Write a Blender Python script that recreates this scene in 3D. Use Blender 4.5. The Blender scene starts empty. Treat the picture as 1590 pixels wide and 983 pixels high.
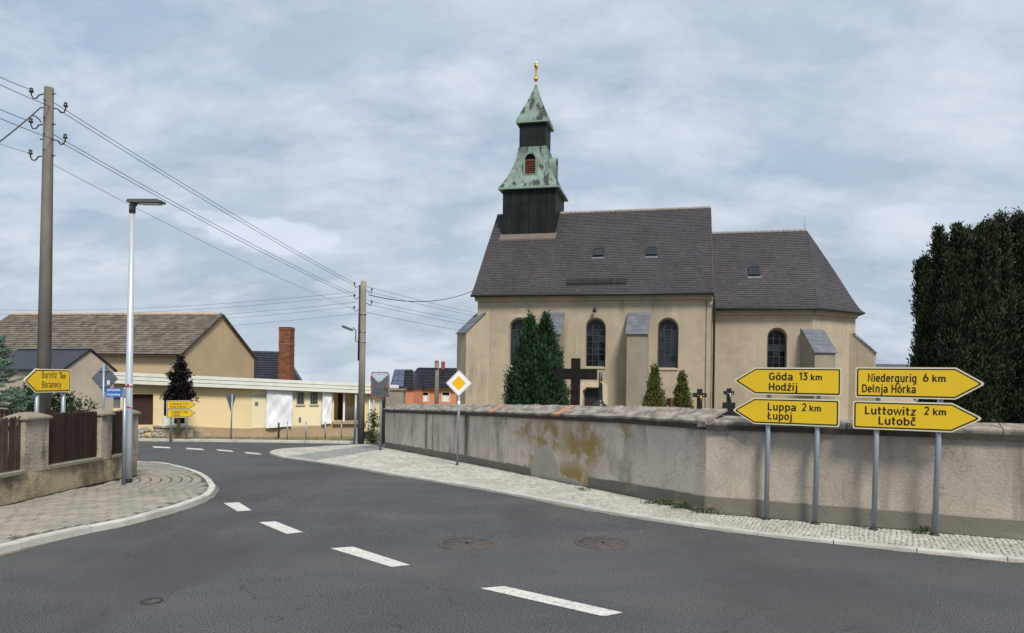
import bpy, bmesh, math, random
import numpy as np
from mathutils import Vector, Matrix
from mathutils.geometry import tessellate_polygon
random.seed(7); RNG = np.random.default_rng(7)
SC = bpy.context.scene
COL = SC.collection
R = math.radians

# ------------------------------------------------------------------ camera, world, sun
EYE = 2.2; FPX = 1130.0; CX = 795.0; CY = 588.0; ROLL = R(0.8)
cam_d = bpy.data.cameras.new("camera"); cam = bpy.data.objects.new("camera", cam_d); COL.objects.link(cam)
cam_d.sensor_fit = 'HORIZONTAL'; cam_d.sensor_width = 36.0
cam_d.lens = FPX / 1590 * 36.0
cam_d.shift_y = (CY - 491.5) / 1590
cam_d.clip_start = 0.1; cam_d.clip_end = 6000
cam.matrix_world = Matrix.Translation((0, 0, EYE)) @ Matrix.Rotation(R(90), 4, 'X') @ Matrix.Rotation(ROLL, 4, 'Z')
SC.camera = cam
SC.view_settings.view_transform = 'Standard'; SC.view_settings.look = 'None'
SC.view_settings.exposure = 0.88; SC.view_settings.gamma = 1.0

SUN_EL = R(52); SUN_DIR = Vector((0.40, -0.92, 0)).normalized()     # horizontal direction towards the sun
sun_vec = Vector((SUN_DIR.x * math.cos(SUN_EL), SUN_DIR.y * math.cos(SUN_EL), math.sin(SUN_EL)))
sl = bpy.data.lights.new("sun", 'SUN'); sl.energy = 2.3; sl.angle = R(14); sl.color = (1.0, 0.95, 0.87)
so = bpy.data.objects.new("sun", sl); COL.objects.link(so)
so.rotation_euler = sun_vec.to_track_quat('Z', 'Y').to_euler()

world = bpy.data.worlds.new("World"); SC.world = world; world.use_nodes = True
nt = world.node_tree; nt.nodes.clear()
def WN(t, **k):
    n = nt.nodes.new(t)
    for a, b in k.items(): setattr(n, a, b)
    return n
wo = WN('ShaderNodeOutputWorld'); bg = WN('ShaderNodeBackground'); bg.inputs['Strength'].default_value = 0.1
sky = WN('ShaderNodeTexSky', sky_type='NISHITA'); sky.sun_disc = False
sky.sun_elevation = SUN_EL; sky.sun_rotation = math.atan2(SUN_DIR.x, SUN_DIR.y)
sky.air_density = 1.0; sky.dust_density = 1.5; sky.ozone_density = 1.2
tc = WN('ShaderNodeTexCoord'); sep = WN('ShaderNodeSeparateXYZ'); nt.links.new(tc.outputs['Generated'], sep.inputs[0])
zp = WN('ShaderNodeMath', operation='MAXIMUM'); nt.links.new(sep.outputs['Z'], zp.inputs[0]); zp.inputs[1].default_value = 0.0
za = WN('ShaderNodeMath', operation='ADD'); nt.links.new(zp.outputs[0], za.inputs[0]); za.inputs[1].default_value = 0.42
dx = WN('ShaderNodeMath', operation='DIVIDE'); nt.links.new(sep.outputs['X'], dx.inputs[0]); nt.links.new(za.outputs[0], dx.inputs[1])
dy = WN('ShaderNodeMath', operation='DIVIDE'); nt.links.new(sep.outputs['Y'], dy.inputs[0]); nt.links.new(za.outputs[0], dy.inputs[1])
cmb = WN('ShaderNodeCombineXYZ'); nt.links.new(dx.outputs[0], cmb.inputs[0]); nt.links.new(dy.outputs[0], cmb.inputs[1])
skv = WN('ShaderNodeCombineXYZ'); zk = WN('ShaderNodeMath', operation='MAXIMUM'); zk.inputs[1].default_value = 0.03; nt.links.new(sep.outputs['Z'], zk.inputs[0])
nt.links.new(sep.outputs['X'], skv.inputs[0]); nt.links.new(sep.outputs['Y'], skv.inputs[1]); nt.links.new(zk.outputs[0], skv.inputs[2]); nt.links.new(skv.outputs[0], sky.inputs['Vector'])
def wnoise(scale, det, rough, dist=0.0, off=(0, 0, 0), sq=(1, 1, 1)):
    mp = WN('ShaderNodeMapping'); mp.inputs['Location'].default_value = off; mp.inputs['Scale'].default_value = sq
    nt.links.new(cmb.outputs[0], mp.inputs[0])
    n = WN('ShaderNodeTexNoise'); n.inputs['Scale'].default_value = scale; n.inputs['Detail'].default_value = det
    n.inputs['Roughness'].default_value = rough; n.inputs['Distortion'].default_value = dist
    nt.links.new(mp.outputs[0], n.inputs['Vector']); return n.outputs['Fac']
def wramp(src, stops):
    r = WN('ShaderNodeValToRGB'); e = r.color_ramp.elements
    while len(e) < len(stops): e.new(0.5)
    for k, (p, c) in enumerate(stops): e[k].position = p; e[k].color = (*c, 1) if len(c) == 3 else c
    nt.links.new(src, r.inputs[0]); return r.outputs['Color']
def wmix(fac, a, b):
    m = WN('ShaderNodeMix', data_type='RGBA')
    if isinstance(fac, float): m.inputs[0].default_value = fac
    else: nt.links.new(fac, m.inputs[0])
    for i, s in ((6, a), (7, b)):
        if isinstance(s, tuple): m.inputs[i].default_value = (*s, 1)
        else: nt.links.new(s, m.inputs[i])
    return m.outputs[2]
SKYK = 3.15
veil_col = wramp(wnoise(2.98, 9, 0.60, 0.12, (3.1, 1.7, 0), (0.8, 1.2, 1)), [(0.32, (0.754 * SKYK, 0.912 * SKYK, 1.122 * SKYK)), (0.66, (0.951 * SKYK, 1.086 * SKYK, 1.246 * SKYK))])
veil_fac = wramp(wnoise(1.31, 8, 0.58, 0.12, (0.4, 5.2, 0), (0.7, 1.2, 1)), [(0.36, (0.52,) * 3), (0.56, (0.95,) * 3)])
c1 = wmix(veil_fac, wmix(0.70, sky.outputs[0], (0.627 * SKYK, 0.834 * SKYK, 1.143 * SKYK)), veil_col)
dark = wramp(wnoise(1.93, 8, 0.58, 0.12, (1.9, 8.4, 0), (0.6, 1.2, 1)), [(0.48, (0,) * 3), (0.68, (0.70,) * 3)])
c2 = wmix(dark, c1, (0.664 * SKYK, 0.806 * SKYK, 1.008 * SKYK))
puff = wramp(wnoise(4.02, 12, 0.62, 0.12, (7.3, 2.2, 0), (0.75, 1.15, 1)), [(0.43, (0,) * 3), (0.64, (0.85,) * 3)])
c3 = wmix(puff, c2, (1.227 * SKYK, 1.320 * SKYK, 1.475 * SKYK))
def cumulus(base, d0, rad, amt, sc):
    d0 = Vector(d0).normalized()
    sb = WN('ShaderNodeVectorMath', operation='SUBTRACT'); nt.links.new(tc.outputs['Generated'], sb.inputs[0]); sb.inputs[1].default_value = d0
    dv = WN('ShaderNodeVectorMath', operation='DIVIDE'); nt.links.new(sb.outputs[0], dv.inputs[0]); dv.inputs[1].default_value = rad
    ln = WN('ShaderNodeVectorMath', operation='LENGTH'); nt.links.new(dv.outputs[0], ln.inputs[0])
    nz = WN('ShaderNodeTexNoise'); nz.inputs['Scale'].default_value = sc; nz.inputs['Detail'].default_value = 8; nt.links.new(tc.outputs['Generated'], nz.inputs['Vector'])
    ad = WN('ShaderNodeMath', operation='MULTIPLY_ADD'); nt.links.new(nz.outputs['Fac'], ad.inputs[0]); ad.inputs[1].default_value = -1.5; nt.links.new(ln.outputs['Value'], ad.inputs[2])
    return wmix(wramp(ad.outputs[0], [(0.0, (amt,) * 3), (0.30, (0,) * 3)]), base, (1.336 * SKYK, 1.436 * SKYK, 1.636 * SKYK))
def vdir(px, py): a, b = (px - CX) / FPX, (CY - py) / FPX; return (a, 1.0, b)
c3 = cumulus(c3, vdir(420, 374), (0.085, 0.3, 0.024), 0.7, 22); c3 = cumulus(c3, vdir(345, 352), (0.06, 0.3, 0.012), 0.45, 25)
c3 = cumulus(c3, vdir(1410, 330), (0.07, 0.3, 0.016), 0.25, 24); c3 = cumulus(c3, vdir(560, 268), (0.06, 0.3, 0.012), 0.22, 24); c3 = cumulus(c3, vdir(170, 320), (0.10, 0.3, 0.016), 0.28, 22)
nt.links.new(c3, bg.inputs['Color']); nt.links.new(bg.outputs[0], wo.inputs[0])

# ------------------------------------------------------------------ terrain and view geometry helpers
GN = [(-400, 0.0), (10, 0.0), (14, -0.07), (20, -0.28), (34, -0.85), (60, -1.5), (80, -2.2), (300, -14.0), (6000, -150.0)]
def g(y):
    for (a, za_), (b, zb_) in zip(GN, GN[1:]):
        if y <= b: return za_ + (zb_ - za_) * (y - a) / (b - a)
    return GN[-1][1]
def ray(px, py):
    a = (px - CX) / FPX; b = (CY - py) / FPX
    c, s = math.cos(ROLL), math.sin(ROLL)
    return Vector((a * c - b * s, 1.0, a * s + b * c))
def at(px, py, Y):
    r = ray(px, py); return Vector((r.x * Y, Y, EYE + r.z * Y))
def gp(px, py, dz=0.0):
    """where the line of sight through a photo point meets the ground (dz above it)"""
    r = ray(px, py); lo, hi = 1.0, 400.0
    for _ in range(60):
        m = (lo + hi) / 2
        if EYE + r.z * m > g(m) + dz: lo = m
        else: hi = m
    return Vector((r.x * lo, lo, g(lo) + dz))
def hit(px, py, P, N):
    r = ray(px, py); E = Vector((0, 0, EYE)); t = (P - E).dot(N) / r.dot(N)
    return E + r * t

# ------------------------------------------------------------------ object helpers
def tag(o, label=None, cat=None, group=None, kind=None):
    for k, v in (('label', label), ('category', cat), ('group', group), ('kind', kind)):
        if v: o[k] = v
    return o
def thing(name, loc, label, cat, group=None):
    o = bpy.data.objects.new(name, None); COL.objects.link(o); o.location = Vector(loc); o.empty_display_size = 0.2
    return tag(o, label, cat, group)
BASE = {}
def wloc(p):
    v = Vector((0, 0, 0))
    while p is not None: v += p.location; p = p.parent
    return v
class MB:
    def __init__(self, tf=None): self.v = []; self.f = []; self.s = []; self.tf = tf
    def add(self, vs, fs, smooth=False):
        b = len(self.v)
        for p in vs:
            p = Vector(p); self.v.append(self.tf(p) if self.tf else p)
        for f in fs: self.f.append(tuple(b + i for i in f)); self.s.append(smooth)
        return self
    def box(self, c, size, ax=None, ay=None, az=None):
        c = Vector(c); ax = Vector(ax or (1, 0, 0)); ay = Vector(ay or (0, 1, 0)); az = Vector(az or (0, 0, 1))
        hx, hy, hz = size[0] / 2, size[1] / 2, size[2] / 2
        vs = [c + ax * (hx * i) + ay * (hy * j) + az * (hz * k) for k in (-1, 1) for j in (-1, 1) for i in (-1, 1)]
        return self.add(vs, [(0, 2, 3, 1), (4, 5, 7, 6), (0, 1, 5, 4), (2, 6, 7, 3), (0, 4, 6, 2), (1, 3, 7, 5)])
    def span(self, a, b):
        a, b = Vector(a), Vector(b); return self.box((a + b) / 2, [abs(x) for x in (b - a)])
    def bar(self, a, b, w, t, up=(0, 0, 1)):
        a, b = Vector(a), Vector(b); d = (b - a); L = d.length; d.normalize(); up = Vector(up)
        s = d.cross(up).normalized(); u = s.cross(d).normalized()
        return self.box((a + b) / 2, (L, w, t), d, s, u)
    def prism(self, poly, dz, tri=False):
        """poly: list of 3-D points, extruded by vector dz"""
        poly = [Vector(p) for p in poly]; n = len(poly); dz = Vector(dz)
        vs = poly + [p + dz for p in poly]
        fs = [(i, (i + 1) % n, n + (i + 1) % n, n + i) for i in range(n)]
        tris = tessellate_polygon([poly])
        fs += [tuple(t) for t in tris] + [tuple(n + i for i in reversed(t)) for t in tris]
        return self.add(vs, fs)
    def poly(self, pts, holes=()):
        loops = [[Vector(p) for p in pts]] + [[Vector(p) for p in h] for h in holes]
        allv = [p for l in loops for p in l]
        return self.add(allv, [tuple(t) for t in tessellate_polygon(loops)])
    def tube(self, pts, rad, n=8, cap=True):
        pts = [Vector(p) for p in pts]; m = len(pts)
        rads = rad if isinstance(rad, (list, tuple)) else [rad] * m
        vs = []; prev = None
        for i, p in enumerate(pts):
            d = (pts[min(i + 1, m - 1)] - pts[max(i - 1, 0)]).normalized()
            if prev is None:
                a = d.cross(Vector((0, 0, 1)))
                if a.length < 1e-3: a = Vector((1, 0, 0))
            else: a = prev - d * prev.dot(d)
            a.normalize(); prev = a; b = d.cross(a)
            vs += [p + (a * math.cos(2 * math.pi * k / n) + b * math.sin(2 * math.pi * k / n)) * rads[i] for k in range(n)]
        fs = [(i * n + k, i * n + (k + 1) % n, (i + 1) * n + (k + 1) % n, (i + 1) * n + k) for i in range(m - 1) for k in range(n)]
        self.add(vs, fs, True)
        if cap: self.add(vs[:n], [tuple(reversed(range(n)))]); self.add(vs[-n:], [tuple(range(n))])
        return self
    def lathe(self, c, prof, n=16, ax=(1, 0, 0), ay=(0, 1, 0), az=(0, 0, 1)):
        c = Vector(c); ax, ay, az = Vector(ax), Vector(ay), Vector(az)
        vs = [c + (ax * math.cos(2 * math.pi * k / n) + ay * math.sin(2 * math.pi * k / n)) * r + az * z for r, z in prof for k in range(n)]
        m = len(prof)
        return self.add(vs, [(i * n + k, i * n + (k + 1) % n, (i + 1) * n + (k + 1) % n, (i + 1) * n + k) for i in range(m - 1) for k in range(n)], True)
    def build(self, name, mat, parent=None, kind=None, label=None):
        base = wloc(parent)
        me = bpy.data.meshes.new(name)
        me.from_pydata([p - base for p in self.v], [], self.f)
        me.polygons.foreach_set('use_smooth', self.s)
        me.materials.append(mat); me.update()
        bm = bmesh.new(); bm.from_mesh(me); bmesh.ops.remove_doubles(bm, verts=bm.verts, dist=1e-5) if len(self.v) < 3000 else None
        if len(self.v) < 20000: bmesh.ops.recalc_face_normals(bm, faces=bm.faces)
        bm.to_mesh(me); bm.free()
        o = bpy.data.objects.new(name, me); COL.objects.link(o)
        if parent is not None: o.parent = parent
        if kind: o['kind'] = kind
        if label: o['label'] = label
        return o
def piece(name, me, M_, parent, mat=None):
    """another object on shared mesh data, world matrix M_"""
    o = bpy.data.objects.new(name, me); COL.objects.link(o); o.parent = parent
    o.matrix_local = Matrix.Translation(-wloc(parent)) @ M_
    if mat:
        o.material_slots[0].link = 'OBJECT'; o.material_slots[0].material = mat
    return o
def shared(name, mb, mat):
    me = bpy.data.meshes.new(name); me.from_pydata([tuple(p) for p in mb.v], [], mb.f); me.materials.append(mat)
    bm = bmesh.new(); bm.from_mesh(me); bmesh.ops.recalc_face_normals(bm, faces=bm.faces); bm.to_mesh(me); bm.free(); return me
def frame(ax, ay, az, loc):
    m = Matrix((Vector(ax), Vector(ay), Vector(az))).transposed().to_4x4(); m.translation = Vector(loc); return m

# ------------------------------------------------------------------ materials
def mat(name, col, rough=0.8, var=0.15, scale=2.0, bump=0.15, bscale=30.0, metal=0.0, spec=0.3, objrand=0.0, island=0.0,
        dirt=None, dirt_amt=0.0, dirt_scale=(1, 1, 1), dirt_rng=(0.45, 0.75), fleck=0.0, fleck_scale=300.0, hue=None):
    m = bpy.data.materials.new(name); m.use_nodes = True; t = m.node_tree; N = t.nodes; L = t.links
    b = N['Principled BSDF']; b.inputs['Roughness'].default_value = rough; b.inputs['Metallic'].default_value = metal
    b.inputs['Specular IOR Level'].default_value = spec
    geo = N.new('ShaderNodeNewGeometry')
    def noise(sc, det=5, mp=None, rgh=0.55):
        n = N.new('ShaderNodeTexNoise'); n.inputs['Scale'].default_value = sc; n.inputs['Detail'].default_value = det; n.inputs['Roughness'].default_value = rgh
        src = geo.outputs['Position']
        if mp:
            k = N.new('ShaderNodeMapping'); k.inputs['Scale'].default_value = mp; L.new(src, k.inputs[0]); src = k.outputs[0]
        L.new(src, n.inputs['Vector']); return n.outputs['Fac']
    def rng(src, a, b_, c=0.0, d=1.0):
        n = N.new('ShaderNodeMapRange'); n.inputs[1].default_value = a; n.inputs[2].default_value = b_; n.inputs[3].default_value = c; n.inputs[4].default_value = d
        L.new(src, n.inputs[0]); return n.outputs[0]
    def mix(fac, a, b_, mode='MIX'):
        n = N.new('ShaderNodeMix'); n.data_type = 'RGBA'; n.blend_type = mode
        if isinstance(fac, (int, float)): n.inputs[0].default_value = fac
        else: L.new(fac, n.inputs[0])
        for i, s in ((6, a), (7, b_)):
            if isinstance(s, tuple): n.inputs[i].default_value = (*s[:3], 1)
            else: L.new(s, n.inputs[i])
        return n.outputs[2]
    lo = tuple(c * (1 - var) for c in col); hi = tuple(min(1, c * (1 + var)) for c in col)
    if hue: hi = hue
    c = mix(rng(noise(scale, 7), 0.3, 0.7), lo, hi)
    if objrand:
        oi = N.new('ShaderNodeObjectInfo'); c = mix(1.0, c, mix(oi.outputs['Random'], (1 - objrand,) * 3, (1 + objrand,) * 3), 'MULTIPLY')
    if island:
        c = mix(1.0, c, mix(geo.outputs['Random Per Island'], (1 - island,) * 3, (1 + island,) * 3), 'MULTIPLY')
    if dirt:
        f = rng(noise(1.0, 8, dirt_scale, 0.6), dirt_rng[0], dirt_rng[1], 0, dirt_amt); c = mix(f, c, dirt)
    if fleck:
        f = rng(noise(fleck_scale, 2), 0.35, 0.65, 1 - fleck, 1 + fleck)
        cc = N.new('ShaderNodeCombineColor')
        for i in range(3): L.new(f, cc.inputs[i])
        c = mix(1.0, c, cc.outputs[0], 'MULTIPLY')
    L.new(c, b.inputs['Base Color'])
    if bump:
        bn = N.new('ShaderNodeBump'); bn.inputs['Strength'].default_value = bump; bn.inputs['Distance'].default_value = 0.02
        L.new(noise(bscale, 6), bn.inputs['Height']); L.new(bn.outputs[0], b.inputs['Normal'])
    m['_h'] = 1
    return m
def helpers(m):
    """nodes of a finished material, for adding one more layer of wear"""
    t = m.node_tree; b = t.nodes['Principled BSDF']; src = b.inputs['Base Color'].links[0].from_socket
    return t, b, src
def add_layer(m, col, fac_build):
    t, b, src = helpers(m); f = fac_build(t)
    n = t.nodes.new('ShaderNodeMix'); n.data_type = 'RGBA'; t.links.new(f, n.inputs[0]); t.links.new(src, n.inputs[6]); n.inputs[7].default_value = (*col, 1)
    t.links.new(n.outputs[2], b.inputs['Base Color'])
def n_noise(t, sc, lo, hi, amt, mp=(1, 1, 1), det=6, off=(0, 0, 0)):
    geo = t.nodes.new('ShaderNodeNewGeometry'); k = t.nodes.new('ShaderNodeMapping'); k.inputs['Scale'].default_value = mp; k.inputs['Location'].default_value = off
    t.links.new(geo.outputs['Position'], k.inputs[0]); n = t.nodes.new('ShaderNodeTexNoise'); n.inputs['Scale'].default_value = sc; n.inputs['Detail'].default_value = det
    n.inputs['Roughness'].default_value = 0.6
    t.links.new(k.outputs[0], n.inputs['Vector']); r = t.nodes.new('ShaderNodeMapRange')
    for i, v in ((1, lo), (2, hi), (3, 0.0), (4, amt)): r.inputs[i].default_value = v
    t.links.new(n.outputs['Fac'], r.inputs[0]); return r.outputs[0]
def n_blob(t, c, rad, amt):
    """1 near the place c, fading over rad (x, y, z)"""
    geo = t.nodes.new('ShaderNodeNewGeometry'); s = t.nodes.new('ShaderNodeVectorMath'); s.operation = 'SUBTRACT'; s.inputs[1].default_value = c
    t.links.new(geo.outputs['Position'], s.inputs[0]); d = t.nodes.new('ShaderNodeVectorMath'); d.operation = 'DIVIDE'; d.inputs[1].default_value = rad
    t.links.new(s.outputs[0], d.inputs[0]); l = t.nodes.new('ShaderNodeVectorMath'); l.operation = 'LENGTH'; t.links.new(d.outputs[0], l.inputs[0])
    r = t.nodes.new('ShaderNodeMapRange')
    for i, v in ((1, 0.35), (2, 1.0), (3, amt), (4, 0.0)): r.inputs[i].default_value = v
    t.links.new(l.outputs['Value'], r.inputs[0]); return r.outputs[0]
def n_mul(t, a, b):
    m = t.nodes.new('ShaderNodeMath'); m.operation = 'MULTIPLY'; m.use_clamp = True; t.links.new(a, m.inputs[0]); t.links.new(b, m.inputs[1]); return m.outputs[0]

MT = {}
MT['asphalt'] = mat('asphalt', (0.066, 0.069, 0.073), 0.88, 0.10, 0.35, 0.25, 200, spec=0.2, fleck=0.85, fleck_scale=72, dirt=(0.104, 0.102, 0.10), dirt_amt=0.55, dirt_scale=(0.35, 0.8, 1), dirt_rng=(0.42, 0.7))
def crack(t):
    geo = t.nodes.new('ShaderNodeNewGeometry'); n = t.nodes.new('ShaderNodeTexNoise'); n.inputs['Scale'].default_value = 0.55; n.inputs['Detail'].default_value = 9; n.inputs['Roughness'].default_value = 0.55; t.links.new(geo.outputs['Position'], n.inputs['Vector'])
    a = t.nodes.new('ShaderNodeMath'); a.operation = 'SUBTRACT'; t.links.new(n.outputs['Fac'], a.inputs[0]); a.inputs[1].default_value = 0.5
    b = t.nodes.new('ShaderNodeMath'); b.operation = 'ABSOLUTE'; t.links.new(a.outputs[0], b.inputs[0])
    r = t.nodes.new('ShaderNodeMapRange'); t.links.new(b.outputs[0], r.inputs[0])
    for i_, v_ in ((1, 0.0), (2, 0.0035), (3, 0.9), (4, 0.0)): r.inputs[i_].default_value = v_
    return n_mul(t, r.outputs[0], n_noise(t, 0.35, 0.50, 0.58, 1.0, (1, 1, 1), 4, (4, 9, 0)))
add_layer(MT['asphalt'], (0.022, 0.022, 0.023), crack)
add_layer(MT['asphalt'], (0.17, 0.165, 0.155), lambda t: n_noise(t, 60.0, 0.68, 0.74, 0.5, (1, 1, 1), 2))
add_layer(MT['asphalt'], (0.034, 0.033, 0.033), lambda t: n_mul(t, n_noise(t, 3.2, 0.64, 0.70, 0.6, (1, 1, 1), 5, (3, 1, 0)), n_noise(t, 0.5, 0.45, 0.6, 1.0)))
add_layer(MT['asphalt'], (0.050, 0.050, 0.052), lambda t: n_noise(t, 0.22, 0.50, 0.60, 0.55, (1.6, 0.6, 1), 5, (1, 6, 0)))
MT['earth'] = mat('dry_grass_ground', (0.27, 0.22, 0.14), 0.95, 0.3, 1.2, 0.6, 20, hue=(0.18, 0.17, 0.085))
MT['paint'] = mat('road_paint', (0.52, 0.515, 0.48), 0.75, 0.10, 3, 0.4, 80, dirt=(0.16, 0.158, 0.15), dirt_amt=0.75, dirt_scale=(14, 14, 9), dirt_rng=(0.56, 0.68), fleck=0.18, fleck_scale=60)
MT['kerb'] = mat('granite_kerb', (0.46, 0.45, 0.41), 0.85, 0.14, 3, 0.35, 60, fleck=0.25, fleck_scale=120, objrand=0.08, dirt=(0.25, 0.23, 0.19), dirt_amt=0.5, dirt_scale=(2, 2, 6))
MT['paver'] = mat('concrete_paver', (0.275, 0.252, 0.215), 0.9, 0.10, 3, 0.4, 60, objrand=0.09, island=0.09, fleck=0.18, fleck_scale=90, dirt=(0.16, 0.15, 0.13), dirt_amt=0.55, dirt_scale=(0.8, 0.8, 1), dirt_rng=(0.5, 0.75))
MT['joint'] = mat('paver_joint', (0.075, 0.070, 0.052), 0.95, 0.3, 5, 0.4, 60)
MT['cobble'] = mat('mosaic_cobble', (0.385, 0.370, 0.325), 0.85, 0.14, 1.2, 0.25, 60, island=0.22, dirt=(0.25, 0.235, 0.20), dirt_amt=0.5, dirt_scale=(1, 1, 1))
MT['cobble_joint'] = mat('cobble_joint', (0.20, 0.19, 0.16), 0.95, 0.25, 6, 0.4, 60)
MT['strip'] = mat('dark_granite_setts', (0.22, 0.225, 0.22), 0.8, 0.12, 3, 0.3, 60, island=0.2)
MT['plaster'] = mat('church_plaster', (0.41, 0.342, 0.250), 0.9, 0.09, 0.5, 0.25, 14, dirt=(0.255, 0.215, 0.16), dirt_amt=0.5, dirt_scale=(0.6, 0.6, 0.28), dirt_rng=(0.48, 0.8))
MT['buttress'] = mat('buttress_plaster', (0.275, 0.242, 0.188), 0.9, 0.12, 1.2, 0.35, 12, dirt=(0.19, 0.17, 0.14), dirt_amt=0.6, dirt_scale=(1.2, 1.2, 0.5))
MT['stone_trim'] = mat('pale_window_trim', (0.55, 0.47, 0.34), 0.85, 0.1, 2, 0.2, 20)
MT['slate'] = mat('slate_cap', (0.115, 0.124, 0.145), 0.65, 0.15, 2, 0.2, 15, dirt=(0.22, 0.23, 0.24), dirt_amt=0.4, dirt_scale=(2, 2, 2), dirt_rng=(0.5, 0.75), objrand=0.1)
MT['roof'] = mat('church_roof_tile', (0.056, 0.050, 0.055), 0.62, 0.16, 0.8, 0.15, 25, island=0.13, spec=0.35)
MT['ridge'] = mat('ridge_mortar_tile', (0.24, 0.21, 0.19), 0.8, 0.2, 2, 0.2, 30)
MT['black_metal'] = mat('black_weathered_sheet', (0.0075, 0.0092, 0.0085), 0.62, 0.3, 1.5, 0.15, 10, objrand=0.3, spec=0.2, dirt=(0.022, 0.032, 0.028), dirt_amt=0.5, dirt_scale=(2, 2, 0.5))
MT['copper'] = mat('green_copper', (0.175, 0.235, 0.198), 0.65, 0.25, 1.6, 0.1, 10, dirt=(0.030, 0.028, 0.024), dirt_amt=0.92, dirt_scale=(2.2, 2.2, 0.34), dirt_rng=(0.50, 0.58))
MT['copper_edge'] = mat('green_copper_edge', (0.21, 0.30, 0.248), 0.65, 0.14, 2.5, 0.1, 10, dirt=(0.08, 0.09, 0.07), dirt_amt=0.6, dirt_scale=(3, 3, 0.6), dirt_rng=(0.58, 0.72))
MT['gold'] = mat('gilded_metal', (0.80, 0.52, 0.12), 0.28, 0.05, 3, 0, metal=0.9)
MT['glass'] = mat('dark_window_glass', (0.008, 0.009, 0.012), 0.15, 0.5, 2.2, 0.15, 3, spec=0.3)
MT['lead'] = mat('window_lead', (0.05, 0.05, 0.055), 0.6, 0.1, 3, 0)
MT['dark_wood'] = mat('dark_stained_wood', (0.029, 0.017, 0.012), 0.75, 0.3, 4, 0.3, 30, objrand=0.4, spec=0.2, dirt=(0.05, 0.036, 0.029), dirt_amt=0.5, dirt_scale=(8, 8, 1.2))
MT['grey_wood'] = mat('weathered_picket', (0.060, 0.042, 0.033), 0.85, 0.3, 4, 0.3, 30, objrand=0.4, dirt=(0.14, 0.11, 0.09), dirt_amt=0.5, dirt_scale=(8, 8, 1))
MT['rust_wood'] = mat('red_brown_shutter', (0.12, 0.04, 0.02), 0.7, 0.4, 6, 0.2, 30)
MT['fence_plaster'] = mat('fence_base_plaster', (0.40, 0.325, 0.205), 0.92, 0.18, 1.8, 0.8, 20, dirt=(0.095, 0.088, 0.062), dirt_amt=0.85, dirt_scale=(2.4, 1.6, 1.3), dirt_rng=(0.48, 0.64))
MT['pillar'] = mat('rough_pillar_plaster', (0.33, 0.295, 0.23), 0.92, 0.22, 2.5, 0.9, 22, dirt=(0.06, 0.054, 0.043), dirt_amt=0.8, dirt_scale=(3.2, 3.2, 1.1), dirt_rng=(0.50, 0.66))
MT['cap_stone'] = mat('mossy_cap', (0.25, 0.225, 0.175), 0.95, 0.25, 5, 0.6, 40, dirt=(0.09, 0.085, 0.06), dirt_amt=0.6, dirt_scale=(5, 5, 5))
MT['galv'] = mat('galvanised_steel', (0.27, 0.31, 0.35), 0.42, 0.1, 3, 0.05, 30, metal=0.35, spec=0.4)
MT['lamp_pole'] = mat('pale_aluminium', (0.46, 0.50, 0.54), 0.38, 0.05, 2, 0.03, 30, metal=0.3, spec=0.5)
MT['lamp_dark'] = mat('dark_grey_lamp_housing', (0.085, 0.088, 0.092), 0.5, 0.08, 4, 0, spec=0.4)
MT['red_sticker'] = mat('red_sticker', (0.55, 0.02, 0.03), 0.5, 0.1, 6, 0)
MT['concrete_pole'] = mat('concrete_pole', (0.225, 0.205, 0.172), 0.9, 0.16, 1.6, 0.35, 30, dirt=(0.10, 0.088, 0.07), dirt_amt=0.55, dirt_scale=(4, 4, 0.6))
MT['iron'] = mat('dark_iron', (0.022, 0.021, 0.022), 0.6, 0.2, 5, 0.1, 30)
MT['porcelain'] = mat('brown_porcelain', (0.035, 0.025, 0.022), 0.3, 0.2, 5, 0, spec=0.5)
MT['wire'] = mat('wire', (0.055, 0.055, 0.06), 0.7, 0.1, 2, 0)
MT['wire_pale'] = mat('weathered_wire', (0.17, 0.175, 0.19), 0.7, 0.1, 2, 0)
MT['yellow'] = mat('sign_yellow', (0.74, 0.49, 0.02), 0.5, 0.03, 1.5, 0, spec=0.3, dirt=(0.62, 0.38, 0.02), dirt_amt=0.4, dirt_scale=(2, 2, 2))
MT['cream'] = mat('sign_cream_border', (0.66, 0.60, 0.40), 0.5, 0.05, 2, 0)
MT['ink'] = mat('sign_black_print', (0.014, 0.010, 0.008), 0.6, 0.05, 2, 0)
MT['white'] = mat('sign_white', (0.78, 0.79, 0.80), 0.5, 0.04, 2, 0)
MT['amber'] = mat('sign_amber', (0.80, 0.44, 0.01), 0.5, 0.04, 2, 0)
MT['signback'] = mat('sign_grey_back', (0.13, 0.15, 0.165), 0.55, 0.1, 3, 0.05, 20, metal=0.2)
MT['blue'] = mat('sign_blue', (0.03, 0.13, 0.42), 0.5, 0.05, 2, 0)
MT['yellow_wall'] = mat('yellow_render', (0.70, 0.565, 0.33), 0.9, 0.05, 0.7, 0.2, 25, dirt=(0.56, 0.45, 0.27), dirt_amt=0.5, dirt_scale=(0.6, 0.6, 0.5))
MT['cream_wall'] = mat('cream_render', (0.74, 0.65, 0.43), 0.9, 0.05, 0.7, 0.2, 25, dirt=(0.60, 0.53, 0.35), dirt_amt=0.5, dirt_scale=(0.6, 0.6, 0.5))
MT['pale_band'] = mat('pale_unpainted_render', (0.48, 0.48, 0.41), 0.9, 0.08, 2, 0.2, 25)
MT['barn_wall'] = mat('tan_render', (0.50, 0.38, 0.235), 0.9, 0.07, 0.6, 0.2, 20, dirt=(0.36, 0.27, 0.17), dirt_amt=0.4, dirt_scale=(0.4, 0.4, 0.3))
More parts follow.
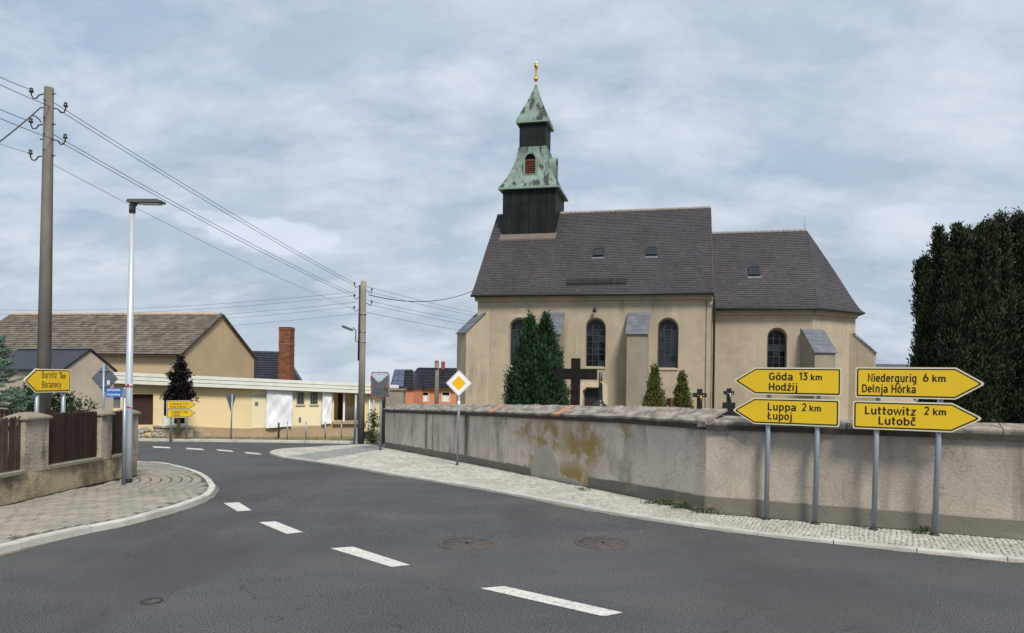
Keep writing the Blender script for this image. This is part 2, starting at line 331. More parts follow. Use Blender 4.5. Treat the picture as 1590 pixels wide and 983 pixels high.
MT['plinth'] = mat('brown_plinth_render', (0.40, 0.295, 0.19), 0.9, 0.15, 1.0, 0.3, 20, dirt=(0.22, 0.165, 0.12), dirt_amt=0.6, dirt_scale=(1, 1, 0.6))
MT['fascia'] = mat('painted_fascia', (0.74, 0.75, 0.69), 0.7, 0.05, 1.2, 0.05, 20, dirt=(0.50, 0.50, 0.44), dirt_amt=0.5, dirt_scale=(1.2, 1.2, 1), dirt_rng=(0.52, 0.72))
MT['flat_roof'] = mat('bitumen_roof', (0.10, 0.10, 0.10), 0.9, 0.2, 2, 0.2, 30)
MT['tarp'] = mat('white_tarpaulin', (0.72, 0.74, 0.78), 0.5, 0.05, 2, 0.1, 6)
MT['barn_tile'] = mat('old_concrete_tile', (0.125, 0.105, 0.084), 0.9, 0.25, 1.2, 0.3, 30, island=0.35, dirt=(0.20, 0.17, 0.13), dirt_amt=0.5, dirt_scale=(1, 1, 1))
MT['dark_tile'] = mat('dark_glazed_tile', (0.018, 0.020, 0.026), 0.42, 0.2, 1, 0.1, 20, island=0.3, spec=0.4)
MT['grey_wall'] = mat('grey_render', (0.44, 0.37, 0.29), 0.9, 0.1, 1, 0.3, 20, dirt=(0.30, 0.25, 0.2), dirt_amt=0.5, dirt_scale=(1, 1, 0.5))
MT['brick'] = mat('red_brick', (0.25, 0.095, 0.05), 0.9, 0.2, 3, 0.2, 40, island=0.35, objrand=0.3)
MT['mortar'] = mat('mortar', (0.25, 0.17, 0.12), 0.95, 0.1, 4, 0.1, 40)
MT['orange_wall'] = mat('orange_render', (0.56, 0.23, 0.125), 0.9, 0.06, 1, 0.1, 25)
MT['red_clay'] = mat('red_clay', (0.28, 0.07, 0.045), 0.8, 0.15, 2, 0.1, 30)
MT['solar'] = mat('solar_cell', (0.06, 0.075, 0.135), 0.25, 0.15, 1, 0, spec=0.4)
MT['white_frame'] = mat('white_frame', (0.70, 0.70, 0.68), 0.5, 0.05, 3, 0)
MT['door_brown'] = mat('brown_door', (0.045, 0.020, 0.015), 0.6, 0.2, 3, 0.1, 30)
MT['mirror'] = mat('mirror_glass', (0.85, 0.87, 0.88), 0.03, 0.01, 2, 0, metal=1.0)
MT['red_paint'] = mat('red_paint', (0.42, 0.06, 0.045), 0.5, 0.1, 5, 0)
MT['wall_new'] = mat('newer_wall_plaster', (0.40, 0.350, 0.292), 0.93, 0.14, 1.3, 0.4, 28, fleck=0.10, fleck_scale=35, dirt=(0.20, 0.165, 0.135), dirt_amt=0.6, dirt_scale=(1.5, 1.5, 0.9), dirt_rng=(0.50, 0.72))
MT['wall'] = mat('churchyard_plaster', (0.60, 0.525, 0.445), 0.93, 0.12, 1.1, 0.7, 26, fleck=0.10, fleck_scale=35)
MT['wall_foot'] = mat('cement_foot', (0.185, 0.170, 0.140), 0.93, 0.15, 1.5, 0.4, 25, dirt=(0.12, 0.11, 0.085), dirt_amt=0.6, dirt_scale=(1.5, 1.5, 1))
MT['wall_patch'] = mat('pale_cement_patch', (0.40, 0.38, 0.31), 0.9, 0.10, 3, 0.3, 25)
MT['coping'] = mat('weathered_coping', (0.29, 0.262, 0.222), 0.95, 0.25, 5, 0.5, 30, objrand=0.10, dirt=(0.115, 0.102, 0.088), dirt_amt=0.8, dirt_scale=(6, 3, 6), dirt_rng=(0.44, 0.60))
MT['coping_orange'] = mat('new_clay_tile', (0.43, 0.20, 0.11), 0.9, 0.15, 3, 0.2, 30)
MT['coping_edge'] = mat('dark_mortar_edge', (0.065, 0.052, 0.044), 0.95, 0.25, 5, 0.4, 40)
MT['bark'] = mat('bark', (0.07, 0.05, 0.035), 0.95, 0.25, 8, 0.5, 40)
MT['cypress'] = mat('cypress_leaf', (0.030, 0.062, 0.027), 0.7, 0.35, 2.5, 0, island=0.55, spec=0.2)
MT['yew'] = mat('yew_leaf', (0.021, 0.032, 0.016), 0.75, 0.4, 2.6, 0, island=0.7, spec=0.15, hue=(0.060, 0.082, 0.038))
MT['thuja'] = mat('thuja_leaf', (0.21, 0.20, 0.045), 0.7, 0.3, 6, 0, island=0.6, spec=0.2, hue=(0.10, 0.12, 0.035))
MT['spruce'] = mat('blue_spruce_needle', (0.14, 0.225, 0.165), 0.7, 0.35, 3, 0, island=0.5, spec=0.2)
MT['purple'] = mat('purple_leaf', (0.013, 0.008, 0.010), 0.6, 0.3, 4, 0, island=0.6, spec=0.25)
MT['weed'] = mat('weed_leaf', (0.085, 0.115, 0.05), 0.7, 0.3, 9, 0, island=0.5)
MT['drygrass'] = mat('dry_grass_blade', (0.34, 0.28, 0.14), 0.8, 0.3, 2, 0, island=0.5, hue=(0.22, 0.21, 0.09))
MT['flash'] = mat('brown_flashing', (0.135, 0.108, 0.092), 0.7, 0.15, 3, 0.1, 20)
MT['cross_wood'] = mat('old_cross_wood', (0.013, 0.010, 0.0095), 0.8, 0.3, 5, 0.5, 25, spec=0.15, dirt=(0.034, 0.029, 0.027), dirt_amt=0.5, dirt_scale=(4, 4, 9))
MT['grave_black'] = mat('black_grave_stone', (0.012, 0.012, 0.013), 0.35, 0.2, 5, 0.05, 30, spec=0.5)
MT['silver'] = mat('silver_figure', (0.6, 0.6, 0.58), 0.4, 0.1, 5, 0, metal=0.6)
MT['rusty'] = mat('rusty_cast_iron', (0.084, 0.074, 0.069), 0.88, 0.25, 12, 0.5, 60)
MT['rubble'] = mat('field_stone', (0.26, 0.24, 0.20), 0.95, 0.2, 3, 0.5, 30, objrand=0.2)
MT['pvc'] = mat('green_painted_pipe', (0.022, 0.030, 0.026), 0.5, 0.2, 3, 0)

# ------------------------------------------------------------------ terrain sheets and pavements
def drape_poly(mb, poly2, dz, cuts=None):
    """flat polygon (x, y) laid on the terrain, split where the slope changes"""
    bm = bmesh.new(); vs = [bm.verts.new((x, y, 0)) for x, y in poly2]
    f = bm.faces.new(vs); bmesh.ops.triangulate(bm, faces=[f])
    for yk, _ in GN[1:-1]:
        bmesh.ops.bisect_plane(bm, geom=bm.verts[:] + bm.edges[:] + bm.faces[:], plane_co=(0, yk, 0), plane_no=(0, 1, 0))
    bm.verts.ensure_lookup_table()
    idx = {v: i for i, v in enumerate(bm.verts)}
    P = [(v.co.x, v.co.y, g(v.co.y) + dz) for v in bm.verts]
    F = []
    for f in bm.faces:
        l = [idx[v] for v in f.verts]
        if f.normal.z < 0: l.reverse()
        F.append(tuple(l))
    mb.add(P, F); bm.free(); return mb
tag(drape_poly(MB(), [(-3000, -60), (3000, -60), (3000, 5000), (-3000, 5000)], -0.03).build('ground', MT['earth']), kind='structure')

def smooth(pts, step):
    """Catmull-Rom through pts, resampled every step"""
    P = [Vector(p) for p in pts]; out = []
    for i in range(len(P) - 1):
        a, b, c, d = P[max(i - 1, 0)], P[i], P[i + 1], P[min(i + 2, len(P) - 1)]
        for k in range(24):
            t = k / 24
            out.append(0.5 * ((2 * b) + (c - a) * t + (2 * a - 5 * b + 4 * c - d) * t * t + (3 * b - 3 * c + d - a) * t ** 3))
    out.append(P[-1]); res = [out[0]]; acc = 0
    for p, q in zip(out, out[1:]):
        L = (q - p).length
        while acc + L >= step:
            p = p + (q - p) * ((step - acc) / L); L = (q - p).length; acc = 0; res.append(p.copy())
        acc += L
    return res
KH = 0.10
near = [gp(x, y) for x, y in [(-90, 884), (0, 861), (109, 835), (192, 818), (245, 804), (290, 790.5), (325, 776), (334.5, 765)]]
far = [gp(x, y, KH) for x, y in [(334.5, 752), (321, 737.5), (290, 725.5), (257, 718.5), (234, 716.4), (211, 715.6)]]
first = near[0] + (near[0] - near[1]).normalized() * 7
last = Vector((-26, far[-1].y + 0.3, 0))
_e = far[-1]; far += [Vector((_e.x - 1.2, _e.y + .06, 0)), Vector((_e.x - 3.0, _e.y + .12, 0)), Vector((_e.x - 7.0, _e.y + .2, 0))]
near = [near[0] + (near[0] - near[1]) * 1.5] + near
LK = smooth([Vector((p.x, p.y, 0)) for p in [first] + near + far + [last]], 0.25)

def nrm2(path, i):
    d = (path[min(i + 1, len(path) - 1)] - path[max(i - 1, 0)]); d.z = 0; d.normalize(); return Vector((-d.y, d.x, 0))
def kerb_stones(path, side, height, width, n_per, parent, mat_, name='kerb_stone'):
    i = 0; cnt = 0
    while i + 1 < len(path):
        j = min(i + n_per, len(path) - 1); mb = MB(); secs = []
        for k in range(i, j + 1):
            p = path[k].copy(); nn = nrm2(path, k) * side; t = (path[min(k + 1, len(path) - 1)] - path[max(k - 1, 0)]).normalized()
            if k == i: p += t * 0.006
            if k == j: p -= t * 0.006
            z0 = g(p.y); ch = 0.018; jz = 0.004 * math.sin(i * 7.3)
            prof = [(0.0, -0.05), (0.008, height - ch), (ch, height + jz), (width, height + jz), (width, -0.05)]
            secs.append([(p.x + nn.x * a, p.y + nn.y * a, z0 + b) for a, b in prof])
        vs = [q for s in secs for q in s]; n = 5; m = len(secs)
        fs = [(a * n + b, a * n + (b + 1) % n, (a + 1) * n + (b + 1) % n, (a + 1) * n + b) for a in range(m - 1) for b in range(n)]
        fs += [tuple(range(n)), tuple((m - 1) * n + k for k in reversed(range(n)))]
        mb.add(vs, fs).build(name, mat_, parent); i = j; cnt += 1
    return cnt

# fence line (also the back of the left pavement)
FN = gp(0, 787, KH); FF = gp(197, 741, KH)
FX = lambda y: FN.x + (FF.x - FN.x) * (y - FN.y) / (FF.y - FN.y)
FCY = FF.y + 0.45                                              # the fence's corner
pl = drape_poly(MB(), [(p.x + nrm2(LK, i).x * 0.10, p.y + nrm2(LK, i).y * 0.10) for i, p in enumerate(LK)]
                + [(-26, FCY), (FX(FCY) - 0.1, FCY), (FX(-2), -2)], KH - 0.02).build('pavement_left', MT['joint'])
tag(pl, kind='structure')
kerb_stones(LK, 1, KH, 0.13, 4, pl, MT['kerb'])

# pavers on the left pavement: straight rows, then rings round the corner
def inside_left(p, off):
    best = 1e9; bi = 0
    for i in range(0, len(LK)):
        d = (LK[i].x - p[0]) ** 2 + (LK[i].y - p[1]) ** 2
        if d < best: best = d; bi = i
    n = nrm2(LK, bi); s = (p[0] - LK[bi].x) * n.x + (p[1] - LK[bi].y) * n.y
    return s > off
pav = MB(); a, b, ch = 0.5, 0.5, 0.03
pav.add([(-a, -b, 0), (a, -b, 0), (a, b, 0), (-a, b, 0), (-a, -b, 1 - 0.15), (a, -b, 1 - 0.15), (a, b, 0.85), (-a, b, 0.85), (-a + .04, -b + .04, 1), (a - .04, -b + .04, 1), (a - .04, b - .04, 1), (-a + .04, b - .04, 1)],
        [(0, 1, 5, 4), (1, 2, 6, 5), (2, 3, 7, 6), (3, 0, 4, 7), (4, 5, 9, 8), (5, 6, 10, 9), (6, 7, 11, 10), (7, 4, 8, 11), (8, 9, 10, 11)])
pav_me = shared('paver', pav, MT['paver'])
cands = []
PC = Vector((-10.2, 13.7, 0)); YC = 13.7
pw, pd = 0.20, 0.195
row = 0; y = 6.0
while y < YC:
    x = FX(y) - 0.1 + (row % 2) * pw / 2
    while x < -5.0:
        if x > FX(y) - 0.08 and inside_left((x + pw / 2, y), 0.10) and inside_left((x, y), 0.19): cands.append((x, y, R(-7) * 0, pw - 0.018, pd - 0.024))
        x += pw
    y += pd + (0.04 if row % 7 == 2 else 0); row += 1
r_ = 1.2; row = 0
while r_ < 6.5:
    n = max(4, int(r_ * R(95) / pw)); 
    for k in range(n):
        t = (k + 0.5 * (row % 2)) / n * R(95)
        p = (PC.x + r_ * math.cos(t), PC.y + 0.05 + r_ * math.sin(t))
        if p[1] > YC and inside_left(p, 0.20) and (p[1] > FCY + 0.2 or p[0] > FX(p[1]) + 0.12): cands.append((p[0], p[1], t + R(90), pw - 0.018, pd - 0.024))
    r_ += pd; row += 1
cands.sort(key=lambda c: math.hypot(c[0] + 6, c[1] - 2) if True else 0)
for i, (x, y, t, w, d) in enumerate(cands[:300]):
    sl_ = (g(y + 0.1) - g(y - 0.1)) / 0.2
    piece('paver', pav_me, Matrix.Translation((x, y, g(y) + KH - 0.022)) @ Matrix.Rotation(math.atan(sl_) + random.gauss(0, 0.006), 4, 'X') @ Matrix.Rotation(t, 4, 'Z') @ Matrix.Diagonal((w, d, 0.030 + random.uniform(-.005, .005), 1)), pl)
rest = MB()
for (x, y, t, w, d) in cands[300:]:
    c, s = math.cos(t), math.sin(t); h = KH + .006 + random.uniform(-.005, .005)
    q = lambda a_, b_, z_: (x + a_ * w * c - b_ * d * s, y + a_ * w * s + b_ * d * c, g(y + a_ * w * s + b_ * d * c) + z_)
    rest.add([q(-.5, -.5, KH - .02), q(.5, -.5, KH - .02), q(.5, .5, KH - .02), q(-.5, .5, KH - .02), q(-.46, -.46, h), q(.46, -.46, h), q(.46, .46, h), q(-.46, .46, h)],
             [(4, 5, 6, 7), (0, 1, 5, 4), (1, 2, 6, 5), (2, 3, 7, 6), (3, 0, 4, 7)])
rest.build('paver_field', MT['paver'], pl, kind='stuff')

# road
road = drape_poly(MB(), [(-90, -50), (90, -50), (90, 5), (60, 31), (-4, 32.3), (-14, 32.0), (-90, 26)], 0.0).build('road', MT['asphalt'])
tag(road, kind='structure')
def mark(px):
    P = [gp(x, y) for x, y in px]
    m = MB(); 
    drape_poly(m, [(p.x, p.y) for p in P], 0.006)
    m.build('lane_dash', MT['paint'], road)
for q in ([(745, 914), (783, 911), (967, 952), (937, 958)], [(513, 852), (548, 849.5), (637, 878), (608, 881)], [(402, 811.5), (428, 810), (471, 827), (445, 829.5)],
          [(347, 781.5), (371, 780.5), (391, 793), (369, 794.5)], [(236, 693.2), (262, 694.2), (266, 696.4), (240, 695.6)], [(288, 695.6), (314, 697), (317, 699.2), (290, 697.6)],
          [(335, 698), (358, 699.6), (364, 702), (340, 700.2)], [(378, 702), (400, 703.8), (408, 706.4), (384, 704.4)]): mark(q)

# right pavement
RHT = 0.055
rk_px = [(1720, 880), (1590, 867), (1510, 860.5), (1256, 835), (1100, 816.6), (972, 797.7), (840, 774), (708, 750.5), (598, 733), (500, 716.8), (445, 709.3), (425, 705.2), (418.5, 701.8), (425, 698.4), (450, 695.6), (505, 692.6), (560, 689.6)]
RK = smooth([Vector((p.x, p.y, 0)) for p in [gp(x, y, RHT) for x, y in rk_px]], 0.25)
RKend = RK[-1] + Vector((14, 3.0, 0)); RK0 = RK[0] + (RK[0] - RK[2]).normalized() * 9
WC = gp(1095, 796.5, 0.05); WL = gp(598, 695, 0.05); WR = gp(1590, 839, 0.05)      # foot of the churchyard wall: corner, far end, right edge of the picture
WRe = WC + (WR - WC) * 2.6
pr_poly = [(RK0.x, RK0.y)] + [(p.x - nrm2(RK, i).x * .08, p.y - nrm2(RK, i).y * .08) for i, p in enumerate(RK)] + [(RKend.x, RKend.y), (WL.x + 9, WL.y + 0.2), (WL.x + .15, WL.y), (WC.x + 0.1, WC.y + 0.1), (WRe.x, WRe.y + 0.1)]
prt = tag(drape_poly(MB(), pr_poly, RHT - 0.012).build('pavement_right', MT['cobble_joint']), kind='structure')
kerb_stones([RK0 + (RK[0] - RK0) * (k / 36) for k in range(36)] + RK, -1, RHT, 0.11, 4, prt, MT['kerb'])
def in_poly(x, y, P):
    c = False; n = len(P)
    for i in range(n):
        (x1, y1), (x2, y2) = P[i], P[i - 1]
        if (y1 > y) != (y2 > y) and x < (x2 - x1) * (y - y1) / (y2 - y1) + x1: c = not c
    return c
def rk_dist(x, y): return min(math.hypot(p.x - x, p.y - y) for p in RK)
SA, SB = gp(470, 711, RHT), gp(583, 694, RHT)                 # band of dark setts across the pavement
sdir = (SB - SA); sdir.z = 0; sdir.normalize(); snor = Vector((-sdir.y, sdir.x, 0))
cob = MB(); band = MB(); xs = [p[0] for p in pr_poly]
def sett(mb, x, y, w, rot):
    h = RHT + random.uniform(-.003, .003); c, s = math.cos(rot) * w / 2, math.sin(rot) * w / 2; z0 = g(y)
    cr = [(x + c - s, y + s + c), (x - c - s, y - s + c), (x - c + s, y - s - c), (x + c + s, y + s - c)]
    k = 0.80
    vs = [(a, b, z0 + RHT - .014) for a, b in cr] + [(x + (a - x) * k, y + (b - y) * k, z0 + h) for a, b in cr]
    mb.add(vs, [(4, 5, 6, 7), (0, 1, 5, 4), (1, 2, 6, 5), (2, 3, 7, 6), (3, 0, 4, 7)])
y = 8.6; row = 0
while y < 34:
    st = 0.072 if y < 15 else 0.105
    x = -13.0 + (row % 2) * st / 2
    while x < 10.5:
        xx = x; yy = y + 0.05 * math.sin(x * 5.2)          # shallow segment arcs
        if in_poly(xx, yy, pr_poly) and rk_dist(xx, yy) > 0.13:
            d = (Vector((xx, yy, 0)) - Vector((SA.x, SA.y, 0))).dot(snor)
            al = (Vector((xx, yy, 0)) - Vector((SA.x, SA.y, 0))).dot(sdir)
            sett(band if (abs(d) < 0.75 and al > -1.0) else cob, xx + random.gauss(0, .006), yy + random.gauss(0, .006), st * random.uniform(.84, .97), random.gauss(0, .12))
        x += st
    y += st; row += 1
cob.build('mosaic_cobbles', MT['cobble'], prt, kind='stuff')
band.build('dark_setts', MT['strip'], prt, kind='stuff')

# sandy dust collected along the kerbs
MT['dust'] = mat('gutter_dust', (0.20, 0.175, 0.135), 0.95, 0.25, 4, 0.3, 60, dirt=(0.07, 0.066, 0.062), dirt_amt=0.9, dirt_scale=(3, 3, 3), dirt_rng=(0.42, 0.60))
def dust(path, side, name='gutter_dust'):
    m = MB(); vs = []
    for i, p in enumerate(path):
        n = nrm2(path, i) * -side; w = max(.012, .035 + .05 * math.sin(i * .37) * math.sin(i * .113 + 1) + random.uniform(-.015, .02))
        for o in (-.005, w): q = p + n * o; vs.append((q.x, q.y, g(q.y) + .0045))
    m.add(vs, [(2 * i, 2 * i + 1, 2 * i + 3, 2 * i + 2) for i in range(len(path) - 1)]).build(name, MT['dust'], road)
dust(LK, 1); dust(RK, -1)
# kerb and verge on the far side of the road
FK = smooth([Vector(p) for p in [(-60, 28.4, 0), (-25, 31.4, 0), (-14, 32.0, 0), (-4, 32.3, 0), (14, 31.9, 0), (40, 31.0, 0)]], 0.5)
pf = tag(drape_poly(MB(), [(p.x, p.y + .1) for p in FK] + [(40, 33.0), (-4, 33.6), (-14, 33.4), (-25, 32.6), (-60, 29.7)], 0.08).build('verge_far', MT['earth']), kind='structure')
kerb_stones(FK, 1, 0.11, 0.14, 3, pf, MT['kerb'])

# covers in the road
def cover(px, py, rad, rusty, label, cat):
    c = gp(px, py); root = thing('manhole_cover', (c.x, c.y, g(c.y)), label, cat, 'round covers let into the road')
    z = g(c.y)
    MB().lathe((c.x, c.y, z), [(rad, 0.001), (rad, 0.010), (rad * .86, 0.010), (rad * .86, 0.004)], 40).build('rim', MT['rusty'] if rusty else MT['iron'], root)
    MB().lathe((c.x, c.y, z), [(rad * .85, 0.003), (rad * .85, 0.009), (0.001, 0.009)], 40).build('lid', MT['rusty'] if rusty else MT['asphalt'], root)
    if rusty:
        m = MB()
        for k in range(4):
            t = k * math.pi / 4 + .4
            d = Vector((math.cos(t), math.sin(t), 0)) * rad * .78; cc = Vector((c.x, c.y, z + .012))
            m.bar(cc - d, cc + d, .035, .006)
        for rr in (.35, .6):
            m.lathe((c.x, c.y, z), [(rad * rr - .015, .008), (rad * rr - .015, .012), (rad * rr + .015, .012), (rad * rr + .015, .008)], 32)
        m.build('ribs', MT['rusty'], root)
cover(725, 844.5, 0.39, True, 'rusty round manhole cover in the asphalt straight below the diamond sign', 'manhole cover')
cover(936, 843.5, 0.38, True, 'rusty round manhole cover in the asphalt nearer the yellow road signs', 'manhole cover')
cover(236, 934, 0.10, False, 'small dark round valve cap in the asphalt near the left kerb', 'valve cap')
#PART2
# ------------------------------------------------------------------ the church
AL = R(13.0); CD = Vector((math.cos(AL), -math.sin(AL), 0)); CN = Vector((math.sin(AL), math.cos(AL), 0)); UPZ = Vector((0, 0, 1))
_r = ray(1106, 500); CO = Vector((_r.x * 40, 40, 0))
def cw(p): p = Vector(p); return CO + CD * p.x + CN * p.y + UPZ * p.z
def cf(px, py, yoff=0.0):
    w = hit(px, py, CO + CN * yoff, CN) - CO; return w.dot(CD), w.z
def C(): return MB(cw)
for (px_, py_, w_, h_, am_) in ((812, 469, .62, .09, .8), (812, 480, .6, .06, .7), (808, 490, .7, .07, .7), (1040, 487, .55, .05, .6), (1203, 496, .75, .07, .8), (1203, 504, .75, .06, .7), (855, 462, .10, .35, .6), (800, 634, .9, .16, .6)):
    _p = hit(px_, py_, CO + CN * (1.0 if px_ > 1110 else 0.0), CN)
    add_layer(MT['plaster'], (0.60, 0.55, 0.46), (lambda _p, w_, h_, am_: lambda t: n_mul(t, n_blob(t, tuple(_p), (w_, .6, h_), am_), n_noise(t, 3.0, 0.35, 0.6, 1.0, (1, 1, 2), 6)))(_p, w_, h_, am_))
add_layer(MT['plaster'], (0.25, 0.215, 0.165), lambda t: n_mul(t, n_noise(t, 1.0, 0.47, 0.64, 0.85, (1.6, 1.6, 0.22), 7, (4, 4, 0)), n_noise(t, 0.22, 0.45, 0.62, 1.0, (1, 1, 1.4), 3, (6, 2, 5))))
add_layer(MT['plaster'], (0.33, 0.28, 0.21), lambda t: n_noise(t, 1.0, 0.52, 0.60, 0.5, (1.2, 1.2, 1.6), 9, (1, 8, 3)))
add_layer(MT['roof'], (0.045, 0.040, 0.044), lambda t: n_noise(t, 0.45, 0.48, 0.66, 0.6, (1, 1, 0.6), 7, (4, 1, 3)))
add_layer(MT['roof'], (0.10, 0.094, 0.088), lambda t: n_noise(t, 1.0, 0.60, 0.72, 0.5, (2.5, 2.5, 0.5), 7, (1, 5, 3)))
church = thing('church', cw((-6, 5, g(44))), 'plastered village church with dark tiled roof and green copper ridge turret', 'church')
ZB = -1.6
UL, _ = cf(740, 600); EO = 0.38                                  # left end of the nave, eaves overhang
_, ZE = cf(920, 456, -EO)                                        # eaves height
YR = 5.65
_, ZR = cf(940, 328.5, YR)                                       # ridge height
_, ZE2 = cf(1180, 478.5, 1.0 - EO); _, ZR2 = cf(1180, 360, YR)
ND = 2 * YR
def arch(u0, u1, z0, z1, n=10):
    r = (u1 - u0) / 2; c = (u0 + u1) / 2; zs = z1 - r
    return [(u0, z0), (u1, z0)] + [(c + r * math.cos(math.pi * k / n), zs + r * math.sin(math.pi * k / n)) for k in range(n + 1)]
def wall_holes(mb, outer, holes, y, depth, shrink=0.0):
    P = lambda l, yy=y: [(u, yy, z) for u, z in l]
    mb.poly(P(outer), [P(h) for h in holes])
    for h in holes:
        cu = sum(q[0] for q in h) / len(h); n = len(h)
        inn = [(cu + (u - cu) * (1 - shrink), y + depth, z - (shrink * .5 * (z - h[0][1]) if z > h[0][1] else 0)) for u, z in h]
        vs = P(h) + inn
        mb.add(vs, [(i, (i + 1) % n, n + (i + 1) % n, n + i) for i in range(n)])
def win_rect(x0, x1, yt, yb, yoff=0.0):
    u0, zt = cf(x0, yt, yoff); u1, _ = cf(x1, yt, yoff); _, zb = cf((x0 + x1) / 2, yb, yoff); return u0, u1, zb, zt
W1 = win_rect(790.5, 823, 493, 568); W2 = win_rect(908.7, 941, 493, 570); W3 = win_rect(1020.5, 1054, 493, 572)
NI = win_rect(905, 936, 601, 642)
def niche(u0, u1, z0, z1): return [(u0, z0), (u1, z0), (u1, z1 - .22), (u1 - .22, z1), (u0 + .22, z1), (u0, z1 - .22)]
nave = C()
wall_holes(nave, [(UL, ZB), (0, ZB), (0, ZE + .25), (UL, ZE + .25)], [arch(*W1), arch(*W2), arch(*W3), niche(*NI)], 0.0, 0.34, 0.10)
nave.add([(0, 0, ZB), (0, ND, ZB), (0, ND, ZE + .2), (0, YR, ZR - .12), (0, 0, ZE + .2)], [(0, 1, 2, 3, 4)])
nave.add([(UL, 0, ZB), (UL, ND, ZB), (UL, ND, ZE + .2), (UL, YR, ZR - .12), (UL, 0, ZE + .2)], [(4, 3, 2, 1, 0)])
nave.add([(UL, ND, ZB), (0, ND, ZB), (0, ND, ZE + .2), (UL, ND, ZE + .2)], [(0, 1, 2, 3)])
nave.build('nave_wall', MT['plaster'], church)
def cornice(mb, pts, y_out, z0, z1):
    for (a, b) in zip(pts, pts[1:]):
        a, b = Vector((a[0], a[1], 0)), Vector((b[0], b[1], 0)); d = (b - a).normalized(); o = Vector((d.y, -d.x, 0))
        for (zz0, zz1, oo) in ((z0, z0 + (z1 - z0) * .45, y_out * .5), (z0 + (z1 - z0) * .45, z1, y_out)):
            aa = a + o * oo; bb = b + o * oo
            mb.prism([(a.x, a.y, zz0), (b.x, b.y, zz0), (bb.x + d.x * .02, bb.y + d.y * .02, zz0), (aa.x - d.x * .02, aa.y - d.y * .02, zz0)], (0, 0, zz1 - zz0))
cm = C(); cornice(cm, [(UL - .12, -.002), (-.01, -.002)], .24, ZE - .34, ZE - .02); cm.build('cornice', MT['plaster'], church)

MT['leaded_glass'] = mat('old_leaded_glass', (0.010, 0.012, 0.016), 0.10, 0.5, 3, 0.1, 4, spec=0.6, island=0.5)
def church_window(W, y, label=None, bars=(3, 6), dark=None):
    u0, u1, z0, z1 = W; cu = (u0 + u1) / 2; hw = (u1 - u0) / 2 * .92; zt = z1 - (z1 - z0) * .045
    a = arch(cu - hw, cu + hw, z0, zt, 12); yy = y + .30
    root = C().poly([(u, yy + .02, z) for u, z in a]).build('window', MT['glass'], church)
    pm_ = C(); zs_ = zt - hw
    for i_ in range(bars[0]):
        for j_ in range(bars[1]):
            xa, xb = cu - hw + 2 * hw * i_ / bars[0], cu - hw + 2 * hw * (i_ + 1) / bars[0]; za_, zb_ = z0 + (zs_ - z0) * j_ / bars[1], z0 + (zs_ - z0) * (j_ + 1) / bars[1]; t_ = [random.uniform(-.012, .012) for _ in range(3)]
            pm_.add([(xa, yy + t_[0] + t_[1], za_), (xb, yy + t_[0] - t_[1], za_), (xb, yy - t_[0] - t_[1] + t_[2] * .3, zb_), (xa, yy - t_[0] + t_[1] + t_[2] * .3, zb_)], [(0, 1, 2, 3)])
    pm_.build('pane', MT['leaded_glass'], root)
    m = C(); rr = hw; zs = zt - rr; fw = .05
    m.span((cu - hw, yy - .04, z0), (cu - hw + fw, yy - .01, zs)); m.span((cu + hw - fw, yy - .04, z0), (cu + hw, yy - .01, zs)); m.span((cu - hw + fw, yy - .04, z0), (cu + hw - fw, yy - .01, z0 + fw))
    for k in range(12):
        t0, t1 = math.pi * k / 12, math.pi * (k + 1) / 12
        q = [(cu + r * math.cos(t), yy - .04, zs + r * math.sin(t)) for r, t in ((rr, t0), (rr, t1), (rr - fw, t1), (rr - fw, t0))]
        m.prism(q, (0, .03, 0))
    for k in range(1, bars[0]):
        x = cu - hw + 2 * hw * k / bars[0]; m.span((x - .016, yy - .045, z0), (x + .016, yy - .012, zs + .62 * rr))
    for k in range(1, bars[1] + 1):
        z = z0 + (zs - z0) * k / bars[1]; m.span((cu - hw, yy - .038, z - .014), (cu + hw, yy - .014, z + .014))
    r2 = rr * .5
    for k in range(8):
        t0, t1 = math.pi * k / 8, math.pi * (k + 1) / 8
        m.prism([(cu + r * math.cos(t), yy - .036, zs + r * math.sin(t)) for r, t in ((r2, t0), (r2, t1), (r2 - .03, t1), (r2 - .03, t0))], (0, .02, 0))
    m.build('glazing_bars', MT['lead'], root)
    s = C(); s.add([(u0, y - .05, z0 - .02), (u1, y - .05, z0 - .02), (u1, yy, z0 + .05), (u0, yy, z0 + .05), (u0, y - .05, z0 - .1), (u1, y - .05, z0 - .1), (u1, yy, z0 - .1), (u0, yy, z0 - .1)],
                   [(0, 1, 2, 3), (0, 4, 5, 1), (1, 5, 6, 2), (0, 3, 7, 4)])
    s.build('sill', MT['plaster'], root)
for W in (W1, W2, W3): church_window(W, 0.0)
# blocked low doorway with a pale surround
u0, u1, z0, z1 = NI
C().poly([(u, .33, z) for u, z in niche(*NI)]).build('low_door', MT['iron'], church)
sm = C(); o_ = niche(u0 - .28, u1 + .28, z0 - .01, z1 + .30); sm.poly([(u, -.05, z) for u, z in o_], [[(u, -.05, z) for u, z in niche(*NI)]])
n = len(o_); sm.add([(u, -.05, z) for u, z in o_] + [(u, 0.0, z) for u, z in o_], [(i, (i + 1) % n, n + (i + 1) % n, n + i) for i in range(n)])
sm.build('door_surround', MT['stone_trim'], church)

